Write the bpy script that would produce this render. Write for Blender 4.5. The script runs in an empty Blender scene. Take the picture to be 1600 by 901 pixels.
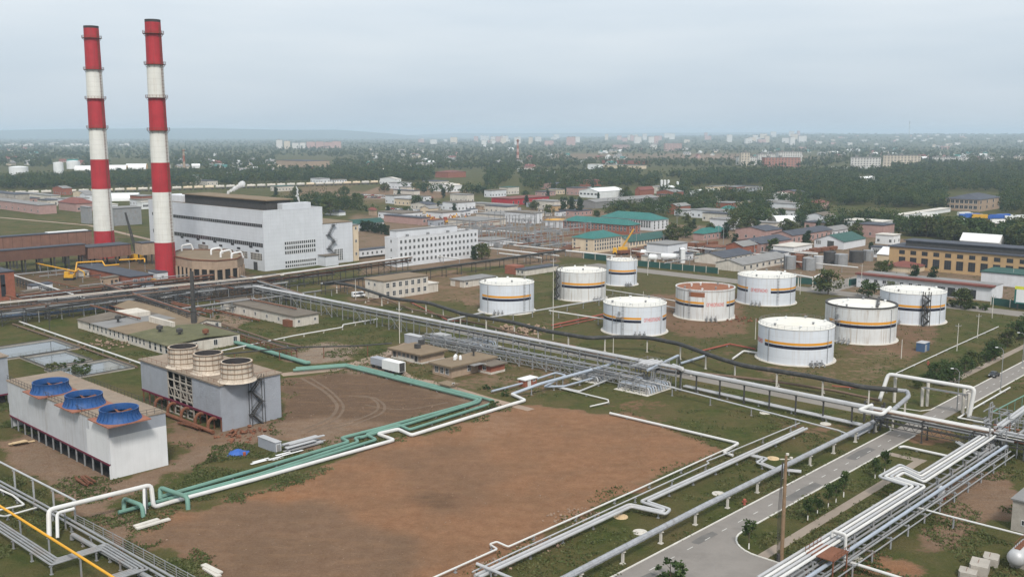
import bpy, math, random
import numpy as np
from math import radians, sin, cos, pi, atan2, sqrt
from mathutils import Vector, Matrix
random.seed(7)
NR = np.random.default_rng(11)
scn = bpy.context.scene
COL = scn.collection

# ------------------------------------------------------------------ camera
F_PX, PITCH, CAM_H = 1550.0, radians(8.87), 66.0
cd = bpy.data.cameras.new('camera')
cd.lens = 36.0 * F_PX / 1600.0
cd.sensor_width = 36.0
cd.clip_start, cd.clip_end = 1.0, 60000.0
cam = bpy.data.objects.new('camera', cd)
cam.location = (0, 0, CAM_H)
cam.rotation_euler = (pi / 2 - PITCH, 0, 0)
COL.objects.link(cam)
scn.camera = cam

# ------------------------------------------------------------------ world: overcast daylight
SUN_EL, SUN_AZ = radians(48), radians(170)          # azimuth clockwise from +Y: behind the camera
w = bpy.data.worlds.new('World')
scn.world = w
w.use_nodes = True
nt = w.node_tree
nt.nodes.clear()
N = nt.nodes.new
out = N('ShaderNodeOutputWorld')
sky = N('ShaderNodeTexSky'); sky.sky_type = 'NISHITA'; sky.sun_disc = False
sky.sun_elevation, sky.sun_rotation = SUN_EL, SUN_AZ
sky.air_density, sky.dust_density = 1.0, 3.0
b1 = N('ShaderNodeBackground'); b1.inputs[1].default_value = 0.10
nt.links.new(sky.outputs[0], b1.inputs[0])
tc = N('ShaderNodeTexCoord')
sep = N('ShaderNodeSeparateXYZ'); nt.links.new(tc.outputs['Generated'], sep.inputs[0])
mp = N('ShaderNodeMapping'); mp.inputs['Scale'].default_value = (1.6, 1.6, 11)
nt.links.new(tc.outputs['Generated'], mp.inputs[0])
nz = N('ShaderNodeTexNoise'); nz.inputs['Scale'].default_value = 1.7; nz.inputs['Detail'].default_value = 5
nz.inputs['Roughness'].default_value = 0.5
nt.links.new(mp.outputs[0], nz.inputs[0])
cr = N('ShaderNodeValToRGB')                          # cloud sheet: darker and brighter layers
cr.color_ramp.elements[0].position = 0.36; cr.color_ramp.elements[0].color = (0.580, 0.645, 0.705, 1)
cr.color_ramp.elements[1].position = 0.62; cr.color_ramp.elements[1].color = (0.665, 0.712, 0.752, 1)
nt.links.new(nz.outputs[0], cr.inputs[0])
hr = N('ShaderNodeValToRGB')                          # towards the horizon the overcast is greyer
hr.color_ramp.elements[0].position = 0.0; hr.color_ramp.elements[0].color = (0.74, 0.79, 0.83, 1)
hr.color_ramp.elements[1].position = 0.12; hr.color_ramp.elements[1].color = (1, 1, 1, 1)
e = hr.color_ramp.elements.new(0.55); e.color = (1.25, 1.24, 1.22, 1)          # an overcast sky is brightest overhead
e = hr.color_ramp.elements.new(0.035); e.color = (0.80, 0.84, 0.88, 1)
nt.links.new(sep.outputs[2], hr.inputs[0])
mul = N('ShaderNodeMix'); mul.data_type = 'RGBA'; mul.blend_type = 'MULTIPLY'; mul.inputs[0].default_value = 1
nt.links.new(cr.outputs[0], mul.inputs[6]); nt.links.new(hr.outputs[0], mul.inputs[7])
b2 = N('ShaderNodeBackground'); b2.inputs[1].default_value = 1.0
nt.links.new(mul.outputs[2], b2.inputs[0])
ms = N('ShaderNodeMixShader'); ms.inputs[0].default_value = 0.88
nt.links.new(b1.outputs[0], ms.inputs[1]); nt.links.new(b2.outputs[0], ms.inputs[2])
nt.links.new(ms.outputs[0], out.inputs['Surface'])

sl = bpy.data.lights.new('sun', 'SUN'); sl.energy = 2.6; sl.angle = radians(10); sl.color = (1, 0.95, 0.88)
so = bpy.data.objects.new('sun', sl)
sd = Vector((sin(SUN_AZ) * cos(SUN_EL), cos(SUN_AZ) * cos(SUN_EL), sin(SUN_EL)))
so.rotation_euler = sd.to_track_quat('Z', 'Y').to_euler()
so.location = (0, 0, 300)
COL.objects.link(so)
vs = scn.view_settings
scn.display_settings.display_device = 'sRGB'
vs.view_transform = 'Standard'; vs.look = 'None'; vs.exposure = 0.35; vs.gamma = 1.0; vs.use_curve_mapping = False
scn.cycles.max_bounces = 6; scn.cycles.diffuse_bounces = 3; scn.cycles.glossy_bounces = 2
scn.cycles.transmission_bounces = 2; scn.cycles.volume_bounces = 1; scn.cycles.transparent_max_bounces = 8
scn.cycles.use_denoising = True

# ------------------------------------------------------------------ survey helpers (image row/column to a place on the site)
FW = Vector((0, cos(PITCH), -sin(PITCH))); UP = Vector((0, sin(PITCH), cos(PITCH))); CAM = Vector((0, 0, CAM_H))
AZ = radians(46.7)
A = Vector((cos(AZ), sin(AZ), 0)); Cc = Vector((-sin(AZ), cos(AZ), 0))     # the plant's street grid
def G(x, y, h=0.0):
    d = FW + UP * (-(y - 450.5) / F_PX) + Vector(((x - 800) / F_PX, 0, 0))
    return CAM + d * ((h - CAM_H) / d.z)
def proj(p):
    r = Vector(p) - CAM; z = r.dot(FW)
    return 800 + F_PX * r.x / z, 450.5 - F_PX * r.dot(UP) / z
def topz(p, y):
    k = -(y - 450.5) / F_PX                       # height at which the vertical through p meets row y
    rx = Vector((p[0], p[1], 0)) - CAM * 1.0
    a = Vector((p[0], p[1], -CAM_H)); # (a+h z).UP = k (a+h z).FW
    return (k * a.dot(FW) - a.dot(UP)) / (UP.z - k * FW.z)
def along(p, d, x):
    k = (x - 800) / F_PX; r = p - CAM
    return (k * r.dot(FW) - r.x) / (d.x - k * d.dot(FW))
def dist(p): return (Vector(p) - CAM).dot(FW)

# ------------------------------------------------------------------ objects
def tag(o, label=None, cat=None, group=None, kind=None):
    if label: o['label'] = label
    if cat: o['category'] = cat
    if group: o['group'] = group
    if kind: o['kind'] = kind
    return o
def thing(name, label, cat, loc, group=None, rot=0.0):
    o = bpy.data.objects.new(name, None); o.location = loc; o.rotation_euler = (0, 0, rot)
    o.empty_display_size = 1
    COL.objects.link(o)
    return tag(o, label, cat, group)
def root_of(o):
    while o.parent: o = o.parent
    return o
def inst(name, me, parent, loc=(0, 0, 0), rot=(0, 0, 0), scale=(1, 1, 1)):
    o = bpy.data.objects.new(name, me); COL.objects.link(o)
    o.location = loc; o.rotation_euler = rot; o.scale = scale
    if parent: o.parent = parent
    return o

class MB:
    def __init__(s): s.v = []; s.f = []; s.m = []
    def poly(s, pts, mi=0):
        n = len(s.v); s.v += [tuple(p) for p in pts]; s.f.append(tuple(range(n, n + len(pts)))); s.m.append(mi)
    def obox(s, o, a, b, c, mi=0):
        o, a, b, c = Vector(o), Vector(a), Vector(b), Vector(c); n = len(s.v)
        s.v += [tuple(p) for p in (o, o + a, o + a + b, o + b, o + c, o + a + c, o + a + b + c, o + b + c)]
        fl = a.cross(b).dot(c) > 0
        for q in ((0, 3, 2, 1), (4, 5, 6, 7), (0, 1, 5, 4), (1, 2, 6, 5), (2, 3, 7, 6), (3, 0, 4, 7)):
            s.f.append(tuple(n + i for i in (q if fl else q[::-1]))); s.m.append(mi)
    def box(s, x0, y0, z0, x1, y1, z1, mi=0):
        s.obox((x0, y0, z0), (x1 - x0, 0, 0), (0, y1 - y0, 0), (0, 0, z1 - z0), mi)
    def prism(s, pts, z0, z1, mi=0, mt=None):
        n = len(s.v); k = len(pts)
        s.v += [(p[0], p[1], z0) for p in pts] + [(p[0], p[1], z1) for p in pts]
        s.f.append(tuple(range(n + k, n + 2 * k))); s.m.append(mi if mt is None else mt)
        s.f.append(tuple(range(n + k - 1, n - 1, -1))); s.m.append(mi)
        for i in range(k):
            j = (i + 1) % k; s.f.append((n + i, n + j, n + k + j, n + k + i)); s.m.append(mi)
    def bar(s, p, q, w=0.1, h=None, mi=0):
        p, q = Vector(p), Vector(q); d = q - p
        if d.length < 1e-6: return
        h = h or w
        t = d.normalized(); u = t.cross(Vector((0, 0, 1)))
        u = Vector((1, 0, 0)) if u.length < 1e-3 else u.normalized()
        v = u.cross(t)
        s.obox(p - u * w / 2 - v * h / 2, u * w, v * h, d, mi)
    def tube(s, pts, r, n=8, mi=0, cap=True, fillet=0.0):
        pts = [Vector(p) for p in pts]
        if fillet: pts = roundcorners(pts, fillet)
        rs = r if isinstance(r, (list, tuple)) else [r] * len(pts)
        k = len(pts); base = len(s.v)
        for i, p in enumerate(pts):
            d1 = (pts[i] - pts[i - 1]).normalized() if i else (pts[1] - pts[0]).normalized()
            d2 = (pts[i + 1] - pts[i]).normalized() if i < k - 1 else d1
            t = (d1 + d2)
            t = d1 if t.length < 1e-4 else t.normalized()
            if i == 0:
                u = t.cross(Vector((0, 0, 1)))
                if u.length < 0.05: u = t.cross(Vector((1, 0, 0)))
                u.normalize()
            else:
                u = (u - t * u.dot(t))
                u = t.orthogonal().normalized() if u.length < 1e-4 else u.normalized()
            v = t.cross(u)
            for j in range(n):
                a = 2 * pi * j / n
                s.v.append(tuple(p + (u * cos(a) + v * sin(a)) * rs[i]))
        for i in range(k - 1):
            for j in range(n):
                a, b = base + i * n + j, base + i * n + (j + 1) % n
                s.f.append((b, a, a + n, b + n)); s.m.append(mi)
        if cap:
            s.f.append(tuple(base + j for j in range(n))); s.m.append(mi)
            e = base + (k - 1) * n
            s.f.append(tuple(e + n - 1 - j for j in range(n))); s.m.append(mi)
    def lathe(s, c, prof, n=32, mi=0, arc=None):
        """prof: (radius, z[, material of the ring above])"""
        base = len(s.v); k = len(prof); c = Vector(c)
        for p in prof:
            for j in range(n):
                a = 2 * pi * j / n
                s.v.append((c.x + p[0] * cos(a), c.y + p[0] * sin(a), c.z + p[1]))
        for i in range(k - 1):
            m = prof[i][2] if len(prof[i]) > 2 else mi
            for j in range(n):
                a, b = base + i * n + j, base + i * n + (j + 1) % n
                s.f.append((a, b, b + n, a + n)); s.m.append(m)
    def build(s, name, mats, parent=None, smooth=False, local=False, edge=35):
        if not isinstance(mats, (list, tuple)): mats = [mats]
        me = bpy.data.meshes.new(name)
        vv = s.v
        if parent and not local:
            o = root_of(parent).location; vv = [(a - o.x, b - o.y, c - o.z) for a, b, c in vv]
        me.from_pydata(vv, [], s.f)
        for m in mats: me.materials.append(m)
        if len(mats) > 1: me.polygons.foreach_set('material_index', s.m)
        if smooth:
            me.polygons.foreach_set('use_smooth', [True] * len(s.f)); me.set_sharp_from_angle(angle=radians(edge))
        me.update()
        return inst(name, me, parent)
    def mesh(s, name, mats, smooth=False):
        o = s.build(name, mats, None, smooth); me = o.data; bpy.data.objects.remove(o); return me

def roundcorners(pts, r, seg=3):
    res = [pts[0]]
    for i in range(1, len(pts) - 1):
        a, b, c = pts[i - 1], pts[i], pts[i + 1]
        d1, d2 = (a - b), (c - b)
        k = min(r, d1.length * 0.45, d2.length * 0.45)
        if d1.normalized().dot(d2.normalized()) < -0.995: res.append(b); continue
        p, q = b + d1.normalized() * k, b + d2.normalized() * k
        for t in range(seg + 1):
            t /= seg
            res.append(p * (1 - t) ** 2 + b * 2 * t * (1 - t) + q * t ** 2)
    res.append(pts[-1])
    return res

# ------------------------------------------------------------------ materials
MATS = {}
def mat(name, col, rough=0.75, var=0.18, scale=0.6, metal=0.0, streak=0.0, streakcol=(0.16, 0.10, 0.06), corr=0.0, corrdir='X',
        stain=0.0, staincol=(0.10, 0.08, 0.06), grid=None, spec=0.3, bump=0.0, objrand=0.0):
    """base colour with noise variation, rain streaks (vertical), stains, corrugation, panel joints"""
    if name in MATS: return MATS[name]
    m = bpy.data.materials.new(name); m.use_nodes = True; nt = m.node_tree; N = nt.nodes.new; L = nt.links.new
    bs = nt.nodes['Principled BSDF']
    bs.inputs['Roughness'].default_value = rough; bs.inputs['Metallic'].default_value = metal
    bs.inputs['Specular IOR Level'].default_value = spec
    geo = N('ShaderNodeNewGeometry'); tcn = N('ShaderNodeTexCoord')
    pos = geo.outputs['Position']
    def noise(sc, det=4, vec=None, rgh=0.55):
        n = N('ShaderNodeTexNoise'); n.inputs['Scale'].default_value = sc; n.inputs['Detail'].default_value = det
        n.inputs['Roughness'].default_value = rgh
        L(vec or pos, n.inputs['Vector']); return n.outputs[0]
    def ramp(x, a, b, ca=(0, 0, 0, 1), cb=(1, 1, 1, 1)):
        r = N('ShaderNodeValToRGB'); r.color_ramp.elements[0].position = a; r.color_ramp.elements[1].position = b
        r.color_ramp.elements[0].color = ca; r.color_ramp.elements[1].color = cb; L(x, r.inputs[0]); return r.outputs[0]
    def mix(f, a, b, mode='MIX'):
        x = N('ShaderNodeMix'); x.data_type = 'RGBA'; x.blend_type = mode
        for sck, val in ((0, f), (6, a), (7, b)):
            if isinstance(val, (int, float)): x.inputs[sck].default_value = val
            elif isinstance(val, tuple): x.inputs[sck].default_value = (*val[:3], 1)
            else: L(val, x.inputs[sck])
        return x.outputs[2]
    def mth(op, a, b=0.0):
        x = N('ShaderNodeMath'); x.operation = op
        for i, val in enumerate((a, b)):
            if isinstance(val, (int, float)): x.inputs[i].default_value = val
            else: L(val, x.inputs[i])
        return x.outputs[0]
    lo = tuple(max(0, c * (1 - var)) for c in col); hi = tuple(min(1, c * (1 + var)) for c in col)
    c = ramp(noise(scale), 0.3, 0.7, (*lo, 1), (*hi, 1))
    if var: c = mix(0.5 * min(1, var * 3), c, ramp(noise(scale * 9, 3), 0.35, 0.65, (*lo, 1), (*hi, 1)))
    if stain: c = mix(mth('MULTIPLY', ramp(noise(scale * 0.5, 6, rgh=0.65), 0.52, 0.68), stain), c, staincol)
    if streak:
        mp = N('ShaderNodeMapping'); mp.inputs['Scale'].default_value = (1.4, 1.4, 0.07); L(pos, mp.inputs[0])
        c = mix(mth('MULTIPLY', ramp(noise(1.0, 5, mp.outputs[0], 0.7), 0.5, 0.75), streak), c, streakcol)
    if grid:                                            # panel joints: (width, height, depth of tone)
        mp = N('ShaderNodeMapping'); mp.vector_type = 'POINT'; mp.inputs['Rotation'].default_value = (0, 0, -AZ); L(pos, mp.inputs[0])
        sp = N('ShaderNodeSeparateXYZ'); L(mp.outputs[0], sp.inputs[0])
        tot = None
        for ax, step in ((0, grid[0]), (1, grid[0]), (2, grid[1])):
            fr = mth('FRACT', mth('DIVIDE', sp.outputs[ax], step))
            g = mth('LESS_THAN', fr, grid[3] / step if len(grid) > 3 else 0.12 / step)
            tot = g if tot is None else mth('MAXIMUM', tot, g)
        c = mix(mth('MULTIPLY', tot, grid[2]), c, tuple(x * 0.35 for x in col))
    if objrand:
        oi = N('ShaderNodeObjectInfo')
        c = mix(objrand, c, ramp(oi.outputs['Random'], 0, 1, (0.35, 0.35, 0.35, 1), (1, 1, 1, 1)), 'MULTIPLY')
    L(c, bs.inputs['Base Color'])
    if corr:
        mp = N('ShaderNodeMapping'); mp.inputs['Rotation'].default_value = (0, 0, -AZ); L(pos, mp.inputs[0])
        wv = N('ShaderNodeTexWave'); wv.bands_direction = corrdir; wv.inputs['Scale'].default_value = corr; L(mp.outputs[0], wv.inputs[0])
        bp = N('ShaderNodeBump'); bp.inputs['Strength'].default_value = 0.5; bp.inputs['Distance'].default_value = 0.1
        L(wv.outputs[1], bp.inputs['Height']); L(bp.outputs[0], bs.inputs['Normal'])
    elif bump:
        bp = N('ShaderNodeBump'); bp.inputs['Strength'].default_value = bump; bp.inputs['Distance'].default_value = 0.3
        L(noise(scale * 4, 5), bp.inputs['Height']); L(bp.outputs[0], bs.inputs['Normal'])
    MATS[name] = m
    return m

M = dict(
    red=mat('red_paint', (0.36, 0.022, 0.030), 0.6, 0.16, 0.2, streak=0.6, streakcol=(0.10, 0.03, 0.03)),
    white=mat('white_paint', (0.64, 0.65, 0.65), 0.6, 0.06, 0.2, streak=0.25, streakcol=(0.30, 0.27, 0.22)),
    chimwhite=mat('chimney_white', (0.62, 0.615, 0.575), 0.7, 0.06, 0.2, streak=0.35, streakcol=(0.30, 0.24, 0.17), grid=(400, 2.5, 0.12, 0.3)),
    soot_and_shade=mat('soot_and_shade', (0.04, 0.035, 0.035), 0.9, 0.2),  # soot on the chimney tops; also the painted shade inside the beige stacks
    tank=mat('tank_white', (0.58, 0.61, 0.655), 0.45, 0.06, 0.15, streak=0.42, streakcol=(0.40, 0.32, 0.24), grid=(9999, 2.0, 0.22, 0.09)),
    tankold=mat('tank_old', (0.58, 0.585, 0.58), 0.55, 0.08, 0.15, streak=0.8, streakcol=(0.28, 0.19, 0.11), grid=(9999, 2.0, 0.15, 0.08)),
    tankroof=mat('tank_roof', (0.64, 0.62, 0.57), 0.6, 0.07, 0.12, stain=0.35, staincol=(0.55, 0.45, 0.30)),
    rustroof=mat('tank_roof_rust', (0.23, 0.088, 0.042), 0.85, 0.3, 0.35, stain=0.6, staincol=(0.17, 0.06, 0.03)),
    orange=mat('stripe_orange', (0.62, 0.27, 0.02), 0.5, 0.08, 0.2), black=mat('stripe_navy', (0.012, 0.013, 0.03), 0.5, 0.1),
    redletter=mat('lettering_red', (0.60, 0.10, 0.08), 0.6, 0.1),
    conc=mat('concrete', (0.34, 0.31, 0.27), 0.9, 0.2, 0.4, stain=0.5, bump=0.2),
    concl=mat('concrete_light', (0.50, 0.47, 0.42), 0.9, 0.15, 0.4, stain=0.3),
    steel=mat('grey_steel', (0.235, 0.24, 0.245), 0.6, 0.2, 0.8, stain=0.4, staincol=(0.17, 0.10, 0.06)),
    dsteel=mat('dark_steel', (0.055, 0.052, 0.05), 0.7, 0.3, 0.8),
    rust=mat('rusty_steel', (0.16, 0.065, 0.035), 0.85, 0.35, 0.6, stain=0.5, staincol=(0.06, 0.03, 0.02)),
    silver=mat('insulated_pipe', (0.42, 0.42, 0.425), 0.5, 0.16, 0.5, metal=0.2, stain=0.55, staincol=(0.36, 0.33, 0.30), spec=0.5),
    silverb=mat('insulated_pipe_blue', (0.36, 0.40, 0.46), 0.45, 0.12, 0.35, metal=0.25, stain=0.3, staincol=(0.30, 0.30, 0.32)),
    pipewhite=mat('white_pipe', (0.55, 0.545, 0.53), 0.6, 0.08, 0.5, stain=0.4, staincol=(0.40, 0.34, 0.27)),
    pipegrey=mat('grey_lagged_pipe', (0.30, 0.31, 0.33), 0.7, 0.3, 1.2, stain=0.5, staincol=(0.13, 0.11, 0.10), bump=0.6),
    pipegreen=mat('green_pipe', (0.125, 0.235, 0.19), 0.6, 0.15, 0.5, stain=0.45, staincol=(0.10, 0.13, 0.10)),
    pipeblack=mat('black_pipe', (0.040, 0.039, 0.037), 0.6, 0.35, 1.0, stain=0.5, staincol=(0.11, 0.10, 0.09), bump=0.5),
    pipeblue=mat('blue_pipe', (0.05, 0.10, 0.19), 0.6, 0.2, 0.8, stain=0.3),
    pipeyel=mat('yellow_pipe', (0.62, 0.31, 0.02), 0.5, 0.1, 0.5),
    pipered=mat('red_pipe', (0.28, 0.075, 0.05), 0.7, 0.2, 0.7),
    brownpipe=mat('brown_pipe', (0.15, 0.10, 0.07), 0.8, 0.3, 0.8),
    ctwhite=mat('tower_panel', (0.50, 0.51, 0.53), 0.6, 0.08, 0.4, streak=0.7, streakcol=(0.33, 0.30, 0.27), corr=4.5, corrdir='Y'),
    ctwhite2=mat('tower_panel_new', (0.62, 0.625, 0.63), 0.55, 0.04, 0.3, streak=0.12, grid=(1.2, 99, 0.12, 0.05)),
    ctgrey=mat('tower_panel_grey', (0.33, 0.35, 0.39), 0.55, 0.08, 0.4, streak=0.3, streakcol=(0.27, 0.25, 0.23), corr=4.5, corrdir='DIAGONAL'),
    ctroof=mat('tower_roof', (0.235, 0.185, 0.14), 0.9, 0.25, 0.5, stain=0.5, staincol=(0.20, 0.12, 0.08)),
    ctpad=mat('tower_pad', (0.27, 0.115, 0.075), 0.9, 0.25, 0.5),
    blue=mat('blue_plastic', (0.016, 0.070, 0.215), 0.55, 0.3, 0.9, streak=0.5, streakcol=(0.05, 0.07, 0.11), stain=0.4, staincol=(0.02, 0.05, 0.13)),
    stack=mat('stack_panel', (0.50, 0.43, 0.35), 0.8, 0.2, 0.5, streak=0.5, streakcol=(0.25, 0.17, 0.11), grid=(1.6, 1.25, 0.35, 0.10)), stackrib=mat('stack_rib', (0.24, 0.17, 0.12), 0.9, 0.25),
    magenta=mat('maroon_beam', (0.13, 0.018, 0.04), 0.6, 0.15),
    dark=mat('interior_shade', (0.018, 0.016, 0.015), 0.95, 0.2),  # near-black: the shade of recesses and openings is put into the colour
    cladding=mat('grey_cladding', (0.54, 0.56, 0.59), 0.65, 0.06, 0.2, streak=0.2, streakcol=(0.3, 0.29, 0.28), grid=(6, 1.8, 0.22, 0.1)),
    whitewall=mat('white_wall', (0.57, 0.58, 0.60), 0.75, 0.07, 0.3, streak=0.25, streakcol=(0.38, 0.35, 0.32), grid=(6, 3.0, 0.12, 0.1)),
    cream=mat('cream_wall', (0.57, 0.47, 0.34), 0.85, 0.1, 0.3, streak=0.25),
    ochre=mat('ochre_wall', (0.43, 0.29, 0.15), 0.85, 0.1, 0.3, streak=0.25),
    oldwall=mat('old_white_wall', (0.52, 0.48, 0.42), 0.85, 0.15, 0.4, streak=0.55, streakcol=(0.24, 0.18, 0.13)),
    pink=mat('pink_wall', (0.36, 0.23, 0.205), 0.85, 0.12, 0.4, streak=0.2),
    brick=mat('red_brick', (0.25, 0.09, 0.055), 0.9, 0.22, 0.8, grid=(1.2, 0.4, 0.18, 0.05)),
    brickduct=mat('brown_duct', (0.20, 0.105, 0.075), 0.85, 0.22, 0.4, streak=0.4, streakcol=(0.07, 0.05, 0.04), grid=(4.5, 99, 0.55, 0.3)),
    tanbrick=mat('tan_brick', (0.34, 0.25, 0.18), 0.9, 0.18, 0.6, streak=0.3, grid=(1.5, 0.5, 0.12, 0.05)),
    bitumen=mat('roof_bitumen', (0.135, 0.112, 0.088), 0.95, 0.22, 0.2, stain=0.5, staincol=(0.10, 0.09, 0.07)),
    roofbrown=mat('roof_brown', (0.185, 0.138, 0.090), 0.95, 0.2, 0.2, stain=0.5, staincol=(0.15, 0.12, 0.08)),
    roofmoss=mat('roof_moss', (0.10, 0.098, 0.048), 0.95, 0.3, 0.25, stain=0.4, staincol=(0.2, 0.17, 0.12)),
    roofgrey=mat('roof_grey', (0.20, 0.195, 0.19), 0.85, 0.15, 0.25, stain=0.35),
    roofdark=mat('roof_dark', (0.055, 0.06, 0.075), 0.8, 0.2, 0.25, stain=0.3, staincol=(0.10, 0.10, 0.10)),
    teal=mat('roof_teal', (0.022, 0.135, 0.118), 0.55, 0.15, 0.25, corr=3, corrdir='Y'),
    tealdark=mat('roof_teal_dark', (0.022, 0.078, 0.064), 0.6, 0.15, 0.25, corr=3, corrdir='Y'),
    redroof=mat('roof_red', (0.16, 0.055, 0.042), 0.8, 0.2, 0.25),
    bluetarp=mat('blue_tarp', (0.03, 0.10, 0.35), 0.5, 0.15), whitefab=mat('white_fabric', (0.64, 0.64, 0.63), 0.6, 0.05),
    glass=mat('window_glass', (0.028, 0.032, 0.038), 0.12, 0.3, 0.5, spec=0.6), frame=mat('window_frame', (0.55, 0.55, 0.54), 0.6, 0.1),
    yellow=mat('yellow_machine', (0.58, 0.32, 0.03), 0.55, 0.12), tyre=mat('tyre_rubber', (0.02, 0.02, 0.02), 0.9, 0.1),
    wood=mat('timber', (0.21, 0.14, 0.085), 0.9, 0.25, 1.0), planks=mat('sawn_timber', (0.50, 0.37, 0.22), 0.9, 0.2, 1.0),
    carblack=mat('car_black', (0.015, 0.016, 0.018), 0.25, 0.1, spec=0.6), carwhite=mat('car_white', (0.72, 0.73, 0.74), 0.3, 0.03),
    carany=mat('car_paint', (0.55, 0.55, 0.58), 0.3, 0.03, objrand=1.0),
    asphalt=mat('asphalt', (0.205, 0.186, 0.168), 0.9, 0.12, 0.3, stain=0.6, staincol=(0.125, 0.112, 0.10), bump=0.15),
    asphaltd=mat('asphalt_worn', (0.20, 0.18, 0.158), 0.9, 0.13, 0.15, stain=0.5, staincol=(0.15, 0.13, 0.11)),
    kerb=mat('kerb_white', (0.52, 0.50, 0.46), 0.85, 0.2, 0.7), line=mat('road_paint', (0.46, 0.45, 0.42), 0.8, 0.2, 1.0),
    path=mat('path_paving', (0.25, 0.205, 0.165), 0.95, 0.15, 0.3, stain=0.4, staincol=(0.16, 0.13, 0.10)),
    dirt=mat('dirt_track', (0.27, 0.20, 0.15), 0.95, 0.15, 0.2, stain=0.4, staincol=(0.17, 0.12, 0.085)),
    water=mat('basin_water', (0.13, 0.14, 0.145), 0.06, 0.2, 0.1, spec=0.6),
    bark=mat('bark', (0.09, 0.07, 0.05), 0.95, 0.2, 2), limewash=mat('limewashed_bark', (0.68, 0.66, 0.62), 0.9, 0.1, 2),
    rubble=mat('rubble', (0.25, 0.175, 0.125), 0.95, 0.35, 1.5, bump=0.5), ballast=mat('ballast', (0.22, 0.17, 0.14), 0.95, 0.2, 0.8),
)
# ------------------------------------------------------------------ ground: one sheet to the horizon
def vnoise(x, y, s, seed):
    r = np.random.default_rng(seed); T = r.random((64, 64))
    fx, fy = x / s, y / s; ix, iy = np.floor(fx).astype(int), np.floor(fy).astype(int)
    tx, ty = fx - ix, fy - iy; tx = tx * tx * (3 - 2 * tx); ty = ty * ty * (3 - 2 * ty)
    g = lambda a, b: T[a % 64, b % 64]
    return (g(ix, iy) * (1 - tx) + g(ix + 1, iy) * tx) * (1 - ty) + (g(ix, iy + 1) * (1 - tx) + g(ix + 1, iy + 1) * tx) * ty
def axis(a, b, st, lo, hi):
    core = list(np.arange(a, b, st)); l, h = [], []
    d, x = st, a
    while x > lo: d *= 1.22; x -= d; l.append(x)
    d, x = st, core[-1]
    while x < hi: d *= 1.22; x += d; h.append(x)
    return np.array(l[::-1] + core + h)
XS = axis(-250, 330, 1.5, -26000, 26000)
YS = np.concatenate([axis(128, 330, 1.3, -600, 330), axis(332, 700, 2.2, 331, 32000)])
YS = np.unique(YS)
gx, gy = np.meshgrid(XS, YS)
gx, gy = gx.ravel(), gy.ravel()
def inpoly(px, py, poly):
    ins = np.zeros(px.shape, bool); n = len(poly)
    for i in range(n):
        x1, y1 = poly[i]; x2, y2 = poly[(i + 1) % n]
        if y1 == y2: continue
        c = ((y1 > py) != (y2 > py)) & (px < (x2 - x1) * (py - y1) / (y2 - y1) + x1)
        ins ^= c
    return ins
wx = gx + (vnoise(gx, gy, 9, 1) - .5) * 7 + (vnoise(gx, gy, 3.1, 2) - .5) * 3
wy = gy + (vnoise(gx, gy, 9, 3) - .5) * 7 + (vnoise(gx, gy, 3.1, 4) - .5) * 3
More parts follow.
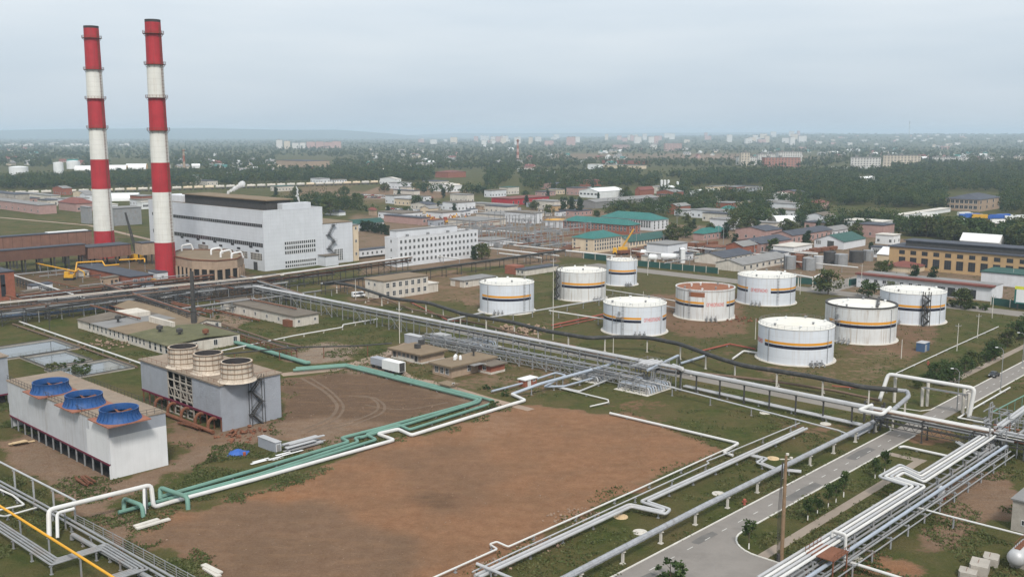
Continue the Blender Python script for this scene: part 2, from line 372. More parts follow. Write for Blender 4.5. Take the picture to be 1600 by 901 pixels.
# (grass, redness, darkness, pale) by survey polygon, given as image columns/rows on the ground plane
PATCH = [
    ([(0, 380), (270, 360), (420, 440), (430, 470), (0, 525)], (0.38, .35, .95, .12)),
    ([(-50, 338), (150, 335), (250, 355), (250, 368), (-50, 372)], (0.95, .2, .2, .1)),
    ([(180, 372), (245, 366), (245, 385), (190, 395)], (0.9, .2, .2, .1)),
    ([(-80, 395), (110, 395), (130, 420), (30, 425), (-80, 425)], (0.85, .2, .3, .1)),
    ([(540, 335), (900, 318), (1060, 350), (1250, 360), (1400, 372), (1700, 395), (1700, 470), (1380, 470), (1130, 420), (880, 400), (560, 430)], (0.36, .35, .45, .45)),
    ([(420, 300), (720, 292), (740, 310), (640, 318), (560, 330), (440, 318)], (0.60, .5, .45, .25)),
    ([(640, 385), (860, 372), (880, 410), (700, 420)], (0.35, .3, .5, .3)),
    ([(690, 460), (860, 412), (1150, 418), (1290, 452), (1700, 498), (1700, 640), (1420, 612), (1100, 570), (900, 522), (740, 490)], (0.62, .35, .5, .1)),
    ([(500, 440), (720, 420), (760, 440), (760, 480), (660, 470), (560, 480)], (0.42, .5, .4, .3)),
    ([(1010, 460), (1150, 455), (1180, 520), (1080, 530), (1010, 500)], (0.30, .45, .6, .1)),
    ([(1395, 505), (1500, 505), (1420, 560), (1330, 570), (1310, 545)], (0.35, .4, .6, .1)),
    ([(1200, 570), (1400, 545), (1420, 580), (1330, 610), (1180, 585)], (0.55, .3, .1, .25)),
    ([(1480, 492), (1700, 505), (1700, 560), (1560, 545), (1430, 600), (1400, 585), (1470, 540)], (0.95, .2, .3, .05)),
    ([(820, 425), (875, 425), (870, 475), (830, 470)], (0.95, .3, .2, .1)),
    ([(0, 500), (120, 478), (330, 470), (630, 478), (640, 540), (480, 575), (330, 545), (225, 565), (225, 600), (140, 605), (0, 600)], (0.86, .25, .35, .1)),
    ([(452, 548), (520, 530), (572, 540), (560, 560), (500, 568), (455, 565)], (0.10, .35, .1, .75)),
    ([(330, 492), (395, 480), (400, 500), (360, 515)], (0.15, .35, .2, .6)),
    ([(545, 575), (640, 535), (660, 540), (600, 575), (700, 605), (830, 640), (700, 628)], (0.15, .35, .15, .55)),
    ([(600, 560), (860, 560), (900, 600), (830, 620), (740, 615)], (0.50, .45, .35, .35)),
    ([(820, 620), (960, 595), (1070, 600), (1385, 668), (1210, 780), (920, 910), (690, 910), (1112, 702), (985, 650)], (0.85, .35, .42, .05)),
    ([(930, 630), (1060, 625), (1040, 660), (960, 650)], (0.55, .5, .5, .1)),
    ([(1220, 660), (1390, 660), (1300, 700), (1230, 690)], (0.55, .5, .3, .2)),
    ([(1200, 845), (1450, 680), (1700, 600), (1700, 910), (1180, 910)], (0.82, .35, .5, .1)),
    ([(1440, 760), (1600, 740), (1590, 800), (1500, 850), (1440, 860), (1470, 800)], (0.15, .4, .4, .3)),
    ([(1300, 880), (1400, 860), (1420, 905), (1300, 905)], (0.05, .95, .2, .1)),
    ([(1400, 690), (1510, 655), (1490, 690), (1440, 700)], (0.35, .6, .4, .1)),
    ([(0, 690), (60, 672), (170, 752), (265, 730), (340, 678), (445, 655), (620, 645), (722, 628), (600, 682), (440, 712), (300, 752), (215, 800), (235, 835), (345, 910), (200, 850), (110, 795), (0, 725)], (0.10, .4, .25, .42)),
    ([(20, 580), (120, 600), (270, 650), (350, 680), (300, 710), (262, 690), (262, 650), (100, 600)], (0.30, .45, .35, .3)),
    ([(0, 600), (60, 600), (60, 660), (0, 690)], (0.35, .4, .4, .3)),
    ([(265, 735), (420, 690), (500, 690), (300, 765), (225, 800), (180, 800), (200, 775)], (0.72, .3, .5, .2)),
    ([(436, 592), (545, 578), (640, 600), (724, 628), (690, 640), (590, 680), (500, 690), (438, 668)], (0.0, .25, .85, .05)),
    ([(440, 660), (560, 650), (600, 668), (520, 690), (440, 690)], (0.0, .40, .25, .40)),
    ([(832, 630), (985, 652), (1060, 682), (1112, 704), (1000, 748), (900, 800), (800, 855), (752, 882), (700, 910), (330, 910), (240, 865), (205, 838), (262, 797), (300, 792), (420, 756), (560, 710), (640, 682), (740, 652)], (0.0, .80, .20, .10)),
    ([(205, 838), (330, 785), (420, 775), (560, 800), (650, 850), (600, 910), (330, 910)], (0.0, .40, .50, .12)),
    ([(600, 700), (760, 690), (800, 760), (700, 800), (620, 770)], (0.0, .60, .40, .10)),
    ([(650, 775), (700, 768), (715, 780), (670, 792)], (0.0, .45, .85, .0)),
    ([(330, 770), (420, 765), (480, 780), (400, 800)], (0.0, 1.0, .10, .12)),
    ([(720, 640), (790, 640), (830, 665), (760, 690)], (0.0, .75, .12, .22)),
    ([(900, 800), (1010, 745), (1020, 755), (800, 865), (740, 895), (690, 905), (700, 895)], (0.15, .95, .15, .15)),
    ([(0, 745), (110, 800), (320, 910), (-20, 910), (-20, 745)], (0.97, .3, .5, .05)),
]
fld = np.zeros((gx.size, 4), np.float32)
fld[:] = (0.78, .35, .3, .1)
depth = (gy * cos(PITCH) + CAM_H * sin(PITCH)) ; ok = depth > 60
sx = np.where(ok, 800 + F_PX * wx / np.where(ok, wy * cos(PITCH) + CAM_H * sin(PITCH), 1), -9999)
sy = np.where(ok, 450.5 - F_PX * (wy * sin(PITCH) - CAM_H * cos(PITCH)) / np.where(ok, wy * cos(PITCH) + CAM_H * sin(PITCH), 1), -9999)
far = gy > 720
fld[far] = (1.0, .2, .75, .0)
for poly, val in PATCH: fld[inpoly(sx, sy, poly)] = val
for poly, val in [([(860, 236), (1280, 238), (1280, 252), (860, 250)], (.2, .3, .2, .5)), ([(420, 243), (560, 246), (560, 252), (430, 250)], (.2, .4, .2, .4)),
                  ([(1340, 340), (1700, 352), (1700, 372), (1430, 362)], (.35, .3, .2, .65)), ([(140, 262), (240, 262), (240, 272), (140, 272)], (.3, .3, .2, .6)),
                  ([(440, 300), (720, 288), (760, 300), (680, 310), (460, 314)], (.3, .55, .3, .4)), ([(0, 296), (620, 284), (620, 292), (0, 306)], (.5, .4, .3, .4))]:
    fld[inpoly(sx, sy, poly)] = val
# soften
nx_, ny_ = len(XS), len(YS)
f3 = fld.reshape(ny_, nx_, 4)
for _ in range(2):
    p = np.pad(f3, ((1, 1), (1, 1), (0, 0)), 'edge')
    f3 = (p[1:-1, 1:-1] * 2 + p[:-2, 1:-1] + p[2:, 1:-1] + p[1:-1, :-2] + p[1:-1, 2:]) / 6
fld = f3.reshape(-1, 4).astype(np.float32)
gz = np.zeros_like(gx)
rr = gx / np.maximum(gy, 1)
gz += np.clip((gy - 5200) / 5000, 0, 1) ** 1.3 * np.clip((rr + .05) / .35, 0, 1) * 62           # the city's slope, far right
gz -= np.clip((gy - 1500) / 4000, 0, 1) * 6
gme = bpy.data.meshes.new('ground')
idx = np.arange(nx_ * ny_).reshape(ny_, nx_)
fa = np.stack([idx[:-1, :-1], idx[:-1, 1:], idx[1:, 1:], idx[1:, :-1]], -1).reshape(-1, 4)
gme.vertices.add(gx.size); gme.vertices.foreach_set('co', np.stack([gx, gy, gz], -1).astype(np.float32).ravel())
gme.loops.add(fa.size); gme.loops.foreach_set('vertex_index', fa.ravel().astype(np.int32))
gme.polygons.add(len(fa)); gme.polygons.foreach_set('loop_start', np.arange(0, fa.size, 4, dtype=np.int32))
gme.update(calc_edges=True)
at_ = gme.attributes.new('cover', 'FLOAT_COLOR', 'POINT'); at_.data.foreach_set('color', fld.ravel())
def ground_mat():
    m = bpy.data.materials.new('ground_cover'); m.use_nodes = True; nt = m.node_tree; N = nt.nodes.new; L = nt.links.new
    bs = nt.nodes['Principled BSDF']; bs.inputs['Roughness'].default_value = 0.95; bs.inputs['Specular IOR Level'].default_value = 0.1
    at = N('ShaderNodeAttribute'); at.attribute_name = 'cover'
    sp = N('ShaderNodeSeparateColor'); L(at.outputs['Color'], sp.inputs[0])
    pos = N('ShaderNodeNewGeometry').outputs['Position']
    def noise(sc, det=5, r=.6, vec=None):
        n = N('ShaderNodeTexNoise'); n.inputs['Scale'].default_value = sc; n.inputs['Detail'].default_value = det; n.inputs['Roughness'].default_value = r
        L(vec or pos, n.inputs['Vector']); return n.outputs[0]
    def ramp(x, *st):
        r = N('ShaderNodeValToRGB'); el = r.color_ramp.elements
        while len(el) < len(st): el.new(0.5)
        for e_, (p_, c_) in zip(el, st): e_.position = p_; e_.color = (*c_, 1) if isinstance(c_, tuple) else (c_, c_, c_, 1)
        L(x, r.inputs[0]); return r.outputs[0]
    def mix(f, a, b, mode='MIX'):
        x = N('ShaderNodeMix'); x.data_type = 'RGBA'; x.blend_type = mode
        for k, v in ((0, f), (6, a), (7, b)):
            if isinstance(v, (int, float)): x.inputs[k].default_value = v
            elif isinstance(v, tuple): x.inputs[k].default_value = (*v, 1)
            else: L(v, x.inputs[k])
        return x.outputs[2]
    def mth(op, a, b=0.0, clamp=False):
        x = N('ShaderNodeMath'); x.operation = op; x.use_clamp = clamp
        for i, v in enumerate((a, b)):
            if isinstance(v, (int, float)): x.inputs[i].default_value = v
            else: L(v, x.inputs[i])
        return x.outputs[0]
    n1, n2, n3, n4 = noise(.09), noise(.45, 6, .68), noise(2.2, 4, .7), noise(.028, 4)
    brown = ramp(n2, (.3, (.225, .150, .098)), (.7, (.315, .220, .148)))
    red = ramp(n2, (.3, (.300, .132, .058)), (.72, (.430, .205, .096)))
    soil = mix(mth('MULTIPLY', sp.outputs[1], 1.0), brown, red)
    soil = mix(mth('MULTIPLY', ramp(n1, (.42, 0.0), (.62, 1.0)), .30), soil, (.185, .115, .065))
    pale = ramp(n3, (.3, (.27, .225, .175)), (.7, (.40, .35, .285)))
    soil = mix(mth('MULTIPLY', at.outputs['Alpha'], ramp(n2, (.3, .35), (.6, 1.0))), soil, pale)
    soil = mix(mth('MULTIPLY', sp.outputs[2], .62), soil, (.066, .044, .029))
    soil = mix(.6, soil, ramp(n3, (.25, .45), (.75, 1.0)), 'MULTIPLY')
    n6 = noise(5.5, 5, .75); soil = mix(.7, soil, ramp(n6, (.32, .5), (.62, 1.0)), 'MULTIPLY')
    soil = mix(ramp(noise(3.3, 6, .8), (.66, 0.0), (.74, .6)), soil, (.36, .24, .15))
    # stretched scrape marks of the grader
    mp = N('ShaderNodeMapping'); mp.inputs['Rotation'].default_value = (0, 0, .75); mp.inputs['Scale'].default_value = (.10, .42, 1); L(pos, mp.inputs[0])
    soil = mix(mth('MULTIPLY', ramp(noise(1.0, 5, .65, mp.outputs[0]), (.50, 0.0), (.68, 1.0)), .22), soil, (.30, .175, .095))
    green = ramp(n2, (.3, (.033, .050, .010)), (.5, (.062, .080, .017)), (.72, (.128, .120, .037)))
    dry = ramp(n3, (.3, (.100, .073, .030)), (.7, (.200, .148, .070)))
    grass = mix(ramp(n1, (.36, 0.0), (.64, .9)), green, dry)
    n5 = noise(7.0, 3, .7); grass = mix(.75, grass, ramp(n5, (.3, .42), (.7, 1.0)), 'MULTIPLY')
    grass = mix(mth('MULTIPLY', sp.outputs[2], ramp(n4, (.3, .25), (.6, .8))), grass, (.044, .054, .014))
    k = mth('ADD', sp.outputs[0], mth('MULTIPLY', mth('SUBTRACT', n2, .5), 1.25))
    k = mth('ADD', k, mth('MULTIPLY', mth('SUBTRACT', n3, .5), .5))
    k = mth('ADD', k, mth('MULTIPLY', mth('SUBTRACT', n1, .5), .7))
    cov = ramp(k, (.36, 0.0), (.60, 1.0))
    cov = mth('MULTIPLY', cov, mth('MULTIPLY', sp.outputs[0], 6.0, True))
    L(mix(cov, soil, grass), bs.inputs['Base Color'])
    bp = N('ShaderNodeBump'); bp.inputs['Strength'].default_value = .8; bp.inputs['Distance'].default_value = .5
    L(mth('ADD', n3, mth('MULTIPLY', n2, .8)), bp.inputs['Height']); L(bp.outputs[0], bs.inputs['Normal'])
    return m
gme.materials.append(ground_mat())
go = bpy.data.objects.new('ground', gme); COL.objects.link(go); tag(go, kind='structure')

# distant ridge beyond the plain (left half of the horizon)
mb = MB()
for (x0, x1, yy, hh, seed) in ((-11500, -1100, 16000, 150, 5), (-2600, 8000, 19500, 90, 8)):
    n = 60; prev = None
    for i in range(n + 1):
        t = i / n; x = x0 + (x1 - x0) * t
        env = min(1, 5 * t + .25) * min(1, (1 - t) * 6)
        z = hh * env * (.78 + .3 * float(vnoise(np.array([x]), np.array([0.]), 1700, seed)[0])) - 8
        cur = [(x, yy - 1500, -10), (x, yy - 500, z * .7), (x, yy, z), (x, yy + 1500, -10)]
        if prev:
            for a in range(3): mb.poly([prev[a], cur[a], cur[a + 1], prev[a + 1]])
        prev = cur
hm = mat('hill_forest', (0.045, 0.06, 0.03), 0.95, 0.3, 0.004)
tag(mb.build('hills', hm, smooth=True), kind='structure')

# ------------------------------------------------------------------ haze: the damp air over the whole plain
hb = MB(); hb.box(-15000, -300, -20, 15000, 22000, 140)
hz = bpy.data.materials.new('haze_air'); hz.use_nodes = True; hn = hz.node_tree; hn.nodes.clear()
ho = hn.nodes.new('ShaderNodeOutputMaterial'); pv = hn.nodes.new('ShaderNodeVolumePrincipled')
pv.inputs['Color'].default_value = (0.70, 0.85, 1.0, 1); pv.inputs['Density'].default_value = 0.000105; pv.inputs['Anisotropy'].default_value = 0.1
hn.links.new(pv.outputs[0], ho.inputs['Volume'])
tag(hb.build('haze', hz), kind='stuff')

# ------------------------------------------------------------------ roads, kerbs, paths
def uv(p): p = Vector(p); return p.dot(A), p.dot(Cc)
def W(u, c, z=0.0): return A * u + Cc * c + Vector((0, 0, z))
def sheet(name, pts, z, m):
    mb = MB(); mb.poly([(p[0], p[1], z) for p in pts]); return tag(mb.build(name, m), kind='structure')
def ribbon(pts, wd):
    pts = [Vector(p) for p in pts]; l, r = [], []
    for i, p in enumerate(pts):
        d = (pts[min(i + 1, len(pts) - 1)] - pts[max(i - 1, 0)]); d.z = 0; d.normalize(); n = Vector((-d.y, d.x, 0))
        l.append(p + n * wd / 2); r.append(p - n * wd / 2)
    return l, r
def ribbon_sheet(name, pts, wd, z, m):
    l, r = ribbon(pts, wd); mb = MB()
    for i in range(len(l) - 1): mb.poly([(q[0], q[1], z) for q in (r[i], r[i + 1], l[i + 1], l[i])])
    return tag(mb.build(name, m), kind='structure')
c_l = uv(G(1145, 803))[1]; c_r = uv(G(1240, 785))[1]                 # left and right edge of the main road
u_end = uv(G(1600, 548))[0] + 260; u_c = uv(G(1124, 850))[0]; u_x0 = uv(G(1404, 667))[0]; u_x1 = uv(G(1443, 645))[0]
sheet('road', [W(-20, c_l), W(-20, c_r), W(u_end, c_r), W(u_end, c_l)], 0.012, M['asphalt'])
FR = 7.0
arc = [W(u_c + FR - FR * sin(t), c_r - FR + FR * cos(t)) for t in [i * pi / 16 for i in range(9)]]
sheet('road', [W(u_c - 14, c_r), W(u_c - 14, c_r - 120), W(u_c, c_r - 120)] + arc[::-1] , 0.016, M['asphalt'])
cb = uv(G(1250, 622))[0]                                              # service road behind the pipe rack
cw = 2.6
p_far = W(cb, uv(G(560, 452))[1]); 
sheet('road', [W(cb - cw, c_l), W(cb + cw, c_l), W(cb + cw, uv(G(700, 512))[1]), W(cb - cw, uv(G(700, 512))[1])], 0.008, M['asphaltd'])
ub = uv(G(1400, 468))[0]                                              # wide road behind the tank farm
sheet('road', [W(ub - 6, uv(G(930, 412))[1]), W(ub - 6, -420), W(ub + 6, -420), W(ub + 6, uv(G(930, 412))[1])], 0.020, M['asphaltd'])
sheet('road', [W(ub + 6, uv(G(1345, 445))[1]), W(ub + 6, uv(G(1300, 440))[1]), W(ub + 90, uv(G(1300, 440))[1]), W(ub + 90, uv(G(1345, 445))[1])], 0.010, M['asphaltd'])
def kerb(pts, side=0.12):
    mb = MB()
    for p, q in zip(pts[:-1], pts[1:]): mb.obox(Vector(p) - Vector((0, 0, .05)), (Vector(q) - Vector(p)), Vector((-(q - p).y, (q - p).x, 0)).normalized() * .28, (0, 0, .19))
    return tag(mb.build('kerb', M['kerb']), kind='structure')
kerb([W(-20, c_l), W(u_x0 - 4, c_l), W(u_x0 - 1, c_l + 1.5), W(u_x0, c_l + 6)])
kerb([W(u_x1, c_l + 7), W(u_x1 + 1, c_l + 1.5), W(u_x1 + 4, c_l), W(u_end, c_l)])
kerb([W(u_x1 + 10, c_r), W(u_end, c_r)][::-1])
kerb([W(u_x0 - 4, c_r)] + [W(u_c + FR, c_r)] + arc[1:-1] + [W(u_c, c_r - FR), W(u_c, c_r - 120)])
mb = MB(); uu = 20
cm = (c_l + c_r) / 2
while uu < u_end - 60:
    mb.poly([W(uu, cm - .08, .020), W(uu + 1.6, cm - .08, .020), W(uu + 1.6, cm + .08, .020), W(uu, cm + .08, .020)]); uu += 5.2
tag(mb.build('road_markings', M['line']), kind='structure')
c_p = uv(G(1285, 812))[1]
sheet('path', [W(uv(G(1165, 885))[0], c_p + .9), W(uv(G(1165, 885))[0], c_p - .9), W(uv(G(1440, 722))[0], c_p - .9), W(uv(G(1440, 722))[0], c_p + .9)], 0.008, M['path'])
u_q = uv(G(1415, 714))[0]
sheet('path', [W(u_q - 1.1, c_r - .3), W(u_q + 1.1, c_r - .3), W(u_q + 1.1, c_p - 1), W(u_q - 1.1, c_p - 1)], 0.010, M['path'])
c_s = uv(G(1520, 580))[1]
sheet('path', [W(uv(G(1480, 600))[0], c_s + 1), W(uv(G(1480, 600))[0], c_s - 1), W(u_end, c_s - 1), W(u_end, c_s + 1)], 0.008, M['path'])
ribbon_sheet('track', [G(x, y) for x, y in ((640, 536), (605, 552), (560, 566), (520, 577), (440, 585))], 4, 0.006, M['dirt'])
ribbon_sheet('track', [G(x, y) for x, y in ((600, 562), (640, 590), (690, 600), (760, 622), (830, 640))], 2.6, 0.007, M['dirt'])
ribbon_sheet('track', [G(x, y) for x, y in ((-20, 338), (60, 345), (140, 352), (250, 378))], 4, 0.006, M['dirt'])
ribbon_sheet('road', [G(x, y) for x, y in ((470, 322), (560, 310), (640, 312), (760, 330), (900, 356))], 7, 0.014, M['asphaltd'])
for k, (u_, c_, a_, d_) in enumerate(((70, .7, 9, 2.0), (104, .25, 14, 2.4), (132, .62, 6, 1.6), (160, .3, 12, 2.0), (190, .65, 10, 2.2))):
    c0 = c_r + (c_l - c_r) * c_; sheet('road', [W(u_, c0), W(u_ + .3, c0 - d_ * .5), W(u_ + a_, c0 - d_ * .55), W(u_ + a_ + .4, c0 + d_ * .3), W(u_ + a_ * .6, c0 + d_ * .5), W(u_ + .2, c0 + d_ * .4)][::-1], .016, mat('asphalt_patch', (.125, .118, .11), .9, .15, .5))
# tyre ruts curving through the graded yard
for k, (pts, wd) in enumerate(((((545, 618), (575, 618), (592, 630), (590, 642), (560, 655), (500, 668)), .7), (((560, 620), (585, 620), (602, 632), (600, 644), (570, 657), (510, 671)), .7),
                     (((470, 590), (510, 612), (530, 635), (515, 655), (470, 672)), .9), (((485, 590), (520, 612), (540, 636), (525, 657), (480, 675)), .7), (((700, 628), (640, 640), (600, 638), (570, 632)), .6))):
    P3 = roundcorners([G(*p) for p in pts], 12, 6)
    ribbon_sheet('track', P3, wd, 0.005 + k * .003, mat('rut_soil', (0.135, 0.092, 0.061), .95, .3, .5))
# ------------------------------------------------------------------ building kit (local x along the street grid, y away from the near corner)
_wm = {}
def win_mesh(w, h, nx=2, ny=2, fm='frame', gm='glass', bar=.07):
    k = (round(w, 2), round(h, 2), nx, ny, fm, gm, bar)
    if k not in _wm:
        mb = MB(); fw = .10
        mb.poly([(-w / 2, -.02, 0), (w / 2, -.02, 0), (w / 2, -.02, h), (-w / 2, -.02, h)], 1)
        for x0, x1, z0, z1 in ((-w / 2, w / 2, 0, fw), (-w / 2, w / 2, h - fw, h), (-w / 2, -w / 2 + fw, fw, h - fw), (w / 2 - fw, w / 2, fw, h - fw)): mb.box(x0, -.07, z0, x1, 0, z1)
        for i in range(1, nx): x = -w / 2 + w * i / nx; mb.box(x - bar / 2, -.055, fw, x + bar / 2, -.01, h - fw)
        for j in range(1, ny): z = h * j / ny; bj = min(bar, .12); mb.box(-w / 2 + fw, -.05, z - bj / 2, w / 2 - fw, -.012, z + bj / 2)
        _wm[k] = mb.mesh('window', [M[fm], M[gm]])
    return _wm[k]
FOOT = []
class Bld:
    def __init__(s, name, label, F, xl=None, xr=None, top=None, la=None, lc=None, h=None, group=None, cat='building', z0=0.0):
        s.P = G(F[0], F[1], z0); s.P.z = z0
        s.la = la or max(1.0, along(s.P, A, xr)); s.lc = lc or max(1.0, along(s.P, Cc, xl)); s.h = h or topz(s.P, top) - z0
        s.t = thing(name, label, cat, s.P, group, AZ); FOOT.append(s)
    def walls(s, m, x0=0, y0=0, x1=None, y1=None, z0=-.2, z1=None, name='wall'):
        mb = MB(); mb.box(x0, y0, z0, s.la if x1 is None else x1, s.lc if y1 is None else y1, s.h if z1 is None else z1)
        s.wall = mb.build(name, M[m], s.t, local=True); return s
    def slab(s, m, o=.35, th=.3, x0=0, y0=0, x1=None, y1=None, z=None, name='roof', parent=None):
        z = s.h if z is None else z; x1 = s.la if x1 is None else x1; y1 = s.lc if y1 is None else y1
        mb = MB(); mb.box(x0 - o, y0 - o, z + .004, x1 + o, y1 + o, z + th)
        s.roof = mb.build(name, M[m], parent or s.t, local=True); return s
    def parapet(s, m, mw, th=.5):
        mb = MB(); h = s.h; w = .25
        mb.box(w, w, h - .1, s.la - w, s.lc - w, h + .06, 0)
        for b in ((-.04, -.04, s.la + .04, w), (-.04, s.lc - w, s.la + .04, s.lc + .04), (-.04, w, w, s.lc - w), (s.la - w, w, s.la + .04, s.lc - w)):
            mb.box(b[0], b[1], h + .003, b[2], b[3], h + th, 1)
        s.roof = mb.build('roof', [M[m], M[mw]], s.t, local=True); return s
    def gable(s, m, rise, axis='x', o=.4, mw=None, x0=0, x1=None, y0=0, y1=None):
        x1 = s.la if x1 is None else x1; y1 = s.lc if y1 is None else y1
        mb = MB(); h = s.h + .005; th = .15
        if axis == 'x':
            ym = (y0 + y1) / 2; e = rise * o / ((y1 - y0) / 2)
            for z in (0, th):
                mb.poly([(x0 - o, y0 - o, h - e + z), (x1 + o, y0 - o, h - e + z), (x1 + o, ym, h + rise + z), (x0 - o, ym, h + rise + z)][::(1 if z else -1)])
                mb.poly([(x0 - o, ym, h + rise + z), (x1 + o, ym, h + rise + z), (x1 + o, y1 + o, h - e + z), (x0 - o, y1 + o, h - e + z)][::(1 if z else -1)])
            for x in (x0 + .01, x1 - .01): mb.poly([(x, y0, h), (x, y1, h), (x, ym, h + rise)], 1)
            mb.poly([(x0 - o, y0 - o, h - e), (x1 + o, y0 - o, h - e), (x1 + o, y0 - o, h - e + th), (x0 - o, y0 - o, h - e + th)])
            for x in (x0 - o, x1 + o): mb.poly([(x, y0 - o, h - e), (x, ym, h + rise), (x, ym, h + rise + th), (x, y0 - o, h - e + th)]); mb.poly([(x, y1 + o, h - e), (x, ym, h + rise), (x, ym, h + rise + th), (x, y1 + o, h - e + th)])
        else:
            xm = (x0 + x1) / 2; e = rise * o / ((x1 - x0) / 2)
            for z in (0, th):
                mb.poly([(x0 - o, y0 - o, h - e + z), (x0 - o, y1 + o, h - e + z), (xm, y1 + o, h + rise + z), (xm, y0 - o, h + rise + z)][::(-1 if z else 1)])
                mb.poly([(xm, y0 - o, h + rise + z), (xm, y1 + o, h + rise + z), (x1 + o, y1 + o, h - e + z), (x1 + o, y0 - o, h - e + z)][::(-1 if z else 1)])
            for y in (y0 + .01, y1 - .01): mb.poly([(x0, y, h), (x1, y, h), (xm, y, h + rise)], 1)
            mb.poly([(x0 - o, y0 - o, h - e), (x0 - o, y1 + o, h - e), (x0 - o, y1 + o, h - e + th), (x0 - o, y0 - o, h - e + th)])
            for y in (y0 - o, y1 + o): mb.poly([(x0 - o, y, h - e), (xm, y, h + rise), (xm, y, h + rise + th), (x0 - o, y, h - e + th)]); mb.poly([(x1 + o, y, h - e), (xm, y, h + rise), (xm, y, h + rise + th), (x1 + o, y, h - e + th)])
        s.roof = mb.build('roof', [M[m], M[mw] if mw else M[m]], s.t, local=True); return s
    def hip(s, m, rise, o=.6):
        mb = MB(); h = s.h + .005; a, c = s.la, s.lc; k = min(a, c) / 2 * .95
        if a >= c: r0, r1 = (k, c / 2, h + rise), (a - k, c / 2, h + rise)
        else: r0, r1 = (a / 2, k, h + rise), (a / 2, c - k, h + rise)
        p = [(-o, -o, h - .15), (a + o, -o, h - .15), (a + o, c + o, h - .15), (-o, c + o, h - .15)]
        if a >= c: fs = [(p[0], p[1], r1, r0), (p[1], p[2], r1), (p[2], p[3], r0, r1), (p[3], p[0], r0)]
        else: fs = [(p[0], p[1], r0), (p[1], p[2], r1, r0), (p[2], p[3], r1), (p[3], p[0], r0, r1)]
        for f in fs: mb.poly(f)
        mb.poly(p[::-1]); s.roof = mb.build('roof', M[m], s.t, local=True); return s
    def wins(s, face, cols, rows, w, h, a0=1.0, a1=None, z0=1.0, z1=None, nx=2, ny=1, fm='frame', gm='glass', x=0, skip=()):
        """windows spread over the near-right wall (face A) or the near-left wall (face C)"""
        L_ = (s.la if face == 'A' else s.lc); a1 = L_ - 1 if a1 is None else a1; z1 = s.h - .8 if z1 is None else z1
        me = win_mesh(w, h, nx, ny, fm, gm)
        for j in range(rows):
            z = z0 if rows == 1 else z0 + (z1 - h - z0) * j / (rows - 1)
            for i in range(cols):
                if (i, j) in skip: continue
                a = (a0 + a1) / 2 if cols == 1 else a0 + w / 2 + (a1 - a0 - w) * i / (cols - 1)
                if face == 'A': inst('window', me, s.t, (a, x - .004, z))
                else: inst('window', me, s.t, (x - .004, a, z), (0, 0, -pi / 2))
        return s
    def door(s, face, a, w=1.2, h=2.2, m='dsteel', x=0, z=0):
        mb = MB(); mb.box(-w / 2, -.06, 0, w / 2, -.003, h, 0); mb.box(-w / 2 - .12, -.045, 0, -w / 2, 0, h + .12, 1); mb.box(w / 2, -.045, 0, w / 2 + .12, 0, h + .12, 1); mb.box(-w / 2, -.045, h, w / 2, 0, h + .12, 1)
        d = mb.build('door', [M[m], M['frame']], s.t, local=True)
        if face == 'A': d.location = (a, x, z)
        else: d.location = (x, a, z); d.rotation_euler = (0, 0, -pi / 2)
        return s
    def box(s, name, m, x0, y0, z0, x1, y1, z1, parent=None):
        mb = MB(); mb.box(x0, y0, z0, x1, y1, z1); return mb.build(name, M[m], parent or s.t, local=True)

# ------------------------------------------------------------------ pipe kit
def P3(p):
    if isinstance(p, Vector): return p
    return G(*p) if len(p) == 2 else G(p[0], p[1], p[2])
def walk(pts, step, start=.5):
    """points every step metres along a polyline, with the direction"""
    res = []; d = step * start
    for a, b in zip(pts[:-1], pts[1:]):
        L_ = (b - a).length
        if L_ < 1e-6: continue
        t = (b - a) / L_
        while d < L_: res.append((a + t * d, t)); d += step
        d -= L_
    return res
_pm = {}
def post_mesh(h, w, mname):
    k = (round(h, 1), round(w, 2), mname)
    if k not in _pm:
        mb = MB(); hh = k[0]; mb.box(-w / 2, -w / 2, -.15, w / 2, w / 2, hh); mb.box(-w, -w, 0, w, w, .14); mb.box(-w * 1.3, -w * .6, hh, w * 1.3, w * .6, hh + .08)
        _pm[k] = mb.mesh('support', M[mname])
    return _pm[k]
def pipe(name, label, pts, r, m, sup=8.0, group=None, cat='pipe', fillet=None, n=8, supm='steel', supw=.22, offs=((0, 0),), smax=40, joint=0):
    pts = [P3(p) for p in pts]
    t = thing(name, label, cat, (pts[0].x, pts[0].y, 0), group)
    for (do, dz) in offs:
        q = pts
        if do or dz: q = offset(pts, do, dz)
        mb = MB(); mb.tube(q, r, n, fillet=(fillet if fillet is not None else r * 2.2))
        if joint:
            for p, d in walk(q, joint): mb.tube([p - d * .06, p + d * .06], r * 1.09, n)
        mb.build('pipe', M[m], t, smooth=True)
    if sup:
        pl = walk(pts, sup)
        if len(pl) > smax: pl = pl[::len(pl) // smax + 1]
        for p, d in pl:
            if abs(d.z) > .5: continue
            h = p.z - r - .08
            if h < .12: continue
            me = post_mesh(h, supw, supm)
            inst('support', me, t, (p.x - t.location.x, p.y - t.location.y, 0), (0, 0, atan2(d.y, d.x) + pi / 2))
    return t
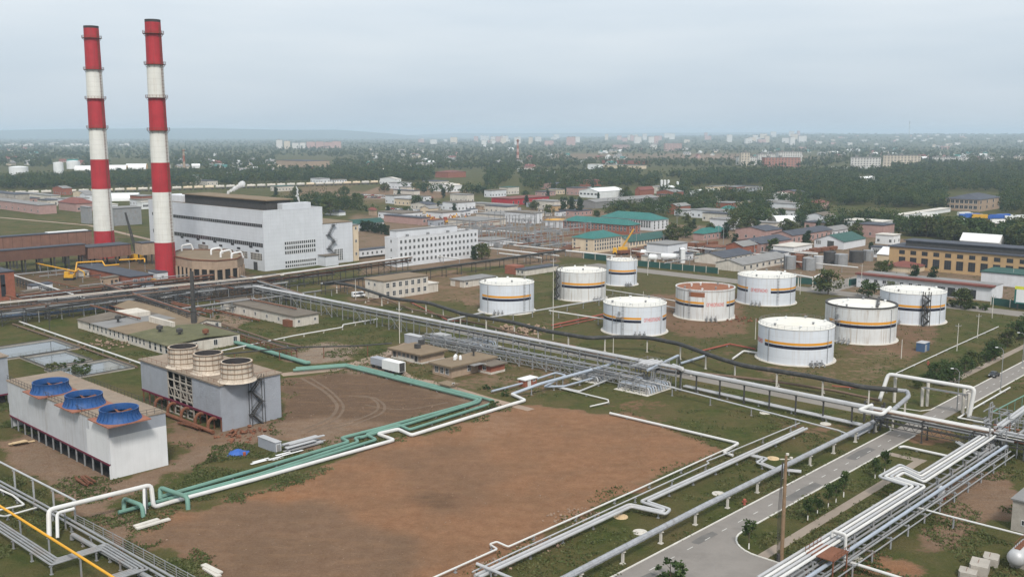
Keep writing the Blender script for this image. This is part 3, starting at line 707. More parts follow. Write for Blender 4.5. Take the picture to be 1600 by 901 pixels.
def offset(pts, do, dz):
    res = []
    for i, p in enumerate(pts):
        d1 = pts[i] - pts[i - 1] if i else pts[1] - pts[0]; d2 = pts[i + 1] - pts[i] if i < len(pts) - 1 else d1
        d1 = Vector((d1.x, d1.y, 0)); d2 = Vector((d2.x, d2.y, 0))
        if d1.length < 1e-3: d1 = d2
        if d2.length < 1e-3: d2 = d1
        if d1.length < 1e-3: d1 = d2 = Vector((1, 0, 0))
        n1 = Vector((-d1.y, d1.x, 0)).normalized(); n2 = Vector((-d2.y, d2.x, 0)).normalized(); b = n1 + n2
        b = n1 if b.length < .2 else b / max(b.dot(n1), .35)
        res.append(p + b * do + Vector((0, 0, dz)))
    return res
def rack(name, label, p0, p1, pipes, width, step=8, levels=(0,), m='steel', group=None, brace=4, post=.22, rail=False, truss=False):
    """two-column frames carrying parallel pipes: pipes = (offset, height above lowest level, radius, material)"""
    p0, p1 = P3(p0), P3(p1); d = (p1 - p0); d.z = 0; Ln = d.length; d.normalize(); n = Vector((-d.y, d.x, 0)); rz = atan2(d.y, d.x)
    h0 = p0.z
    t = thing(name, label, 'pipe rack', (p0.x, p0.y, 0), group, rz)
    top = h0 + max(levels)
    mb = MB(); w = width / 2
    for s in (-1, 1): mb.box(-post / 2, s * w - post / 2, -.1, post / 2, s * w + post / 2, top); mb.box(-post, s * w - post, 0, post, s * w + post, .25)
    for lv in levels: mb.box(-post * .45, -w - .3, h0 + lv - .25, post * .45, w + .3, h0 + lv - .003)
    fm = mb.mesh('frame', M[m])
    mb2 = MB(); k = step * .8
    mb2.v, mb2.f, mb2.m = [], [], []
    for s in (-1, 1):
        mb2.bar((.1, s * w, .3), (step - .1, s * w, top - .3), .1); mb2.bar((.1, s * w + .1 * s, top - .3), (step - .1, s * w + .1 * s, .3), .1)
    bm_ = mb2.mesh('brace', M[m])
    nf = int(Ln / step)
    for i in range(nf + 1):
        inst('frame', fm, t, (i * step, 0, 0))
        if brace and i % brace == 1 and i < nf: inst('brace', bm_, t, (i * step, 0, 0))
    for lv in levels:
        for s in (-1, 1):
            mb = MB(); mb.box(.15, s * w - .09, h0 + lv - .52, Ln, s * w + .09, h0 + lv - .26); mb.build('beam', M[m], t, local=True)
    if truss:
        mb = MB()
        for i in range(int(nf * step / 2)):
            x = i * 2.0
            for s in (-1, 1): mb.bar((x, s * w, h0 + min(levels) - .3), (x + 1, s * w, h0 + min(levels) - 1.6), .09); mb.bar((x + 1, s * w, h0 + min(levels) - 1.6), (x + 2, s * w, h0 + min(levels) - .3), .09)
        for s in (-1, 1): mb.box(0, s * w - .07, h0 + min(levels) - 1.7, Ln, s * w + .07, h0 + min(levels) - 1.55)
        mb.build('truss', M[m], t, local=True)
    for o, z, r, pm in pipes:
        mb = MB(); mb.tube([Vector((-.5, o, h0 + z + r)), Vector((Ln + .5, o, h0 + z + r))], r, 8)
        k = 3.0 + random.random()
        x = k
        while x < Ln - 1: mb.tube([Vector((x - .05, o, h0 + z + r)), Vector((x + .05, o, h0 + z + r))], r * 1.10, 8); x += 5.5
        mb.build('pipe', M[pm], t, smooth=True, local=True)
    if rail:
        mb = MB()
        for s in (-1, 1):
            for zz in (.55, 1.05): mb.box(0, s * (w + .25) - .03, top + zz, Ln, s * (w + .25) + .03, top + zz + .06)
            for i in range(int(Ln / 2)): mb.box(i * 2 - .03, s * (w + .25) - .02, top, i * 2 + .03, s * (w + .25) + .02, top + 1.05)
        mb.build('railing', M[m], t, local=True)
    return t

# ------------------------------------------------------------------ two striped power-station chimneys
def chimney(F, ytop, bands, rings, rb, rt, label, door):
    P = G(*F); H = topz(P, ytop)
    t = thing('factory_chimney', label, 'chimney', P, 'striped chimneys of the power station')
    zs = [0] + [topz(P, y) for y in bands] + [H]
    rad = lambda z: rb + (rt - rb) * (z / H) ** .8
    mb = MB(); prof = []; red = True
    for a, b in zip(zs[:-1], zs[1:]):
        k = max(2, int((b - a) / 6))
        for i in range(k): z = a + (b - a) * i / k; prof.append((rad(z), z, 0 if red else 1))
        red = not red
    prof += [(rt, H - 1.2, 2), (rt, H, 2), (rt - .5, H + .004, 2), (rt - .6, H - 6, 2)]
    mb.lathe((0, 0, 0), prof, 40); mb.poly([((rt - .6) * cos(i * pi / 8), (rt - .6) * sin(i * pi / 8), H - 6) for i in range(16)], 2)
    mb.build('shaft', [M['red'], M['chimwhite'], M['soot_and_shade']], t, smooth=True, local=True)
    for y in rings:
        z = topz(P, y); r0 = rad(z); mb = MB()
        mb.lathe((0, 0, z), [(r0 + .01, -.15), (r0 + 1.1, -.1), (r0 + 1.1, 0), (r0 + .01, 0)], 32)
        for zz in (.6, 1.2): mb.lathe((0, 0, z), [(r0 + 1.03, zz - .04), (r0 + 1.1, zz - .04), (r0 + 1.1, zz + .04), (r0 + 1.03, zz + .04)], 32)
        for i in range(20): a = i * pi / 10; mb.bar(((r0 + 1.06) * cos(a), (r0 + 1.06) * sin(a), z), ((r0 + 1.06) * cos(a), (r0 + 1.06) * sin(a), z + 1.2), .08)
        for i in range(10): a = i * pi / 5; mb.bar((r0 * cos(a), r0 * sin(a), z - 1.4), ((r0 + 1) * cos(a), (r0 + 1) * sin(a), z - .1), .1)
        mb.build('gallery', M['rust'], t, local=True)
    a = radians(-25); mb = MB()
    for s in (-.25, .25):
        for z in range(2, int(H) - 3, 4):
            p = Vector(((rad(z) + .35) * cos(a) - s * sin(a), (rad(z) + .35) * sin(a) + s * cos(a), z)); q = Vector(((rad(z + 4) + .35) * cos(a) - s * sin(a), (rad(z + 4) + .35) * sin(a) + s * cos(a), z + 4)); mb.bar(p, q, .09)
    for z in np.arange(3, H - 3, 1.6): r0 = rad(z); mb.lathe((r0 * cos(a) + .45, r0 * sin(a) - .2, z), [(.5, 0), (.5, .1)], 8)
    mb.build('ladder', M['rust'], t, local=True)
    return t
chimney((165, 402), 41, [360, 295, 249, 200, 154, 109], [60, 109, 154.5, 200], 5.4, 3.75, 'red and white striped chimney behind the brown flue duct, the slightly shorter and farther one', 0)
chimney((260, 433), 31, [378, 300, 254, 204, 153, 102], [53, 101, 153, 204], 4.75, 3.4, 'red and white striped chimney whose red foot stands clear beside the grey power station', 1)

# ------------------------------------------------------------------ power station
b = Bld('power_station', 'large pale grey panelled power station hall with dark ribbon windows beside the chimneys', (414, 424), xl=236, xr=506, top=331)
b.walls('cladding').parapet('bitumen', 'cladding', .6)
H, LC, LA = b.h, b.lc, b.la
mo = b.box('roof_monitor', 'dsteel', 6, 6, H, 20, LC - 30, H + 4.6)
mb = MB(); mb.box(5, 5, H + 4.61, 21, LC - 29, H + 5.1); mb.build('monitor_roof', M['roofbrown'], mo, local=True)
b.box('roof_monitor', 'cladding', 12, 1.2, H + .1, LA - 6, 5.5, H + 3.2)
b.box('roof_house', 'whitewall', 8, LC - 24, H, 18, LC - 3, H + 3.5)
def ribbon(b, face, a0, a1, z0, z1, nx, ny, fm='frame', gm='glass'):
    me = win_mesh(a1 - a0, z1 - z0, nx, ny, fm, gm, .42)
    if face == 'A': inst('window', me, b.t, ((a0 + a1) / 2, -.004, z0))
    else: inst('window', me, b.t, (-.004, (a0 + a1) / 2, z0), (0, 0, -pi / 2))
yb = lambda y: topz(b.P, y)
ribbon(b, 'C', .8, LC - 4, yb(356), yb(350.5), 60, 1, 'steel')
ribbon(b, 'C', .8, LC - 4, yb(387), yb(380.5), 60, 1, 'steel')
for i in range(3): ribbon(b, 'C', 2 + i * 13, 12 + i * 13, yb(408), yb(397), 8, 3, 'oldwall')
ribbon(b, 'C', 52, 62, yb(408), yb(396), 8, 3, 'oldwall')
a0, a1 = along(b.P, A, 446), along(b.P, A, 494)
for y0, y1 in ((382, 377), (389.5, 384), (397, 391.5)): ribbon(b, 'A', a0, a1, yb(y0 + 4), yb(y1 + 4), 15, 1)
for y0, y1 in ((412, 407.5), (418, 414)): ribbon(b, 'A', a0, a1, yb(y0 + 4), yb(y1 + 4), 15, 1)
b.door('C', 8, 3.5, 4, 'dsteel'); b.door('C', 30, 3.5, 4, 'dsteel')
for i in range(14):
    me = win_mesh(3.0, 1.0, 3, 1, 'dsteel'); inst('window', me, b.t, (-.006, 6 + i * 5.6, yb(395) + (i % 3) * 1.6), (0, 0, -pi / 2))
# lower bay with zigzag escape stair
b2 = Bld('power_station_annex', 'lower pale grey annex with a zigzag fire escape on its front, right of the hall', (507, 413.5), la=None, xr=552, lc=26, top=350)
b2.walls('cladding').slab('roofbrown', .2, .35)
ys = lambda y: topz(b2.P, y)
me = win_mesh(along(b2.P, A, 536) - along(b2.P, A, 523), ys(391) - ys(409), 5, 5, bar=.4); inst('window', me, b2.t, (along(b2.P, A, 529.5), -.004, ys(409)))
mb = MB(); x0, x1 = along(b2.P, A, 513), along(b2.P, A, 522); zz = [ys(y) for y in (398, 388, 378, 367, 352)]
for i in range(4):
    a, c = (x0, x1) if i % 2 else (x1, x0)
    for yy in (-.5, -1.6): mb.bar((a, yy, zz[i]), (c, yy, zz[i + 1]), .10, .2); mb.bar((a, yy, zz[i] + 1), (c, yy, zz[i + 1] + 1), .08)
    for k in range(9): t_ = k / 8; mb.box(a + (c - a) * t_ - .2, -1.6, zz[i] + (zz[i + 1] - zz[i]) * t_, a + (c - a) * t_ + .2, -.5, zz[i] + (zz[i + 1] - zz[i]) * t_ + .06)
    mb.box(c - 1.1, -1.8, zz[i + 1] - .1, c + 1.1, -.05, zz[i + 1]); mb.bar((c - 1, -1.7, zz[i + 1] + 1), (c + 1, -1.7, zz[i + 1] + 1), .08)
    for xx in (c - 1, c + 1): mb.bar((xx, -1.7, zz[i + 1]), (xx, -1.7, zz[i + 1] + 1), .08)
mb.build('fire_escape', M['dsteel'], b2.t, local=True)
b2.box('porch', 'cladding', along(b2.P, A, 498), -6, -.1, along(b2.P, A, 518), -.01, ys(398)); b2.box('porch_roof', 'bitumen', along(b2.P, A, 497), -6.4, ys(398) + .005, along(b2.P, A, 519), 0 - .02, ys(397))
b3 = Bld('boiler_house_wing', 'narrow cream wing with a grey roof tucked behind the grey annex', (553, 408), xr=561, lc=18, top=352); b3.walls('cream').slab('roofgrey').wins('A', 1, 3, 1.2, 1.6, z0=3)
# white office block
b = Bld('office_block', 'long white four-storey works office with rows of small dark windows and a flat roof', (622, 417.5), xl=602, xr=747, top=373)
b.walls('whitewall').parapet('roofgrey', 'whitewall', .5)
b.wins('A', 19, 4, 1.5, 1.75, 1.5, b.la - 1.2, 2.0, b.h - .9, 2, 1)
b.wins('C', 1, 3, 1.2, 1.6, z0=3)
b.box('roof_house', 'whitewall', 3, b.lc * .45, b.h, b.la * .80, b.lc - .3, b.h + 3.2); b.box('roof_house_cap', 'roofgrey', 2.8, b.lc * .45 - .2, b.h + 3.21, b.la * .80 + .2, b.lc, b.h + 3.5)
for i in range(4): b.box('roof_vent', 'steel', 8 + i * 14, 2, b.h, 9.2 + i * 14, 3.2, b.h + 1.5)
b = Bld('gallery', 'low white covered passage with square windows joining the annex to the office', (556, 405), xr=621, lc=5, top=392, cat='passage')
b.walls('whitewall', z0=1.0).slab('roofdark', .3, .25).wins('A', 9, 1, 1.3, 1.5, z0=b.h - 2.6)
b = Bld('workshop', 'cream two-storey workshop with dark windows and a brown flat roof near the tanks', (600, 468.5), xl=571, xr=669, top=440)
b.walls('oldwall').slab('roofbrown', .35, .35).wins('A', 7, 2, 1.7, 2.0, 1.2, b.la - 1, 1.2, b.h - .8, 2, 2)
b.door('C', 2.5, 1.5, 2.4, 'dsteel').wins('C', 2, 1, 1.2, 1.4, 5, 10, z0=5)
b.box('annex_block', 'oldwall', b.la + .01, .4, -.1, b.la + 6, 7, 3.6); b.box('annex_roof', 'concl', b.la + .01, .1, 3.61, b.la + 6.3, 7.3, 3.9)
b = Bld('garage', 'low concrete garage with pale grey flat roof between the cream workshop and the tanks', (725, 449.5), xl=704, xr=774, top=439)
b.walls('oldwall').slab('roofgrey', .4, .3).wins('A', 3, 1, 1.4, 1.4, z0=1).door('C', 4, 3, 2.8, 'tanbrick')
b = Bld('pump_house', 'low white pump house with a black roof behind the second and third tanks', (820, 431), xl=806, xr=872, top=422)
b.walls('oldwall').slab('roofdark', .4, .3).wins('C', 2, 1, 1.2, 1.3, z0=1); b.box('annex_block', 'brick', -.2, b.lc + .01, -.1, 6, b.lc + 7, 4)

# ------------------------------------------------------------------ storage tanks
def text_mesh(body, size):
    cu = bpy.data.curves.new('lettering', 'FONT'); cu.body = body; cu.size = size; cu.align_x = 'CENTER'; cu.align_y = 'CENTER'; cu.extrude = 0
    cu.offset = .015
    o = bpy.data.objects.new('lettering', cu); COL.objects.link(o)
    dg = bpy.context.evaluated_depsgraph_get(); me = bpy.data.meshes.new_from_object(o.evaluated_get(dg)); bpy.data.objects.remove(o)
    return me
def tank(label, xl, xr, ybot, yrim, stripes, text=None, roof='tankroof', shell='tank', dome=.055, ladder=(), stair=None, ring=True, cage=None, rail=True, rust=False):
    cx, hw = (xl + xr) / 2, (xr - xl) / 2
    Pf = G(cx, ybot); d = Vector((Pf.x, Pf.y, 0)).normalized(); r = 11.0
    for _ in range(6): c = Pf + d * r; r = hw * dist(c) / F_PX * .995
    c = Pf + d * r; c.z = 0; H = topz(c, yrim)
    t = thing('storage_tank', label, 'storage tank', c, 'white oil storage tanks')
    fa = atan2(-d.y, -d.x)                       # bearing that faces the viewer
    ang = lambda x: fa + math.asin(max(-1, min(1, (x - cx) / hw)))
    mb = MB(); mb.lathe((0, 0, 0), [(r, -.1), (r, H * .33), (r, H * .66), (r, H)], 72); s_ = mb.build('shell', M[shell], t, smooth=True, local=True)
    mb = MB(); mb.lathe((0, 0, 0), [(r + .12, H - .12), (r + .12, H + .02), (r - .02, H + .03), (r * .66, H + r * dome * .6), (r * .33, H + r * dome * .9), (.3, H + r * dome)], 64)
    mb.poly([(.3 * cos(i * pi / 4), .3 * sin(i * pi / 4), H + r * dome) for i in range(8)])
    rf = mb.build('roof', M[roof], t, smooth=True, local=True, edge=50)
    if ring:
        mb = MB(); mb.lathe((0, 0, 0), [(r + .9, -.1), (r + .7, .22), (r - .1, .24)], 64); mb.build('foundation_ring', M['concl'], t, smooth=True, local=True)
    def arc_strip(a0, a1, z0, z1, rr, m, nm):
        mb = MB(); k = max(4, int(abs(a1 - a0) / .08)); 
        for i in range(k):
            p, q = a0 + (a1 - a0) * i / k, a0 + (a1 - a0) * (i + 1) / k
            mb.poly([(rr * cos(p), rr * sin(p), z0), (rr * cos(q), rr * sin(q), z0), (rr * cos(q), rr * sin(q), z1), (rr * cos(p), rr * sin(p), z1)])
        return mb.build(nm, m, t, smooth=True, local=True)
    for x0, x1 in stripes:
        a0 = ang(x0) if x0 > xl else fa - 2.0; a1 = ang(x1) if x1 < xr else fa + 2.0
        arc_strip(a0, a1, H * .565, H * .635, r + .03, M['orange'], 'orange_stripe'); arc_strip(a0, a1, H * .455, H * .54, r + .03, M['black'], 'navy_stripe')
    if text:
        (body, x0, x1) = text; a0, a1 = (ang(x0) if x0 > xl else fa - 1.9), ang(x1); am = (a0 + a1) / 2; wid = abs(a1 - a0) * r
        me = text_mesh(body, 1.0); xs = [v.co.x for v in me.vertices]; ysz = [v.co.y for v in me.vertices]; k = wid / (max(xs) - min(xs)); kz = max(k, H * .125 / (max(ysz) - min(ysz)))
        for v in me.vertices:
            a = am + (v.co.x * k) / r; z = H * .54 + (v.co.y) * kz
            v.co = ((r + .05) * cos(a), (r + .05) * sin(a), z)
        me.materials.clear(); me.materials.append(M['redletter']); inst('lettering', me, t)
    if rail:
        mb = MB(); rr = r - .25
        for zz in (.55, 1.05): mb.lathe((0, 0, H), [(rr - .03, zz - .03), (rr + .03, zz - .03), (rr + .03, zz + .03), (rr - .03, zz + .03)], 48)
        for i in range(32): a = i * pi / 16; mb.bar((rr * cos(a), rr * sin(a), H), (rr * cos(a), rr * sin(a), H + 1.05), .06)
        mb.build('railing', M['steel'], t, local=True)
    for i in range(7):                           # hatches and vents on the roof
        a = fa + i * .9 + r; rr = r * (.80 if i % 3 else .5); z = H + r * dome * (1 - rr / r) + .05
        mb = MB(); mb.lathe((rr * cos(a), rr * sin(a), z), [(.28, -.2), (.28, .55), (.45, .6), (.45, .75), (.02, .9)], 12); mb.build('roof_vent', M['steel' if i % 2 else 'white'], rf, local=True)
    for x in ladder:
        a = ang(x); mb = MB(); e = Vector((cos(a), sin(a), 0)); s = Vector((-sin(a), cos(a), 0))
        for k in (-.28, .28): mb.bar(e * (r + .35) + s * k + Vector((0, 0, .2)), e * (r + .35) + s * k + Vector((0, 0, H + 1.1)), .07)
        for z in np.arange(.5, H + 1, .6): mb.bar(e * (r + .35) + s * -.28 + Vector((0, 0, z)), e * (r + .35) + s * .28 + Vector((0, 0, z)), .05)
        for z in np.arange(2.5, H + 1, 1.2): mb.lathe(e * (r + .65) + Vector((0, 0, z)), [(.42, -.03), (.42, .03)], 10)
        mb.build('ladder', M['steel'], t, local=True)
    if stair:                                    # scaffold tower with stair flights against the shell
        a = ang(stair[0]); rr = r + 1.5; e = Vector((cos(a), sin(a), 0)); s = Vector((-sin(a), cos(a), 0)); mb = MB(); wd = stair[1]; o = e * rr
        for i in (-1, 1):
            for j in (-1, 1): mb.bar(o + s * wd * i + e * j * .9, o + s * wd * i + e * j * .9 + Vector((0, 0, H + 1.2)), .24)
        k = 6
        for f in range(k):
            z0, z1 = H * f / k, H * (f + 1) / k; g = 1 if f % 2 else -1
            for j in (-.45, .45): mb.bar(o + s * wd * g + e * j + Vector((0, 0, z0)), o - s * wd * g + e * j + Vector((0, 0, z1)), .18, .34)
            for q in range(6): p = o + s * wd * g * (1 - q / 3) + Vector((0, 0, z0 + (z1 - z0) * q / 6)); mb.bar(p - e * .45, p + e * .45, .25, .05)
            for i in (-1, 1): mb.bar(o + s * wd * i - e * .9 + Vector((0, 0, z1)), o + s * wd * i + e * .9 + Vector((0, 0, z1)), .1)
            mb.bar(o - s * wd + e * .9 + Vector((0, 0, z1)), o + s * wd + e * .9 + Vector((0, 0, z1)), .1); mb.bar(o - s * wd + e * .9 + Vector((0, 0, z0)), o + s * wd + e * .9 + Vector((0, 0, z1)), .07)
        mb.build('stair_tower', M['dsteel'], t, local=True)
    if cage:                                     # small platform and instrument box high on the shell
        a = ang(cage); e = Vector((cos(a), sin(a), 0)); s = Vector((-sin(a), cos(a), 0)); mb = MB(); o = e * (r + .05)
        mb.obox(o - s * 1.0 + Vector((0, 0, H * .62)), s * 2.0, e * 1.3, (0, 0, .1)); 
        for k in (-1, 1): mb.bar(o + s * k + e * 1.3 + Vector((0, 0, H * .62)), o + s * k + e * 1.3 + Vector((0, 0, H * .62 + 1.1)), .07); mb.bar(o + s * k * .9 + e * .3 + Vector((0, 0, .2)), o + s * k * .9 + e * .3 + Vector((0, 0, H * .62)), .09)
        mb.bar(o - s + e * 1.3 + Vector((0, 0, H * .62 + 1.1)), o + s + e * 1.3 + Vector((0, 0, H * .62 + 1.1)), .07)
        mb.obox(o - s * .3 + e * .05 + Vector((0, 0, H * .72)), s * .7, e * .5, (0, 0, .9)); mb.build('platform', M['steel'], t, local=True)
    # inlet manifold and foam line at the foot
    mb = MB(); a = fa - .7 + (r % 1) * 1.2
    for k in range(3):
        q = a + k * .13; e = Vector((cos(q), sin(q), 0)); mb.tube([e * (r - .1) + Vector((0, 0, .9)), e * (r + 2.6) + Vector((0, 0, .9)), e * (r + 2.6) + Vector((0, 0, .1))], .2, 8, fillet=.4); mb.lathe(e * (r + 1.3) + Vector((0, 0, .9)), [(.02, -.45), (.42, -.4), (.42, .4), (.1, .45), (.1, .9), (.35, .92), (.35, 1.0), (.02, 1.02)], 10)
    mb.build('valve_manifold', M['steel'], t, smooth=True, local=True)
    mb = MB(); q = fa + .95; e = Vector((cos(q), sin(q), 0)); mb.tube([e * (r + .15) + Vector((0, 0, .2)), e * (r + .15) + Vector((0, 0, H - .4)), e * (r - .1) + Vector((0, 0, H - .4))], .09, 6)
    e2 = Vector((cos(fa - .75), sin(fa - .75), 0)); mb.tube([e2 * (r + .15) + Vector((0, 0, .2)), e2 * (r + .15) + Vector((0, 0, H - .4))], .09, 6); mb.build('foam_line', M['steel'], t, smooth=True, local=True)
    return t, c, r, H, rf, fa
TXT = 'ОГНЕОПАСНО'
tank('white tank with unbroken orange and navy stripe beside the garage, leftmost of the tank farm', 749.5, 834.5, 492, 439.5, [(754, 829)], ladder=(818,))
tank('off-white tank with an open stair tower on its left side and ribbed streaky shell', 869.5, 946.5, 471, 421, [(878, 944)], shell='tankold', stair=(875, 1.2))
tank('small tall white tank standing behind the others by the green fence', 947, 995, 447, 405, [(951, 993)], rail=True)
tank('white tank with red lettering and a caged platform, nearest the long silver pipe rack', 942, 1040, 525.5, 471, [(940, 1001), (1033.5, 1042)], (TXT, 1005, 1030), ladder=(974,), cage=968)
rt_ = tank('white tank with a rust-brown open roof and red lettering', 1055, 1146, 501, 448.5, [(1054, 1099), (1133, 1148)], (TXT, 1103, 1129), roof='rustroof', shell='tankold', dome=-.01, ladder=(1078,), rail=False)
tank('white tank with red lettering breaking its stripe, behind the rust-roofed tank by the wide road', 1152, 1240.5, 478, 428.5, [(1150, 1169), (1203, 1243)], (TXT, 1173.5, 1198), ladder=(1213,))
tank('largest and nearest white tank with plain domed cream roof on a wide concrete ring', 1184, 1299, 571.5, 505, [(1196, 1295)], (TXT, 1180, 1192.5), ladder=())
fr = tank('white tank with black-edged sunken roof and rust runs, behind the nearest tank', 1289, 1396, 538, 474.5, [(1297, 1394)], shell='tankold', ladder=(1308,), dome=.02, cage=1310, rail=False)
tank('white tank with a dark zigzag stair tower on its front near the garage row', 1375, 1472, 507.5, 452.5, [(1398, 1470)], stair=(1441, 1.0), rail=True)
# rims and roof furniture of the two odd roofs
t, c, r, H, rf, fa = rt_
mb = MB(); mb.lathe((0, 0, H), [(r + .02, -.3), (r + .15, 0), (r + .15, .45), (r - .25, .45), (r - .25, .04)], 64); mb.build('rim', M['tankold'], t, smooth=True, local=True)
mb = MB()
a = fa - .55
for i in range(6): p, q = a + i * .09, a + (i + 1) * .09; mb.poly([((r + .045) * cos(p), (r + .045) * sin(p), H * .80), ((r + .045) * cos(q), (r + .045) * sin(q), H * .80), ((r + .045) * cos(q), (r + .045) * sin(q), H * .96), ((r + .045) * cos(p), (r + .045) * sin(p), H * .96)])
mb.build('rust_patch', M['rustroof'], t, local=True)
t, c, r, H, rf, fa = fr
mb = MB(); mb.lathe((0, 0, H), [(r + .02, -.15), (r + .12, 0), (r + .12, .5), (r - .5, .5), (r - .5, .05)], 64); mb.build('rim', M['dsteel'], t, smooth=True, local=True)
mb = MB(); e = Vector((cos(fa + 2.6), sin(fa + 2.6), 0)); s = Vector((cos(fa + .6), sin(fa + .6), 0)); mb.bar(e * r * .95 + Vector((0, 0, H + 1.2)), s * r * .75 + Vector((0, 0, H + .4)), .9, .18); mb.build('rolling_ladder', M['dsteel'], t, local=True)
# ------------------------------------------------------------------ cooling towers
def lattice(mb, x0, x1, z0, z1, y, nx, nz, w=.18):
    for i in range(nx + 1): x = x0 + (x1 - x0) * i / nx; mb.box(x - w / 2, y, z0, x + w / 2, y + w, z1)
    for j in range(nz + 1): z = z0 + (z1 - z0) * j / nz; mb.box(x0, y + .01, z - w / 2, x1, y + w - .01, z + w / 2)
b = Bld('cooling_tower', 'white panelled cooling tower with three blue fan rings on its roof', (173, 749), xl=17, xr=263, top=664, cat='cooling tower')
la, lc, h = b.la, b.lc, b.h; zb = topz(b.P, 725)
me = b.box('wall', 'ctwhite', 0, 0, zb, .25, lc, h)
b.box('wall', 'ctwhite2', .26, -.02, -.1, la, .22, h - 2.6); b.box('wall_strip', 'ctgrey', .26, 0, h - 2.59, la, .22, h)
b.box('wall', 'ctwhite', la - .25, .23, zb, la, lc, h); b.box('wall', 'ctwhite', .26, lc - .25, 0, la - .26, lc, h)
b.box('patch_panel', 'ctwhite2', -.05, 0.01, zb + .05, -.004, 9.5, h - 2.6); b.box('patch_panel', 'ctwhite2', -.05, 0.01, h - 2.59, -.004, 8.0, h - .05)
b.box('roof', 'ctroof', -.15, -.15, h + .004, la + .15, lc + .15, h + .30)
b.box('beam', 'magenta', -.10, .02, zb - .35, .12, lc, zb - .005); b.box('inner_wall', 'dark', 2.6, .3, -.1, 3.0, lc - .3, zb + 1); b.box('floor_slab', 'dark', .3, .3, -.05, 2.55, lc - .3, .03)  # near-black faces paint the shade of the open recess behind the columns
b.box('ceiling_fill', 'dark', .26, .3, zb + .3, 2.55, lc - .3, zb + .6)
n = 14
for i in range(n):
    y = .2 + (lc - .6) * i / (n - 1); b.box('column', 'steel' if i else 'ctwhite2', .02, y - .15, -.1, .24, y + .15, zb - .36)
mb = MB()
for s0, s1 in (((0, 0), (0, lc)), ((0, 0), (la, 0)), ((la, 0), (la, lc))):
    p, q = Vector((*s0, h + .3)), Vector((*s1, h + .3)); L_ = (q - p).length
    for zz in (.5, 1.05): mb.bar(p + Vector((0, 0, zz)), q + Vector((0, 0, zz)), .06)
    for i in range(int(L_ / 1.6) + 1): r_ = p + (q - p) * min(1, i * 1.6 / L_); mb.bar(r_, r_ + Vector((0, 0, 1.05)), .06)
mb.build('railing', M['dsteel'], b.t, local=True)
fanr = 26.5 * dist(G(132, 612, h)) / F_PX
def fanblades(r, parent, c):
    mb = MB()
    for i in range(6):
        a = i * pi / 3 + .3; e = Vector((cos(a), sin(a), 0)); s = Vector((-sin(a), cos(a), 0))
        mb.poly([c + e * .5 - s * .2, c + e * r * .93 - s * .28 + Vector((0, 0, -.1)), c + e * r * .93 + s * .28 + Vector((0, 0, .1)), c + e * .5 + s * .25]); mb.poly([c + e * .5 + s * .25, c + e * r * .93 + s * .28 + Vector((0, 0, .1)), c + e * r * .93 - s * .28 + Vector((0, 0, -.14)), c + e * .5 - s * .2 + Vector((0, 0, -.04))])
    mb.lathe(c, [(.02, -.3), (.35, -.25), (.35, .2), (.02, .3)], 14); mb.bar(c + Vector((.4, .2, -.3)), c + Vector((r, .2, -.3)), .2)
    return mb.build('fan', M['rust'], parent, local=True)
for x, y, lab in ((79, 597, 'blue'), (131, 617, 'blue'), (186, 639, 'blue')):
    q = G(x, y + 3, h + 2); l = Matrix.Rotation(-AZ, 3, 'Z') @ (q - b.P); c = Vector((l.x, l.y, h + .31)); r = fanr
    mb = MB(); mb.box(c.x - r * 1.18, c.y - r * 1.18, h + .31, c.x + r * 1.18, c.y + r * 1.18, h + .55); mb.build('fan_pad', M['ctpad'], b.t, local=True)
    mb = MB(); mb.lathe((c.x, c.y, h + .56), [(r * 1.14, 0), (r * 1.02, .5), (r * .965, 1.0), (r * .955, 1.6), (r * .975, 2.0), (r * 1.0, 2.15), (r * .94, 2.15), (r * .91, 1.6), (r * .91, .9)], 40)
    for i in range(24): a = i * pi / 12; e = Vector((cos(a), sin(a), 0)); o = Vector((c.x, c.y, h + .56)); mb.bar(o + e * r * 1.10 + Vector((0, 0, .1)), o + e * r * .97 + Vector((0, 0, 1.2)), .12); mb.bar(o + e * r * .97 + Vector((0, 0, 1.2)), o + e * r * .985 + Vector((0, 0, 2.0)), .12)
    rg = mb.build('fan_ring', M['blue'], b.t, smooth=True, local=True)
    mb = MB(); mb.poly([(c.x + r * .97 * cos(i * pi / 12), c.y + r * .97 * sin(i * pi / 12), h + .75) for i in range(24)]); mb.build('shaft_shade_disc', M['dark'], rg, local=True)  # black disc stands in for the shade down the fan opening
    fanblades(r * .9, rg, Vector((c.x, c.y, h + 1.75)))

b = Bld('cooling_tower', 'grey panelled cooling tower with three beige stacks and an open rusty bay', (346.5, 674.5), xl=223, xr=440, top=602, cat='cooling tower')
la, lc, h = b.la, b.lc, b.h; zb = 3.4
y1, y2 = along(b.P, Cc, 303), along(b.P, Cc, 264)
b.box('wall', 'ctgrey', 0, 0, zb, .25, y1, h - .1); b.box('wall', 'ctgrey', 0, y2, zb, .25, lc, h - .1)
b.box('wall', 'ctgrey', .26, -.02, -.1, la, .2, h - .1); b.box('wall', 'ctgrey', la - .25, .21, 0, la, lc, h - .1); b.box('wall', 'ctgrey', .26, lc - .25, zb, la - .26, lc, h - .1)
b.box('roof', 'ctroof', -.4, -.4, h - .09, la + .4, lc + .4, h + .25)
mb = MB()
for xx in (.02, 1.6, 3.2):
    mb2 = MB(); lattice(mb2, y1 + .1, y2 - .1, .2, h - .4, 0, 4, 5, .26)
    for p in mb2.v: mb.v.append((xx + p[1], p[0], p[2]))
    k = len(mb.v) - len(mb2.v); mb.f += [tuple(i + k for i in f[::-1]) for f in mb2.f]; mb.m += mb2.m
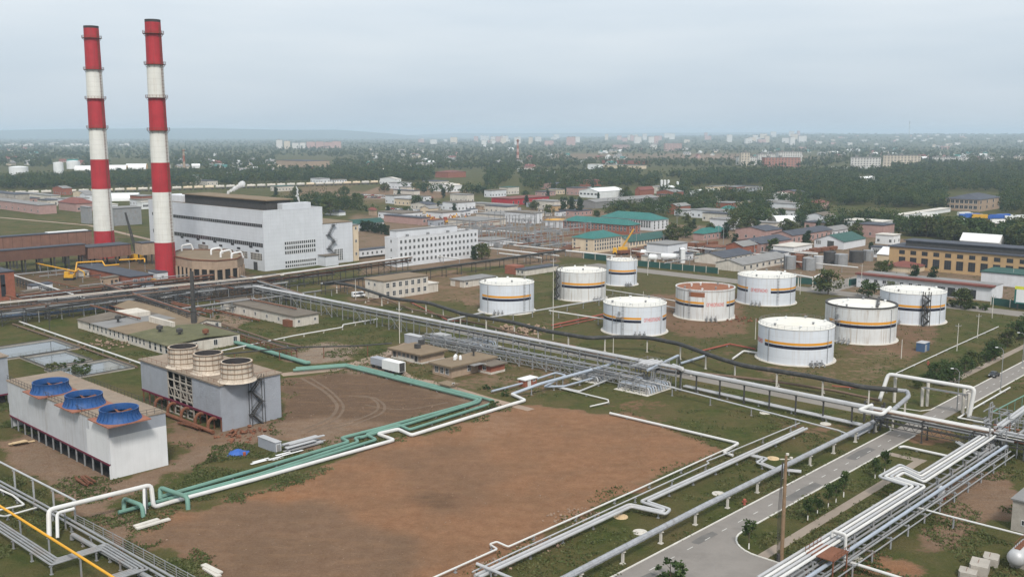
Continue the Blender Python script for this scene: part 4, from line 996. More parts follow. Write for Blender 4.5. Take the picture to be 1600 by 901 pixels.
for i in range(4): ya, yb_ = y1 + (y2 - y1) * i / 4, y1 + (y2 - y1) * (i + 1) / 4; mb.bar((.1, ya, 3.4), (.1, yb_, h - 3), .12); mb.bar((1.6, yb_, 3.4), (1.6, ya, h - 3), .12)
mb.build('bay_frame', M['conc'], b.t, local=True)
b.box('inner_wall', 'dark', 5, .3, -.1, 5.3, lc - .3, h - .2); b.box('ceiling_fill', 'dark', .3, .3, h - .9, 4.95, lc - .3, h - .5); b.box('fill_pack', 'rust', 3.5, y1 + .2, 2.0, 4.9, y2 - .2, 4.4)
b.box('beam', 'magenta', -.10, .02, zb - .5, .12, lc, zb - .006)
for i in range(13): y = .3 + (lc - .8) * i / 12; b.box('column', 'rust', .02, y - .15, -.1, .24, y + .15, zb - .51)
for i in range(5):
    y = along(b.P, Cc, (338, 318, 296, 275, 255)[i]); mb = MB()
    mb.tube([Vector((.2, y, 2.6)), Vector((-1.0, y, 3.0)), Vector((-1.9, y, 2.2)), Vector((-2.1, y, .2))], .38, 10, fillet=1.0); mb.build('inlet_elbow', M['rust'], b.t, smooth=True, local=True)
mb = MB(); mb.tube([Vector((-2.4, -.5, .6)), Vector((-2.4, lc + 2, .6))], .45, 10); mb.build('header_pipe', M['rust'], b.t, smooth=True, local=True)
for x, y, w_ in ((287, 570, 45), (326, 580, 45), (370.5, 592.5, 49)):
    q = G(x, y - 4, h + 1); l = Matrix.Rotation(-AZ, 3, 'Z') @ (q - b.P); r = w_ / 2 * dist(q) / F_PX; c = (l.x, l.y, h + .26)
    Hs = 30.5 / F_PX * dist(q) * 1.01
    mb = MB(); mb.lathe(c, [(r * 1.22, 0), (r * 1.06, Hs * .10), (r * 1.02, Hs * .22), (r * .98, Hs * .6), (r * .97, Hs), (r * .90, Hs + .01, 2), (r * .88, Hs * .5, 2), (r * .9, .3, 2)], 28)  # inner rings near-black: shade inside the stack painted in, not soot
    for zz in (.24, .50, .76, .99): mb.lathe(c, [(r * .975, Hs * zz - .13), (r * 1.035, Hs * zz - .13), (r * 1.035, Hs * zz + .05), (r * .975, Hs * zz + .05)], 28, mi=1)
    for i in range(14): a = i * pi / 7; mb.bar((c[0] + r * 1.03 * cos(a), c[1] + r * 1.03 * sin(a), c[2] + Hs * .15), (c[0] + r * .985 * cos(a), c[1] + r * .985 * sin(a), c[2] + Hs), .09, mi=1)
    s_ = mb.build('stack', [M['stack'], M['stackrib'], M['soot_and_shade']], b.t, smooth=True, local=True)
    mb = MB(); mb.poly([(c[0] + r * .95 * cos(i * pi / 12), c[1] + r * .95 * sin(i * pi / 12), c[2] + .5) for i in range(24)]); mb.build('shaft_shade_disc', M['dark'], s_, local=True)  # black disc added as painted shade at the foot of the stack opening
    fanblades(r * .85, s_, Vector((c[0], c[1], c[2] + Hs * .75)))
mb = MB(); yl = along(b.P, A, 400); zz = [0, h * .25, h * .5, h * .75, h]
for i in range(4):
    a, c = (yl - 1.3, yl + 1.3) if i % 2 else (yl + 1.3, yl - 1.3)
    for yy in (-.3, -1.2): mb.bar((a, yy, zz[i]), (c, yy, zz[i + 1]), .1, .25); mb.bar((a, yy, zz[i] + 1), (c, yy, zz[i + 1] + 1), .06)
    for q in range(8): t_ = q / 7; mb.box(a + (c - a) * t_ - .15, -1.2, zz[i] + (zz[i + 1] - zz[i]) * t_, a + (c - a) * t_ + .15, -.3, zz[i] + (zz[i + 1] - zz[i]) * t_ + .05)
    mb.box(c - .6, -1.4, zz[i + 1] - .08, c + .6, -.05, zz[i + 1])
for s in (-1.7, 1.7):
    for yy in (-.25, -1.35): mb.box(yl + s - .06, yy - .06, 0, yl + s + .06, yy + .06, h + 1)
mb.build('stair', M['dsteel'], b.t, local=True)
mb = MB()
for s0, s1 in (((0, 0), (0, lc)), ((0, 0), (la, 0))):
    p, q = Vector((*s0, h + .25)), Vector((*s1, h + .25)); L_ = (q - p).length
    for i in range(int(L_ / 2.4) + 1): r_ = p + (q - p) * min(1, i * 2.4 / L_); mb.bar(r_, r_ + Vector((0, 0, .9)), .05)
    mb.bar(p + Vector((0, 0, .9)), q + Vector((0, 0, .9)), .05)
mb.build('railing', M['rust'], b.t, local=True)
b = Bld('cooling_tower', 'blue-grey panelled cooling tower cut off by the frame beside the white one', (17, 629), xl=-90, la=12, top=557, cat='cooling tower'); b.P.x -= 0
F_ = b.t; F_.location = G(17, 629) - A * 12
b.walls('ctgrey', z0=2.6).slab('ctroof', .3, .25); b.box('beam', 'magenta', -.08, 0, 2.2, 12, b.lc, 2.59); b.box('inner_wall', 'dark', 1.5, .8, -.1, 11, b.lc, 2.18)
for i in range(5): b.box('column', 'steel', .2 + i * 2.8, .05, -.1, .5 + i * 2.8, .35, 2.19)

# ------------------------------------------------------------------ old low buildings among the pipes
b = Bld('long_workshop', 'long decayed white workshop with a row of narrow dark windows and patched roofs', (265, 556), xl=122, la=24, top=541)
b.walls('oldwall'); lc = b.lc; h = b.h
for (y0, y1, m, dz) in ((0, lc * .40, 'roofmoss', .9), (lc * .40, lc * .62, 'roofbrown', .55), (lc * .62, lc * .82, 'roofgrey', .35), (lc * .82, lc, 'bitumen', 1.0)):
    mb = MB(); mb.obox((-.5, y0 + .02, h + .005), (b.la * .5 + .5, 0, dz), (0, y1 - y0 - .04, 0), (0, 0, .25)); mb.obox((b.la * .5, y0 + .02, h + .005 + dz), (b.la * .5 + .4, 0, -dz), (0, y1 - y0 - .04, 0), (0, 0, .25)); mb.build('roof', M[m], b.t, local=True)
b.wins('C', 9, 1, 1.2, 2.3, lc * .46, lc * .86, z0=.9, nx=1, ny=2); b.wins('C', 5, 1, 1.2, 2.3, lc * .24, lc * .42, z0=.9, nx=1, ny=2); b.wins('C', 4, 1, 1.5, 2.6, 1, lc * .2, z0=.5, nx=1, ny=2)
b.wins('A', 4, 1, 1.4, 1.8, z0=1)
for (a, y) in ((6, lc * .72), (9, lc * .16), (14, lc * .05), (7, lc * .30)):
    mb = MB(); mb.lathe((a, y, h + .6), [(.4, 0), (.4, 1.0), (1.0, 1.1), (1.0, 2.1), (.1, 2.5)], 14); mb.build('roof_vent', M['dsteel' if y > 5 else 'rust'], b.t, smooth=True, local=True)
b.box('dormer', 'oldwall', 12, lc * .8, h + .4, 20, lc * .95, h + 1.9); b.box('dormer', 'oldwall', 13, lc * .35, h + .4, 14, lc * .6, h + 2.6)
b = Bld('brown_workshop', 'low brown-roofed shed with a stained cream end wall behind the long decayed workshop', (300, 521), xl=180, xr=346, top=509); b.walls('oldwall').gable('roofbrown', 1.4, 'y', mw='oldwall').wins('A', 3, 1, 1.3, 1.5, z0=1).wins('C', 6, 1, 1.3, 1.6, z0=1)
b = Bld('grey_roof_shed', 'low white shed with dark grey roof beside the long silver pipe rack', (461.5, 511), xl=345, xr=498, top=495); b.walls('oldwall').slab('bitumen', .5, .3, name='roof').wins('C', 7, 1, 1.2, 1.4, 2, b.lc - 1, z0=1.0, nx=2, ny=1).wins('A', 2, 1, 1.0, 1.1, z0=1.3)
b.box('rust_lean_to', 'rust', -1.8, 1.5, -.1, -.02, 5, 2.3)
b = Bld('bungalow', 'small white brick house with a broad flat brown roof behind the white box trailer', (657.5, 569), xl=612, xr=694, top=555)
b.walls('tanbrick').slab('roofbrown', .9, .4).box('eaves', 'bitumen', -.8, -.8, b.h - .25, b.la + .8, b.lc + .8, b.h)
b.wins('C', 4, 1, 1.3, 1.6, 3, b.lc - 3, z0=1).door('C', 2, 1.3, 2.3).door('C', b.lc - 1.4, 1.3, 2.3); b.box('plinth', 'concl', -.12, -.12, -.1, b.la + .1, b.lc + .1, .5); b.box('white_panel', 'oldwall', -.05, 3, .5, -.006, b.lc - 3, 1.0)
b.box('tank_box', 'dsteel', 4, 6, b.h + .41, 5.4, 7.4, b.h + 1.7); b.box('tank_box', 'dsteel', 8, 9, b.h + .41, 9.6, 10.2, b.h + 1.9)
b = Bld('bungalow', 'wider tan brick house with brown roof and a red brick porch wing', (705.5, 590.5), xl=676, xr=772, top=574)
b.walls('tanbrick', x1=b.la * .98).slab('roofbrown', .8, .4)
b.box('eaves', 'bitumen', -.75, -.75, b.h - .3, b.la + .7, b.lc + .7, b.h)
b.wins('C', 3, 1, 1.4, 2.0, 1, b.lc - 1, z0=.7, nx=2, ny=2); b.wins('A', 2, 1, 1.4, 1.9, 6, 15, z0=.8, nx=2, ny=2); b.door('A', 18, 2.4, 2.5, 'dark')
wl = b.box('porch_wing', 'brick', b.la * .62, -5, -.1, b.la * .95, -.02, b.h * .78); b.box('porch_roof', 'bitumen', b.la * .58, -5.6, b.h * .78 + .005, b.la * .99, -.78, b.h * .78 + .3)
me = win_mesh(1.4, 2.0, 2, 2); inst('window', me, b.t, (b.la * .62 - .01, -2.4, .8), (0, 0, -pi / 2)); b.box('canopy', 'roofgrey', b.la * .36, -2.6, 2.7, b.la * .60, -.8, 2.85)
b.box('plinth', 'oldwall', b.la * .62 - .08, -5.08, -.1, b.la * .95 + .08, -.05, .6)
for (x, y, z, r_) in ((6, 5, .41, .45), (7.3, 6, .41, .5), (7.2, 4, .41, .4)): mb = MB(); mb.lathe((x, y, b.h + z), [(r_, 0), (r_, .9), (r_ * .3, 1.3)], 10); mb.build('roof_vent', M['white'], b.t, smooth=True, local=True)
mb = MB(); mb.lathe((13, b.lc * .6, b.h + .41), [(.25, 0), (.25, 1.2), (.7, 1.3), (.7, 2.3), (.1, 2.6)], 10); mb.build('roof_vent', M['dsteel'], b.t, smooth=True, local=True)
b = Bld('kiosk', 'small grey-roofed kiosk with one dark square window beside the green pipes', (702.5, 611.5), xl=687, xr=714, top=603); b.walls('tanbrick').slab('roofbrown', .5, .3).wins('A', 1, 1, .9, .9, 1, b.la - 1, z0=1.2, nx=1)
b = Bld('brick_kiosk', 'little red brick kiosk with white flat roof beside the bent silver pipe', (820.5, 605), xl=810.5, xr=838.5, top=594.5); b.walls('brick').slab('whitefab', .3, .25).door('A', 1.6, 1, 2.0, 'frame').wins('A', 1, 1, 1.0, 1.0, 2.6, 4.4, z0=1)
for F_, xl, xr, tp, lab in (((655, 540), 632, 664, 527, 'pale grey steel cabin beyond the bungalow roof, the one beside the tall thin pole'), ((690, 541), 672, 706, 526, 'pale grey steel cabin with blue roof edge between the bungalows and the rack'), ((431, 707.5), 403.5, 440, 692, 'grey steel equipment box beside the wrapped white bundle')):
    b = Bld('equipment_cabin', lab, F_, xl=xl, xr=xr, top=tp, cat='cabin'); b.walls('ctgrey').slab('silver', .1, .12).door('A', min(1.4, b.la / 2), .9, min(1.9, b.h * .8), 'steel')
b = Bld('substation_cabin', 'small blue metal cabin alone on the grass beyond the tanks', (1444, 550), xl=1431, xr=1452, top=537, cat='cabin'); b.walls('pipeblue').slab('silver', .1, .12).door('A', 1.2, 1, 1.9, 'steel')

# ------------------------------------------------------------------ settling basins at the left edge
def basin(label, p, q, hgt=.8):
    u0, c0 = uv(G(*p)); u1, c1 = uv(G(*q)); u0, u1 = sorted((u0, u1)); c0, c1 = sorted((c0, c1))
    P = W((u0 + u1) / 2, (c0 + c1) / 2); t = thing('settling_basin', label, 'basin', P, None, AZ); a, c = (u1 - u0) / 2, (c1 - c0) / 2
    for bx in ((-a, -c, a, -c + .4), (-a, c - .4, a, c), (-a, -c + .4, -a + .4, c - .4), (a - .4, -c + .4, a, c - .4)):
        mb = MB(); mb.box(bx[0], bx[1], -.1, bx[2], bx[3], hgt); mb.build('wall', M['conc'], t, local=True)
        mb = MB(); mb.box(bx[0] - .05, bx[1] - .05, hgt + .003, bx[2] + .05, bx[3] + .05, hgt + .12); mb.build('coping', M['dsteel'], t, local=True)
    mb = MB(); mb.poly([(-a + .4, -c + .4, .12), (a - .4, -c + .4, .12), (a - .4, c - .4, .12), (-a + .4, c - .4, .12)]); mb.build('water_surface', M['water'], t, local=True)
    mb = MB()
    for s0, s1 in (((-a, -c), (-a, c)), ((-a, -c), (a, -c))):
        s0, s1 = Vector((*s0, hgt)), Vector((*s1, hgt)); L_ = (s1 - s0).length
        for k in range(int(L_ / 2) + 1): r_ = s0 + (s1 - s0) * min(1, k * 2 / L_); mb.bar(r_, r_ + Vector((0, 0, 1)), .06)
        for zz in (.5, 1): mb.bar(s0 + Vector((0, 0, zz)), s1 + Vector((0, 0, zz)), .05)
    mb.build('railing', M['roofmoss'], t, local=True)
basin('open settling basin with grey water, nearest the white cooling tower', (72, 576), (103, 549), .5)
basin('half overgrown settling basin in front of the beige stacks', (106, 594), (172, 562), .5)
basin('dark settling basin at the frame edge by the pipe bridge', (8, 563), (84, 531), .5)

# ------------------------------------------------------------------ pipe racks and pipelines
rack('pipe_rack', 'long silver pipe rack on trestles running from the power station past the bungalows', (400, 448, 5.6), (1062, 576, 5.6),
     [(-.8, 0, .34, 'silver'), (.1, 0, .2, 'steel'), (.8, 0, .26, 'silver'), (-.5, -1.3, .16, 'dsteel'), (.6, -1.3, .2, 'steel')], 2.4, 6.5, (0, -1.3), 'steel', brace=3, truss=False)
rack('pipe_rack', 'dense lower trestle of blue-grey pipes under the long rack beside the flower-brown valve yard'.replace('flower-brown ', ''), (668, 528, 2.4), (1000, 592, 2.4),
     [(-1.6, 0, .24, 'steel'), (-.6, 0, .18, 'dsteel'), (.4, 0, .24, 'silverb'), (1.5, 0, .2, 'dsteel'), (-.6, 1.4, .16, 'steel')], 4.2, 5, (0, 1.4), 'steel', brace=2, truss=True)
pipe('pipeline', 'big bright silver pipe on posts along the service road towards the main road', [(1052, 571, 6.0), (1066, 576.5, 6.0), (1066, 579, 5.2), (1378, 641, 5.2)], .62, 'silver', 7, supm='dsteel', supw=.3, joint=6, cat='pipeline')
pipe('pipeline', 'pair of low silver pipes on the grass below the service road', [(1068, 603, .9), (1345, 664, .9)], .30, 'silver', 9, offs=((0, 0), (.9, 0)), cat='pipeline')
pipe('pipeline', 'thin grey pipe crossing the grass diagonal to the long roadside pipes', [(960, 583, 3.0), (1030, 600, 2.2), (1310, 672, 1.6), (1322, 677, 1.6)], .20, 'silver', 12, cat='pipeline')
pipe('pipeline', 'silver blue pipe on low posts leading from brick kiosk up to the rack', [(800, 615.5, .7), (842, 600, 2.6), (948, 571, 3.2), (958, 566, 3.2)], .42, 'silverb', 11, cat='pipeline')
pipe('pipeline', 'silver pipe bent in a hairpin behind the brick kiosk', [(768, 611, .6), (822, 597, 1.0), (868, 582, 1.8), (884, 586, 1.8), (850, 604, 1.0), (882, 603, 1.0), (928, 590, 1.0)], .28, 'silverb', 9, cat='pipeline')
pipe('pipeline', 'silver pipe running from the valve yard towards the white stub pipe', [(975, 583, .8), (905, 611, .6), (858, 601, .6)], .24, 'silver', 9, cat='pipeline')
pipe('pipeline', 'white stub of pipe ending in a cut end on the grass above the red soil', [(856, 601, .5), (905, 613, .5), (950, 624, .5), (951, 628, .5), (922, 634.5, .5)], .18, 'pipewhite', 9, cat='pipeline')
pipe('pipeline', 'patched white pipe angled across the grass right of the red soil field', [(953, 645, .5), (1048, 667, .5), (1154, 692, .5), (1130, 706.5, .5), (1145, 711, .5)], .30, 'pipewhite', 10, cat='pipeline')
# bundle along the near-right edge of the soil field
c_b = uv(G(1100, 741, 1.2))[1]
def bent(off, up=1.2):
    return [(745, 900, up), (985, 789, up), (1038, 800.5, up), (1043, 795.5, up), (1006, 783, up), (1258, 668.5, up)]
pipe('pipeline', 'pair of thick silver pipes with a square bend along the red soil field', bent(0), .28, 'silver', 8, offs=((-.42, 0), (.42, 0)), cat='pipeline', smax=40)
pipe('pipeline', 'thin silver pipe hugging the thick pair along the soil field', [(738, 893, 1.1), (800, 864, 1.1), (1108, 723, 1.1), (1104, 720, 1.1), (1115, 716, 1.1), (1250, 660, 1.1)], .13, 'silver', 12, cat='pipeline')
pipe('pipeline', 'thin white pipe with small kinks at the very edge of the red soil', [(670, 905, .8), (777, 857, .8), (765, 849.5, .8), (776, 845.5, .8), (794, 853.5, .8), (985, 769, .8), (1098, 717.5, .8), (1146, 696, .8)], .16, 'pipewhite', 11, cat='pipeline')
pipe('pipeline', 'short silver cross pipe over the thick pair near the bottom edge', [(745, 880, 1.9), (800, 903, 1.9)], .25, 'silver', 6, cat='pipeline')
pipe('pipeline', 'small silver pipes stepping from the thick pair towards the grey lagged main', [(1162, 709, .9), (1192, 716, .9), (1182, 722, .9), (1210, 733, .9), (1252, 737, .9)], .22, 'silver', 6, offs=((0, 0), (.7, 0)), cat='pipeline')
pipe('pipeline', 'grey lagged main on concrete posts between grass and road', [(872, 908, 2.6), (1100, 790, 2.6), (1372, 655, 2.6), (1386, 648, 4.6), (1420, 619, 4.6), (1418, 611, 4.6), (1402, 609, 4.8)], .50, 'pipegrey', 10.5, supm='concl', supw=.36, joint=2.2, fillet=1.0, cat='pipeline')
pipe('pipeline', 'low grey pipe pair beside the lagged main before the road gantry', [(1322, 680, .8), (1338, 681, .8), (1372, 663, .8)], .25, 'pipegrey', 6, offs=((0, 0), (.6, 0)), cat='pipeline')
pipe('pipeline', 'fat black pipe snaking on white posts between rack and tank farm', [(505, 443, 4.2), (522, 441.5, 4.2), (552, 446, 4.2), (612, 466, 4.2), (670, 473, 4.2), (724, 490.5, 4.2), (800, 503, 4.2), (850, 516, 4.2), (920, 528, 4.2), (962, 526, 4.4), (1012, 527, 4.6), (1062, 537, 4.6), (1125, 560, 4.4), (1162, 571, 4.4), (1200, 577, 4.4), (1275, 589, 4.6), (1350, 605, 4.8), (1402, 609, 4.8)], .62, 'pipeblack', 13, supm='concl', supw=.34, fillet=2.5, smax=60, cat='pipeline')
pipe('pipeline', 'brown rusty pipe on short white posts just below the black snaking pipe', [(548, 470, 1.2), (600, 466, 1.2), (640, 482, 1.2), (760, 508, 1.2), (900, 545, 1.2), (1010, 572, 1.2), (1100, 583, 1.2), (1200, 594, 1.2), (1300, 609, 1.2), (1374, 625, 1.2)], .34, 'brownpipe', 12, supm='concl', supw=.28, fillet=2, smax=60, cat='pipeline')
pipe('pipeline', 'bright white portal pipe arching high over the main road', [(1374, 626, .9), (1388, 584, 7.2), (1523, 606.5, 7.2), (1514, 652, .3)], .48, 'pipewhite', 0, fillet=1.0, cat='pipeline', n=12)
t = thing('portal_frame', 'grey concrete legs carrying the white portal pipe beside the road', 'pipe support', G(1450, 632))
for x, y, hh in ((1397, 628, 6.6), (1448, 634, 6.6), (1440, 634, 4.6), (1504, 645, 6.3), (1512, 647, 5.2)):
    p = G(x, y) - t.location; mb = MB(); mb.box(p.x - .3, p.y - .3, -.2, p.x + .3, p.y + .3, hh); mb.build('column', M['concl'], t, local=True)
p, q = G(1440, 634) - t.location, G(1512, 647) - t.location
mb = MB(); mb.bar(p + Vector((0, 0, 4.7)), q + Vector((0, 0, 4.7)), .25, .4); mb.build('beam', M['steel'], t, local=True)
# gantry over the road, continuing the roadside rack
rack('pipe_gantry', 'pipe gantry bridging the main road at the crossing', (1372, 641, 4.9), (1545, 674.5, 4.9), [(-1.2, 0, .25, 'brownpipe'), (-.3, 0, .34, 'pipewhite'), (.6, 0, .18, 'steel'), (1.2, 0, .24, 'pipewhite'), (-.8, -1.2, .2, 'steel'), (.8, -1.2, .26, 'silver')], 3.2, 10.5, (0, -1.2), 'dsteel', brace=0, truss=True)
t = thing('expansion_loop', 'white square pipe loop at the head of the road gantry', 'pipe loop', G(1365, 655))
zq = 5.6
mb = MB(); mb.tube([P3(p) for p in ((1362, 632.5, zq), (1342, 640.5, zq), (1378, 647, zq), (1391, 636.5, zq))], .42, 10, fillet=.7); mb.build('pipe', M['pipewhite'], t, smooth=True)
for x, y in ((1350, 659), (1362, 662), (1376, 667), (1386, 668), (1380, 662)): p = G(x, y); mb = MB(); mb.box(p.x - .2, p.y - .2, -.1, p.x + .2, p.y + .2, zq - .5); mb.build('support', M['dsteel'], t)
# junction platform and the roadside multi-pipe rack
t = thing('pipe_junction', 'tangled junction of valves, posts and platforms where racks meet beside the road', 'pipe junction', G(1560, 690))
mb = MB()
for i in range(44):
    p = G(random.uniform(1530, 1640), random.uniform(672, 722)); hh = random.uniform(2.5, 6.5); mb.box(p.x - .12, p.y - .12, -.1, p.x + .12, p.y + .12, hh); q = p + A * random.uniform(-5, 5); mb.bar((p.x, p.y, hh), (q.x, q.y, hh), .18); q = p + Cc * random.uniform(-6, 6); mb.bar((p.x, p.y, hh - .8), (q.x, q.y, hh - .8), .18)
mb.build('frame', M['steel'], t)
for i in range(10):
    p = G(random.uniform(1538, 1620), random.uniform(660, 700), 4); mb = MB(); d = (A if i % 2 else Cc) * random.uniform(4, 9); mb.tube([p, p + d, p + d + Vector((0, 0, -2.2))], random.choice((.18, .25, .32)), 8, fillet=.5); mb.build('pipe', M[random.choice(('silver', 'pipewhite', 'steel', 'rust'))], t, smooth=True)
for i in range(6):
    p = G(1545 + i * 9, 668 + i * 2, 4.4); mb = MB(); mb.lathe(p, [(.05, -.4), (.4, -.4), (.4, .3), (.12, .35), (.12, .9), (.45, .92), (.45, 1.0), (.05, 1.02)], 12); mb.build('valve', M['rust' if i % 2 else 'steel'], t, smooth=True)
up = 4.2
def jog(k):   # k = lane, 0 is nearest the road
    base = [P3(p) for p in ((1546, 679, up), (1440, 746, up), (1409, 731.5, up), (1386, 744.5, up), (1432, 759, up), (1195, 906, up))]
    return base
t = thing('pipe_rack', 'bright white bundle of four pipes with a square loop alongside the footpath', 'pipe rack', G(1440, 760))
for k in range(4):
    q = offset(jog(k), -(k - 1.5) * .78, 0); mb = MB(); mb.tube(q, .25, 10, fillet=.7)
    for p, d in walk(q, 5.5): mb.tube([p - d * .05, p + d * .05], .275, 10)
    mb.build('pipe', M['silver'] if k % 2 else M['pipewhite'], t, smooth=True)
low = []
for (a, zl, r_, m_) in ((2.6, -1.1, .30, 'silverb'), (3.5, -2.0, .16, 'steel'), (1.2, -1.5, .2, 'steel'), (.3, -1.5, .2, 'steel'), (4.3, -2.6, .12, 'steel'), (2.2, -2.8, .15, 'steel')):
    q = offset([P3((1552, 684, up)), P3((1190, 911, up))], a, zl); mb = MB(); mb.tube(q, r_, 8); mb.build('pipe', M[m_], t, smooth=True)
for p, d in walk([P3((1546, 682, up)), P3((1198, 906, up))], 7):
    n_ = Vector((-d.y, d.x, 0)); mb = MB()
    for s in (-1.4, 1.4, 4.4): r_ = p + n_ * s; r_.z = 0; mb.box(r_.x - .12, r_.y - .12, -.1, r_.x + .12, r_.y + .12, up - .32 if s < 2 else up - 2.2)
    for z0, a0, a1 in ((up - .42, -1.8, 1.9), (up - 1.7, -1.6, 3.4), (up - 2.45, 1, 4.8)): mb.bar(Vector((p.x, p.y, z0)) + n_ * a0, Vector((p.x, p.y, z0)) + n_ * a1, .18, .2)
    mb.build('frame', M['steel'], t)
pipe('pipeline', 'pair of thin silver pipes with an elbow beside the white bundle', [(1600, 640, 2.5), (1545, 694, 2.5), (1538, 706, 2.0), (1530, 709, 2.0), (1498, 690, 2.0)], .22, 'silver', 6, offs=((0, 0), (.6, 0)), cat='pipeline')
pipe('pipeline', 'silver pipe pair climbing to the junction from the frame edge', [(1562, 668, 5.0), (1640, 612, 5.0)], .34, 'silver', 8, offs=((0, 0), (.9, -.1)), cat='pipeline')
rack('pipe_rack', 'dark two-tier rack leaving the junction towards the frame edge', (1560, 676, 4.4), (1680, 700, 4.4), [(-1, 0, .2, 'silver'), (0, 0, .3, 'steel'), (1, 0, .25, 'silver'), (.5, -1.5, .25, 'rust')], 3.4, 6, (0, -1.5), 'dsteel', brace=2)
pipe('pipeline', 'beige pipe lying on the ground between road and white bundle', [(1405, 698, .5), (1412, 697, .5), (1480, 712, .5)], .28, 'pipewhite', 8, cat='pipeline')
pipe('pipeline', 'grey-green rail pipe on thin posts right of the main road', [(1545, 640, 2.4), (1549, 644, 2.4), (1640, 597, 2.4)], .16, 'pipegreen', 5, supm='pipegreen', supw=.12, cat='pipeline')
pipe('pipeline', 'pale pipe along the grass right of the main road', [(1510, 644, .5), (1578, 605, .5)], .2, 'pipewhite', 8, cat='pipeline')
pipe('pipeline', 'pale low pipe looped by the road corner beneath the portal', [(1500, 651, .4), (1507, 646, .4)][::-1] + [(1496, 652, .4), (1545, 661, .4)], .2, 'pipewhite', 8, cat='pipeline')
pipe('pipeline', 'thin white pipe sagging over the yard at the right frame edge', [(1427, 790.5, 2.0), (1480, 805, 2.0), (1610, 838, 2.2)], .17, 'pipewhite', 14, cat='pipeline')
# service platform and riser in the bottom right corner
t = thing('service_platform', 'rusty railed platform with a white riser pipe over the near bundle', 'platform', G(1290, 880))
P = G(1290, 862, up); mb = MB()
mb.obox(P - A * 2.5 + Cc * 2, A * 5, Cc * -4.5, (0, 0, .12)); 
for i in range(5):
    for s in (2, -2.5): q = P - A * 2.5 + A * 1.25 * i + Cc * s; mb.bar(q, q + Vector((0, 0, 1.1)), .07)
for s in (2, -2.5):
    for zz in (.55, 1.1): mb.bar(P - A * 2.5 + Cc * s + Vector((0, 0, zz)), P + A * 2.5 + Cc * s + Vector((0, 0, zz)), .06)
for i in (-2.3, 2.3):
    for s in (1.8, -2.3): q = P + A * i + Cc * s; mb.bar(q, (q.x, q.y, -.1), .18)
mb.build('frame', M['rust'], t)
q = G(1300, 838, up + .4); mb = MB(); mb.tube([q, q + Vector((0, 0, 1.0)), q - Cc * 2.2 + Vector((0, 0, 1.0)), q - Cc * 2.2 + Vector((0, 0, -3.2)), q - Cc * 22 + Vector((0, 0, -3.3))], .24, 10, fillet=.5); mb.build('pipe', M['pipewhite'], t, smooth=True)
mb = MB(); mb.tube([q + A * .8 + Vector((0, 0, .4)), q + A * .8 - Cc * 1.7 + Vector((0, 0, .4)), q + A * .8 - Cc * 1.7 + Vector((0, 0, -3.5)), q + A * .8 - Cc * 21 + Vector((0, 0, -3.6))], .18, 10, fillet=.5); mb.build('pipe', M['silver'], t, smooth=True)
# white pipe with portal over the track, bottom left
pipe('pipeline', 'long white pipe beside the green pipes, with square kinks and a portal over the track', [(77, 838, .5), (76, 796, 4.2), (236, 757, 4.2), (240, 792, .5), (270, 783, .5), (400, 748, .5), (500, 719.5, .5), (616, 687, .5), (590, 677.5, .5), (622, 670, .5), (643, 679.5, .5), (800, 631, .5), (821, 625, .5), (800, 615.5, .7)], .40, 'pipewhite', 14, fillet=.8, n=10, cat='pipeline')
pipe('pipeline', 'second white riser pipe beside the portal at the track', [(90, 840, .5), (89, 801, 3.8), (116, 794, 3.9)], .28, 'pipewhite', 0, cat='pipeline')
pipe('pipeline', 'upright silver pipe leg under the white portal', [(226, 803, .2), (225, 763, 3.9)], .26, 'pipewhite', 0, cat='pipeline')
pipe('pipeline', 'green main pipe kinked in the middle, closest to the dirt yard', [(250, 776, .7), (400, 733, .7), (545, 690, .7), (533, 684, .7), (600, 667, .7), (738, 629, .7), (748, 624, .7), (640, 597, .7), (540, 571.5, .7), (458, 578, .7)], .40, 'pipegreen', 10, fillet=.8, cat='pipeline')
pipe('pipeline', 'green pipe between the kinked green main and the white pipe', [(185, 800, .6), (400, 742, .6), (560, 690, .6), (554, 684, .6), (572, 681, .6), (560, 684, .6), (640, 661, .6), (748, 628, .6), (752, 622, .6), (640, 594, .6), (541, 569, .6), (462, 575, .6)], .36, 'pipegreen', 10, cat='pipeline')
pipe('pipeline', 'outermost green pipe with a long straight parallel to the white pipe', [(262, 780, .6), (400, 745, .6), (588, 686.5, .6), (572, 678.5, .6), (600, 669, .6), (622, 663, .6), (640, 671, .6), (768, 630, .6), (772, 626, .6), (640, 592, .6), (560, 572, .6)], .36, 'pipegreen', 10, cat='pipeline')
pipe('pipeline', 'green elbow portal standing nearest the white riser', [(251, 780, .3), (250, 761, 2.0), (293, 776, 2.0), (294, 796, -.1)], .42, 'pipegreen', 0, cat='pipeline', n=12)
pipe('pipeline', 'green elbow portal at the end of the green pipes by the track', [(194, 796, .3), (193, 778, 1.9), (222, 789, 1.9), (224, 808, -.1)], .38, 'pipegreen', 0, cat='pipeline', n=12)
pipe('pipeline', 'green pipe passing between moss-roofed workshop and grassy yard', [(330, 527, .8), (365, 534, .8), (400, 543.5, .8), (478, 567, .8), (484, 566, .8)], .5, 'pipegreen', 10, offs=((0, 0), (.9, -.1)), cat='pipeline')
pipe('pipeline', 'black pipe on tall thin posts crossing the sandy patch', [(330, 555, 3.4), (420, 546, 3.4), (470, 542, 3.4), (560, 540, 3.4), (612, 536, 3.4)], .22, 'pipeblack', 13, supm='rust', cat='pipeline')
pipe('pipeline', 'white pipe on small feet crossing the lawn near the rack', [(330, 551, .9), (460, 524, .9), (535, 511, .9), (536, 507, 1.2), (590, 498, 1.2)], .2, 'pipewhite', 8, supm='concl', cat='pipeline')
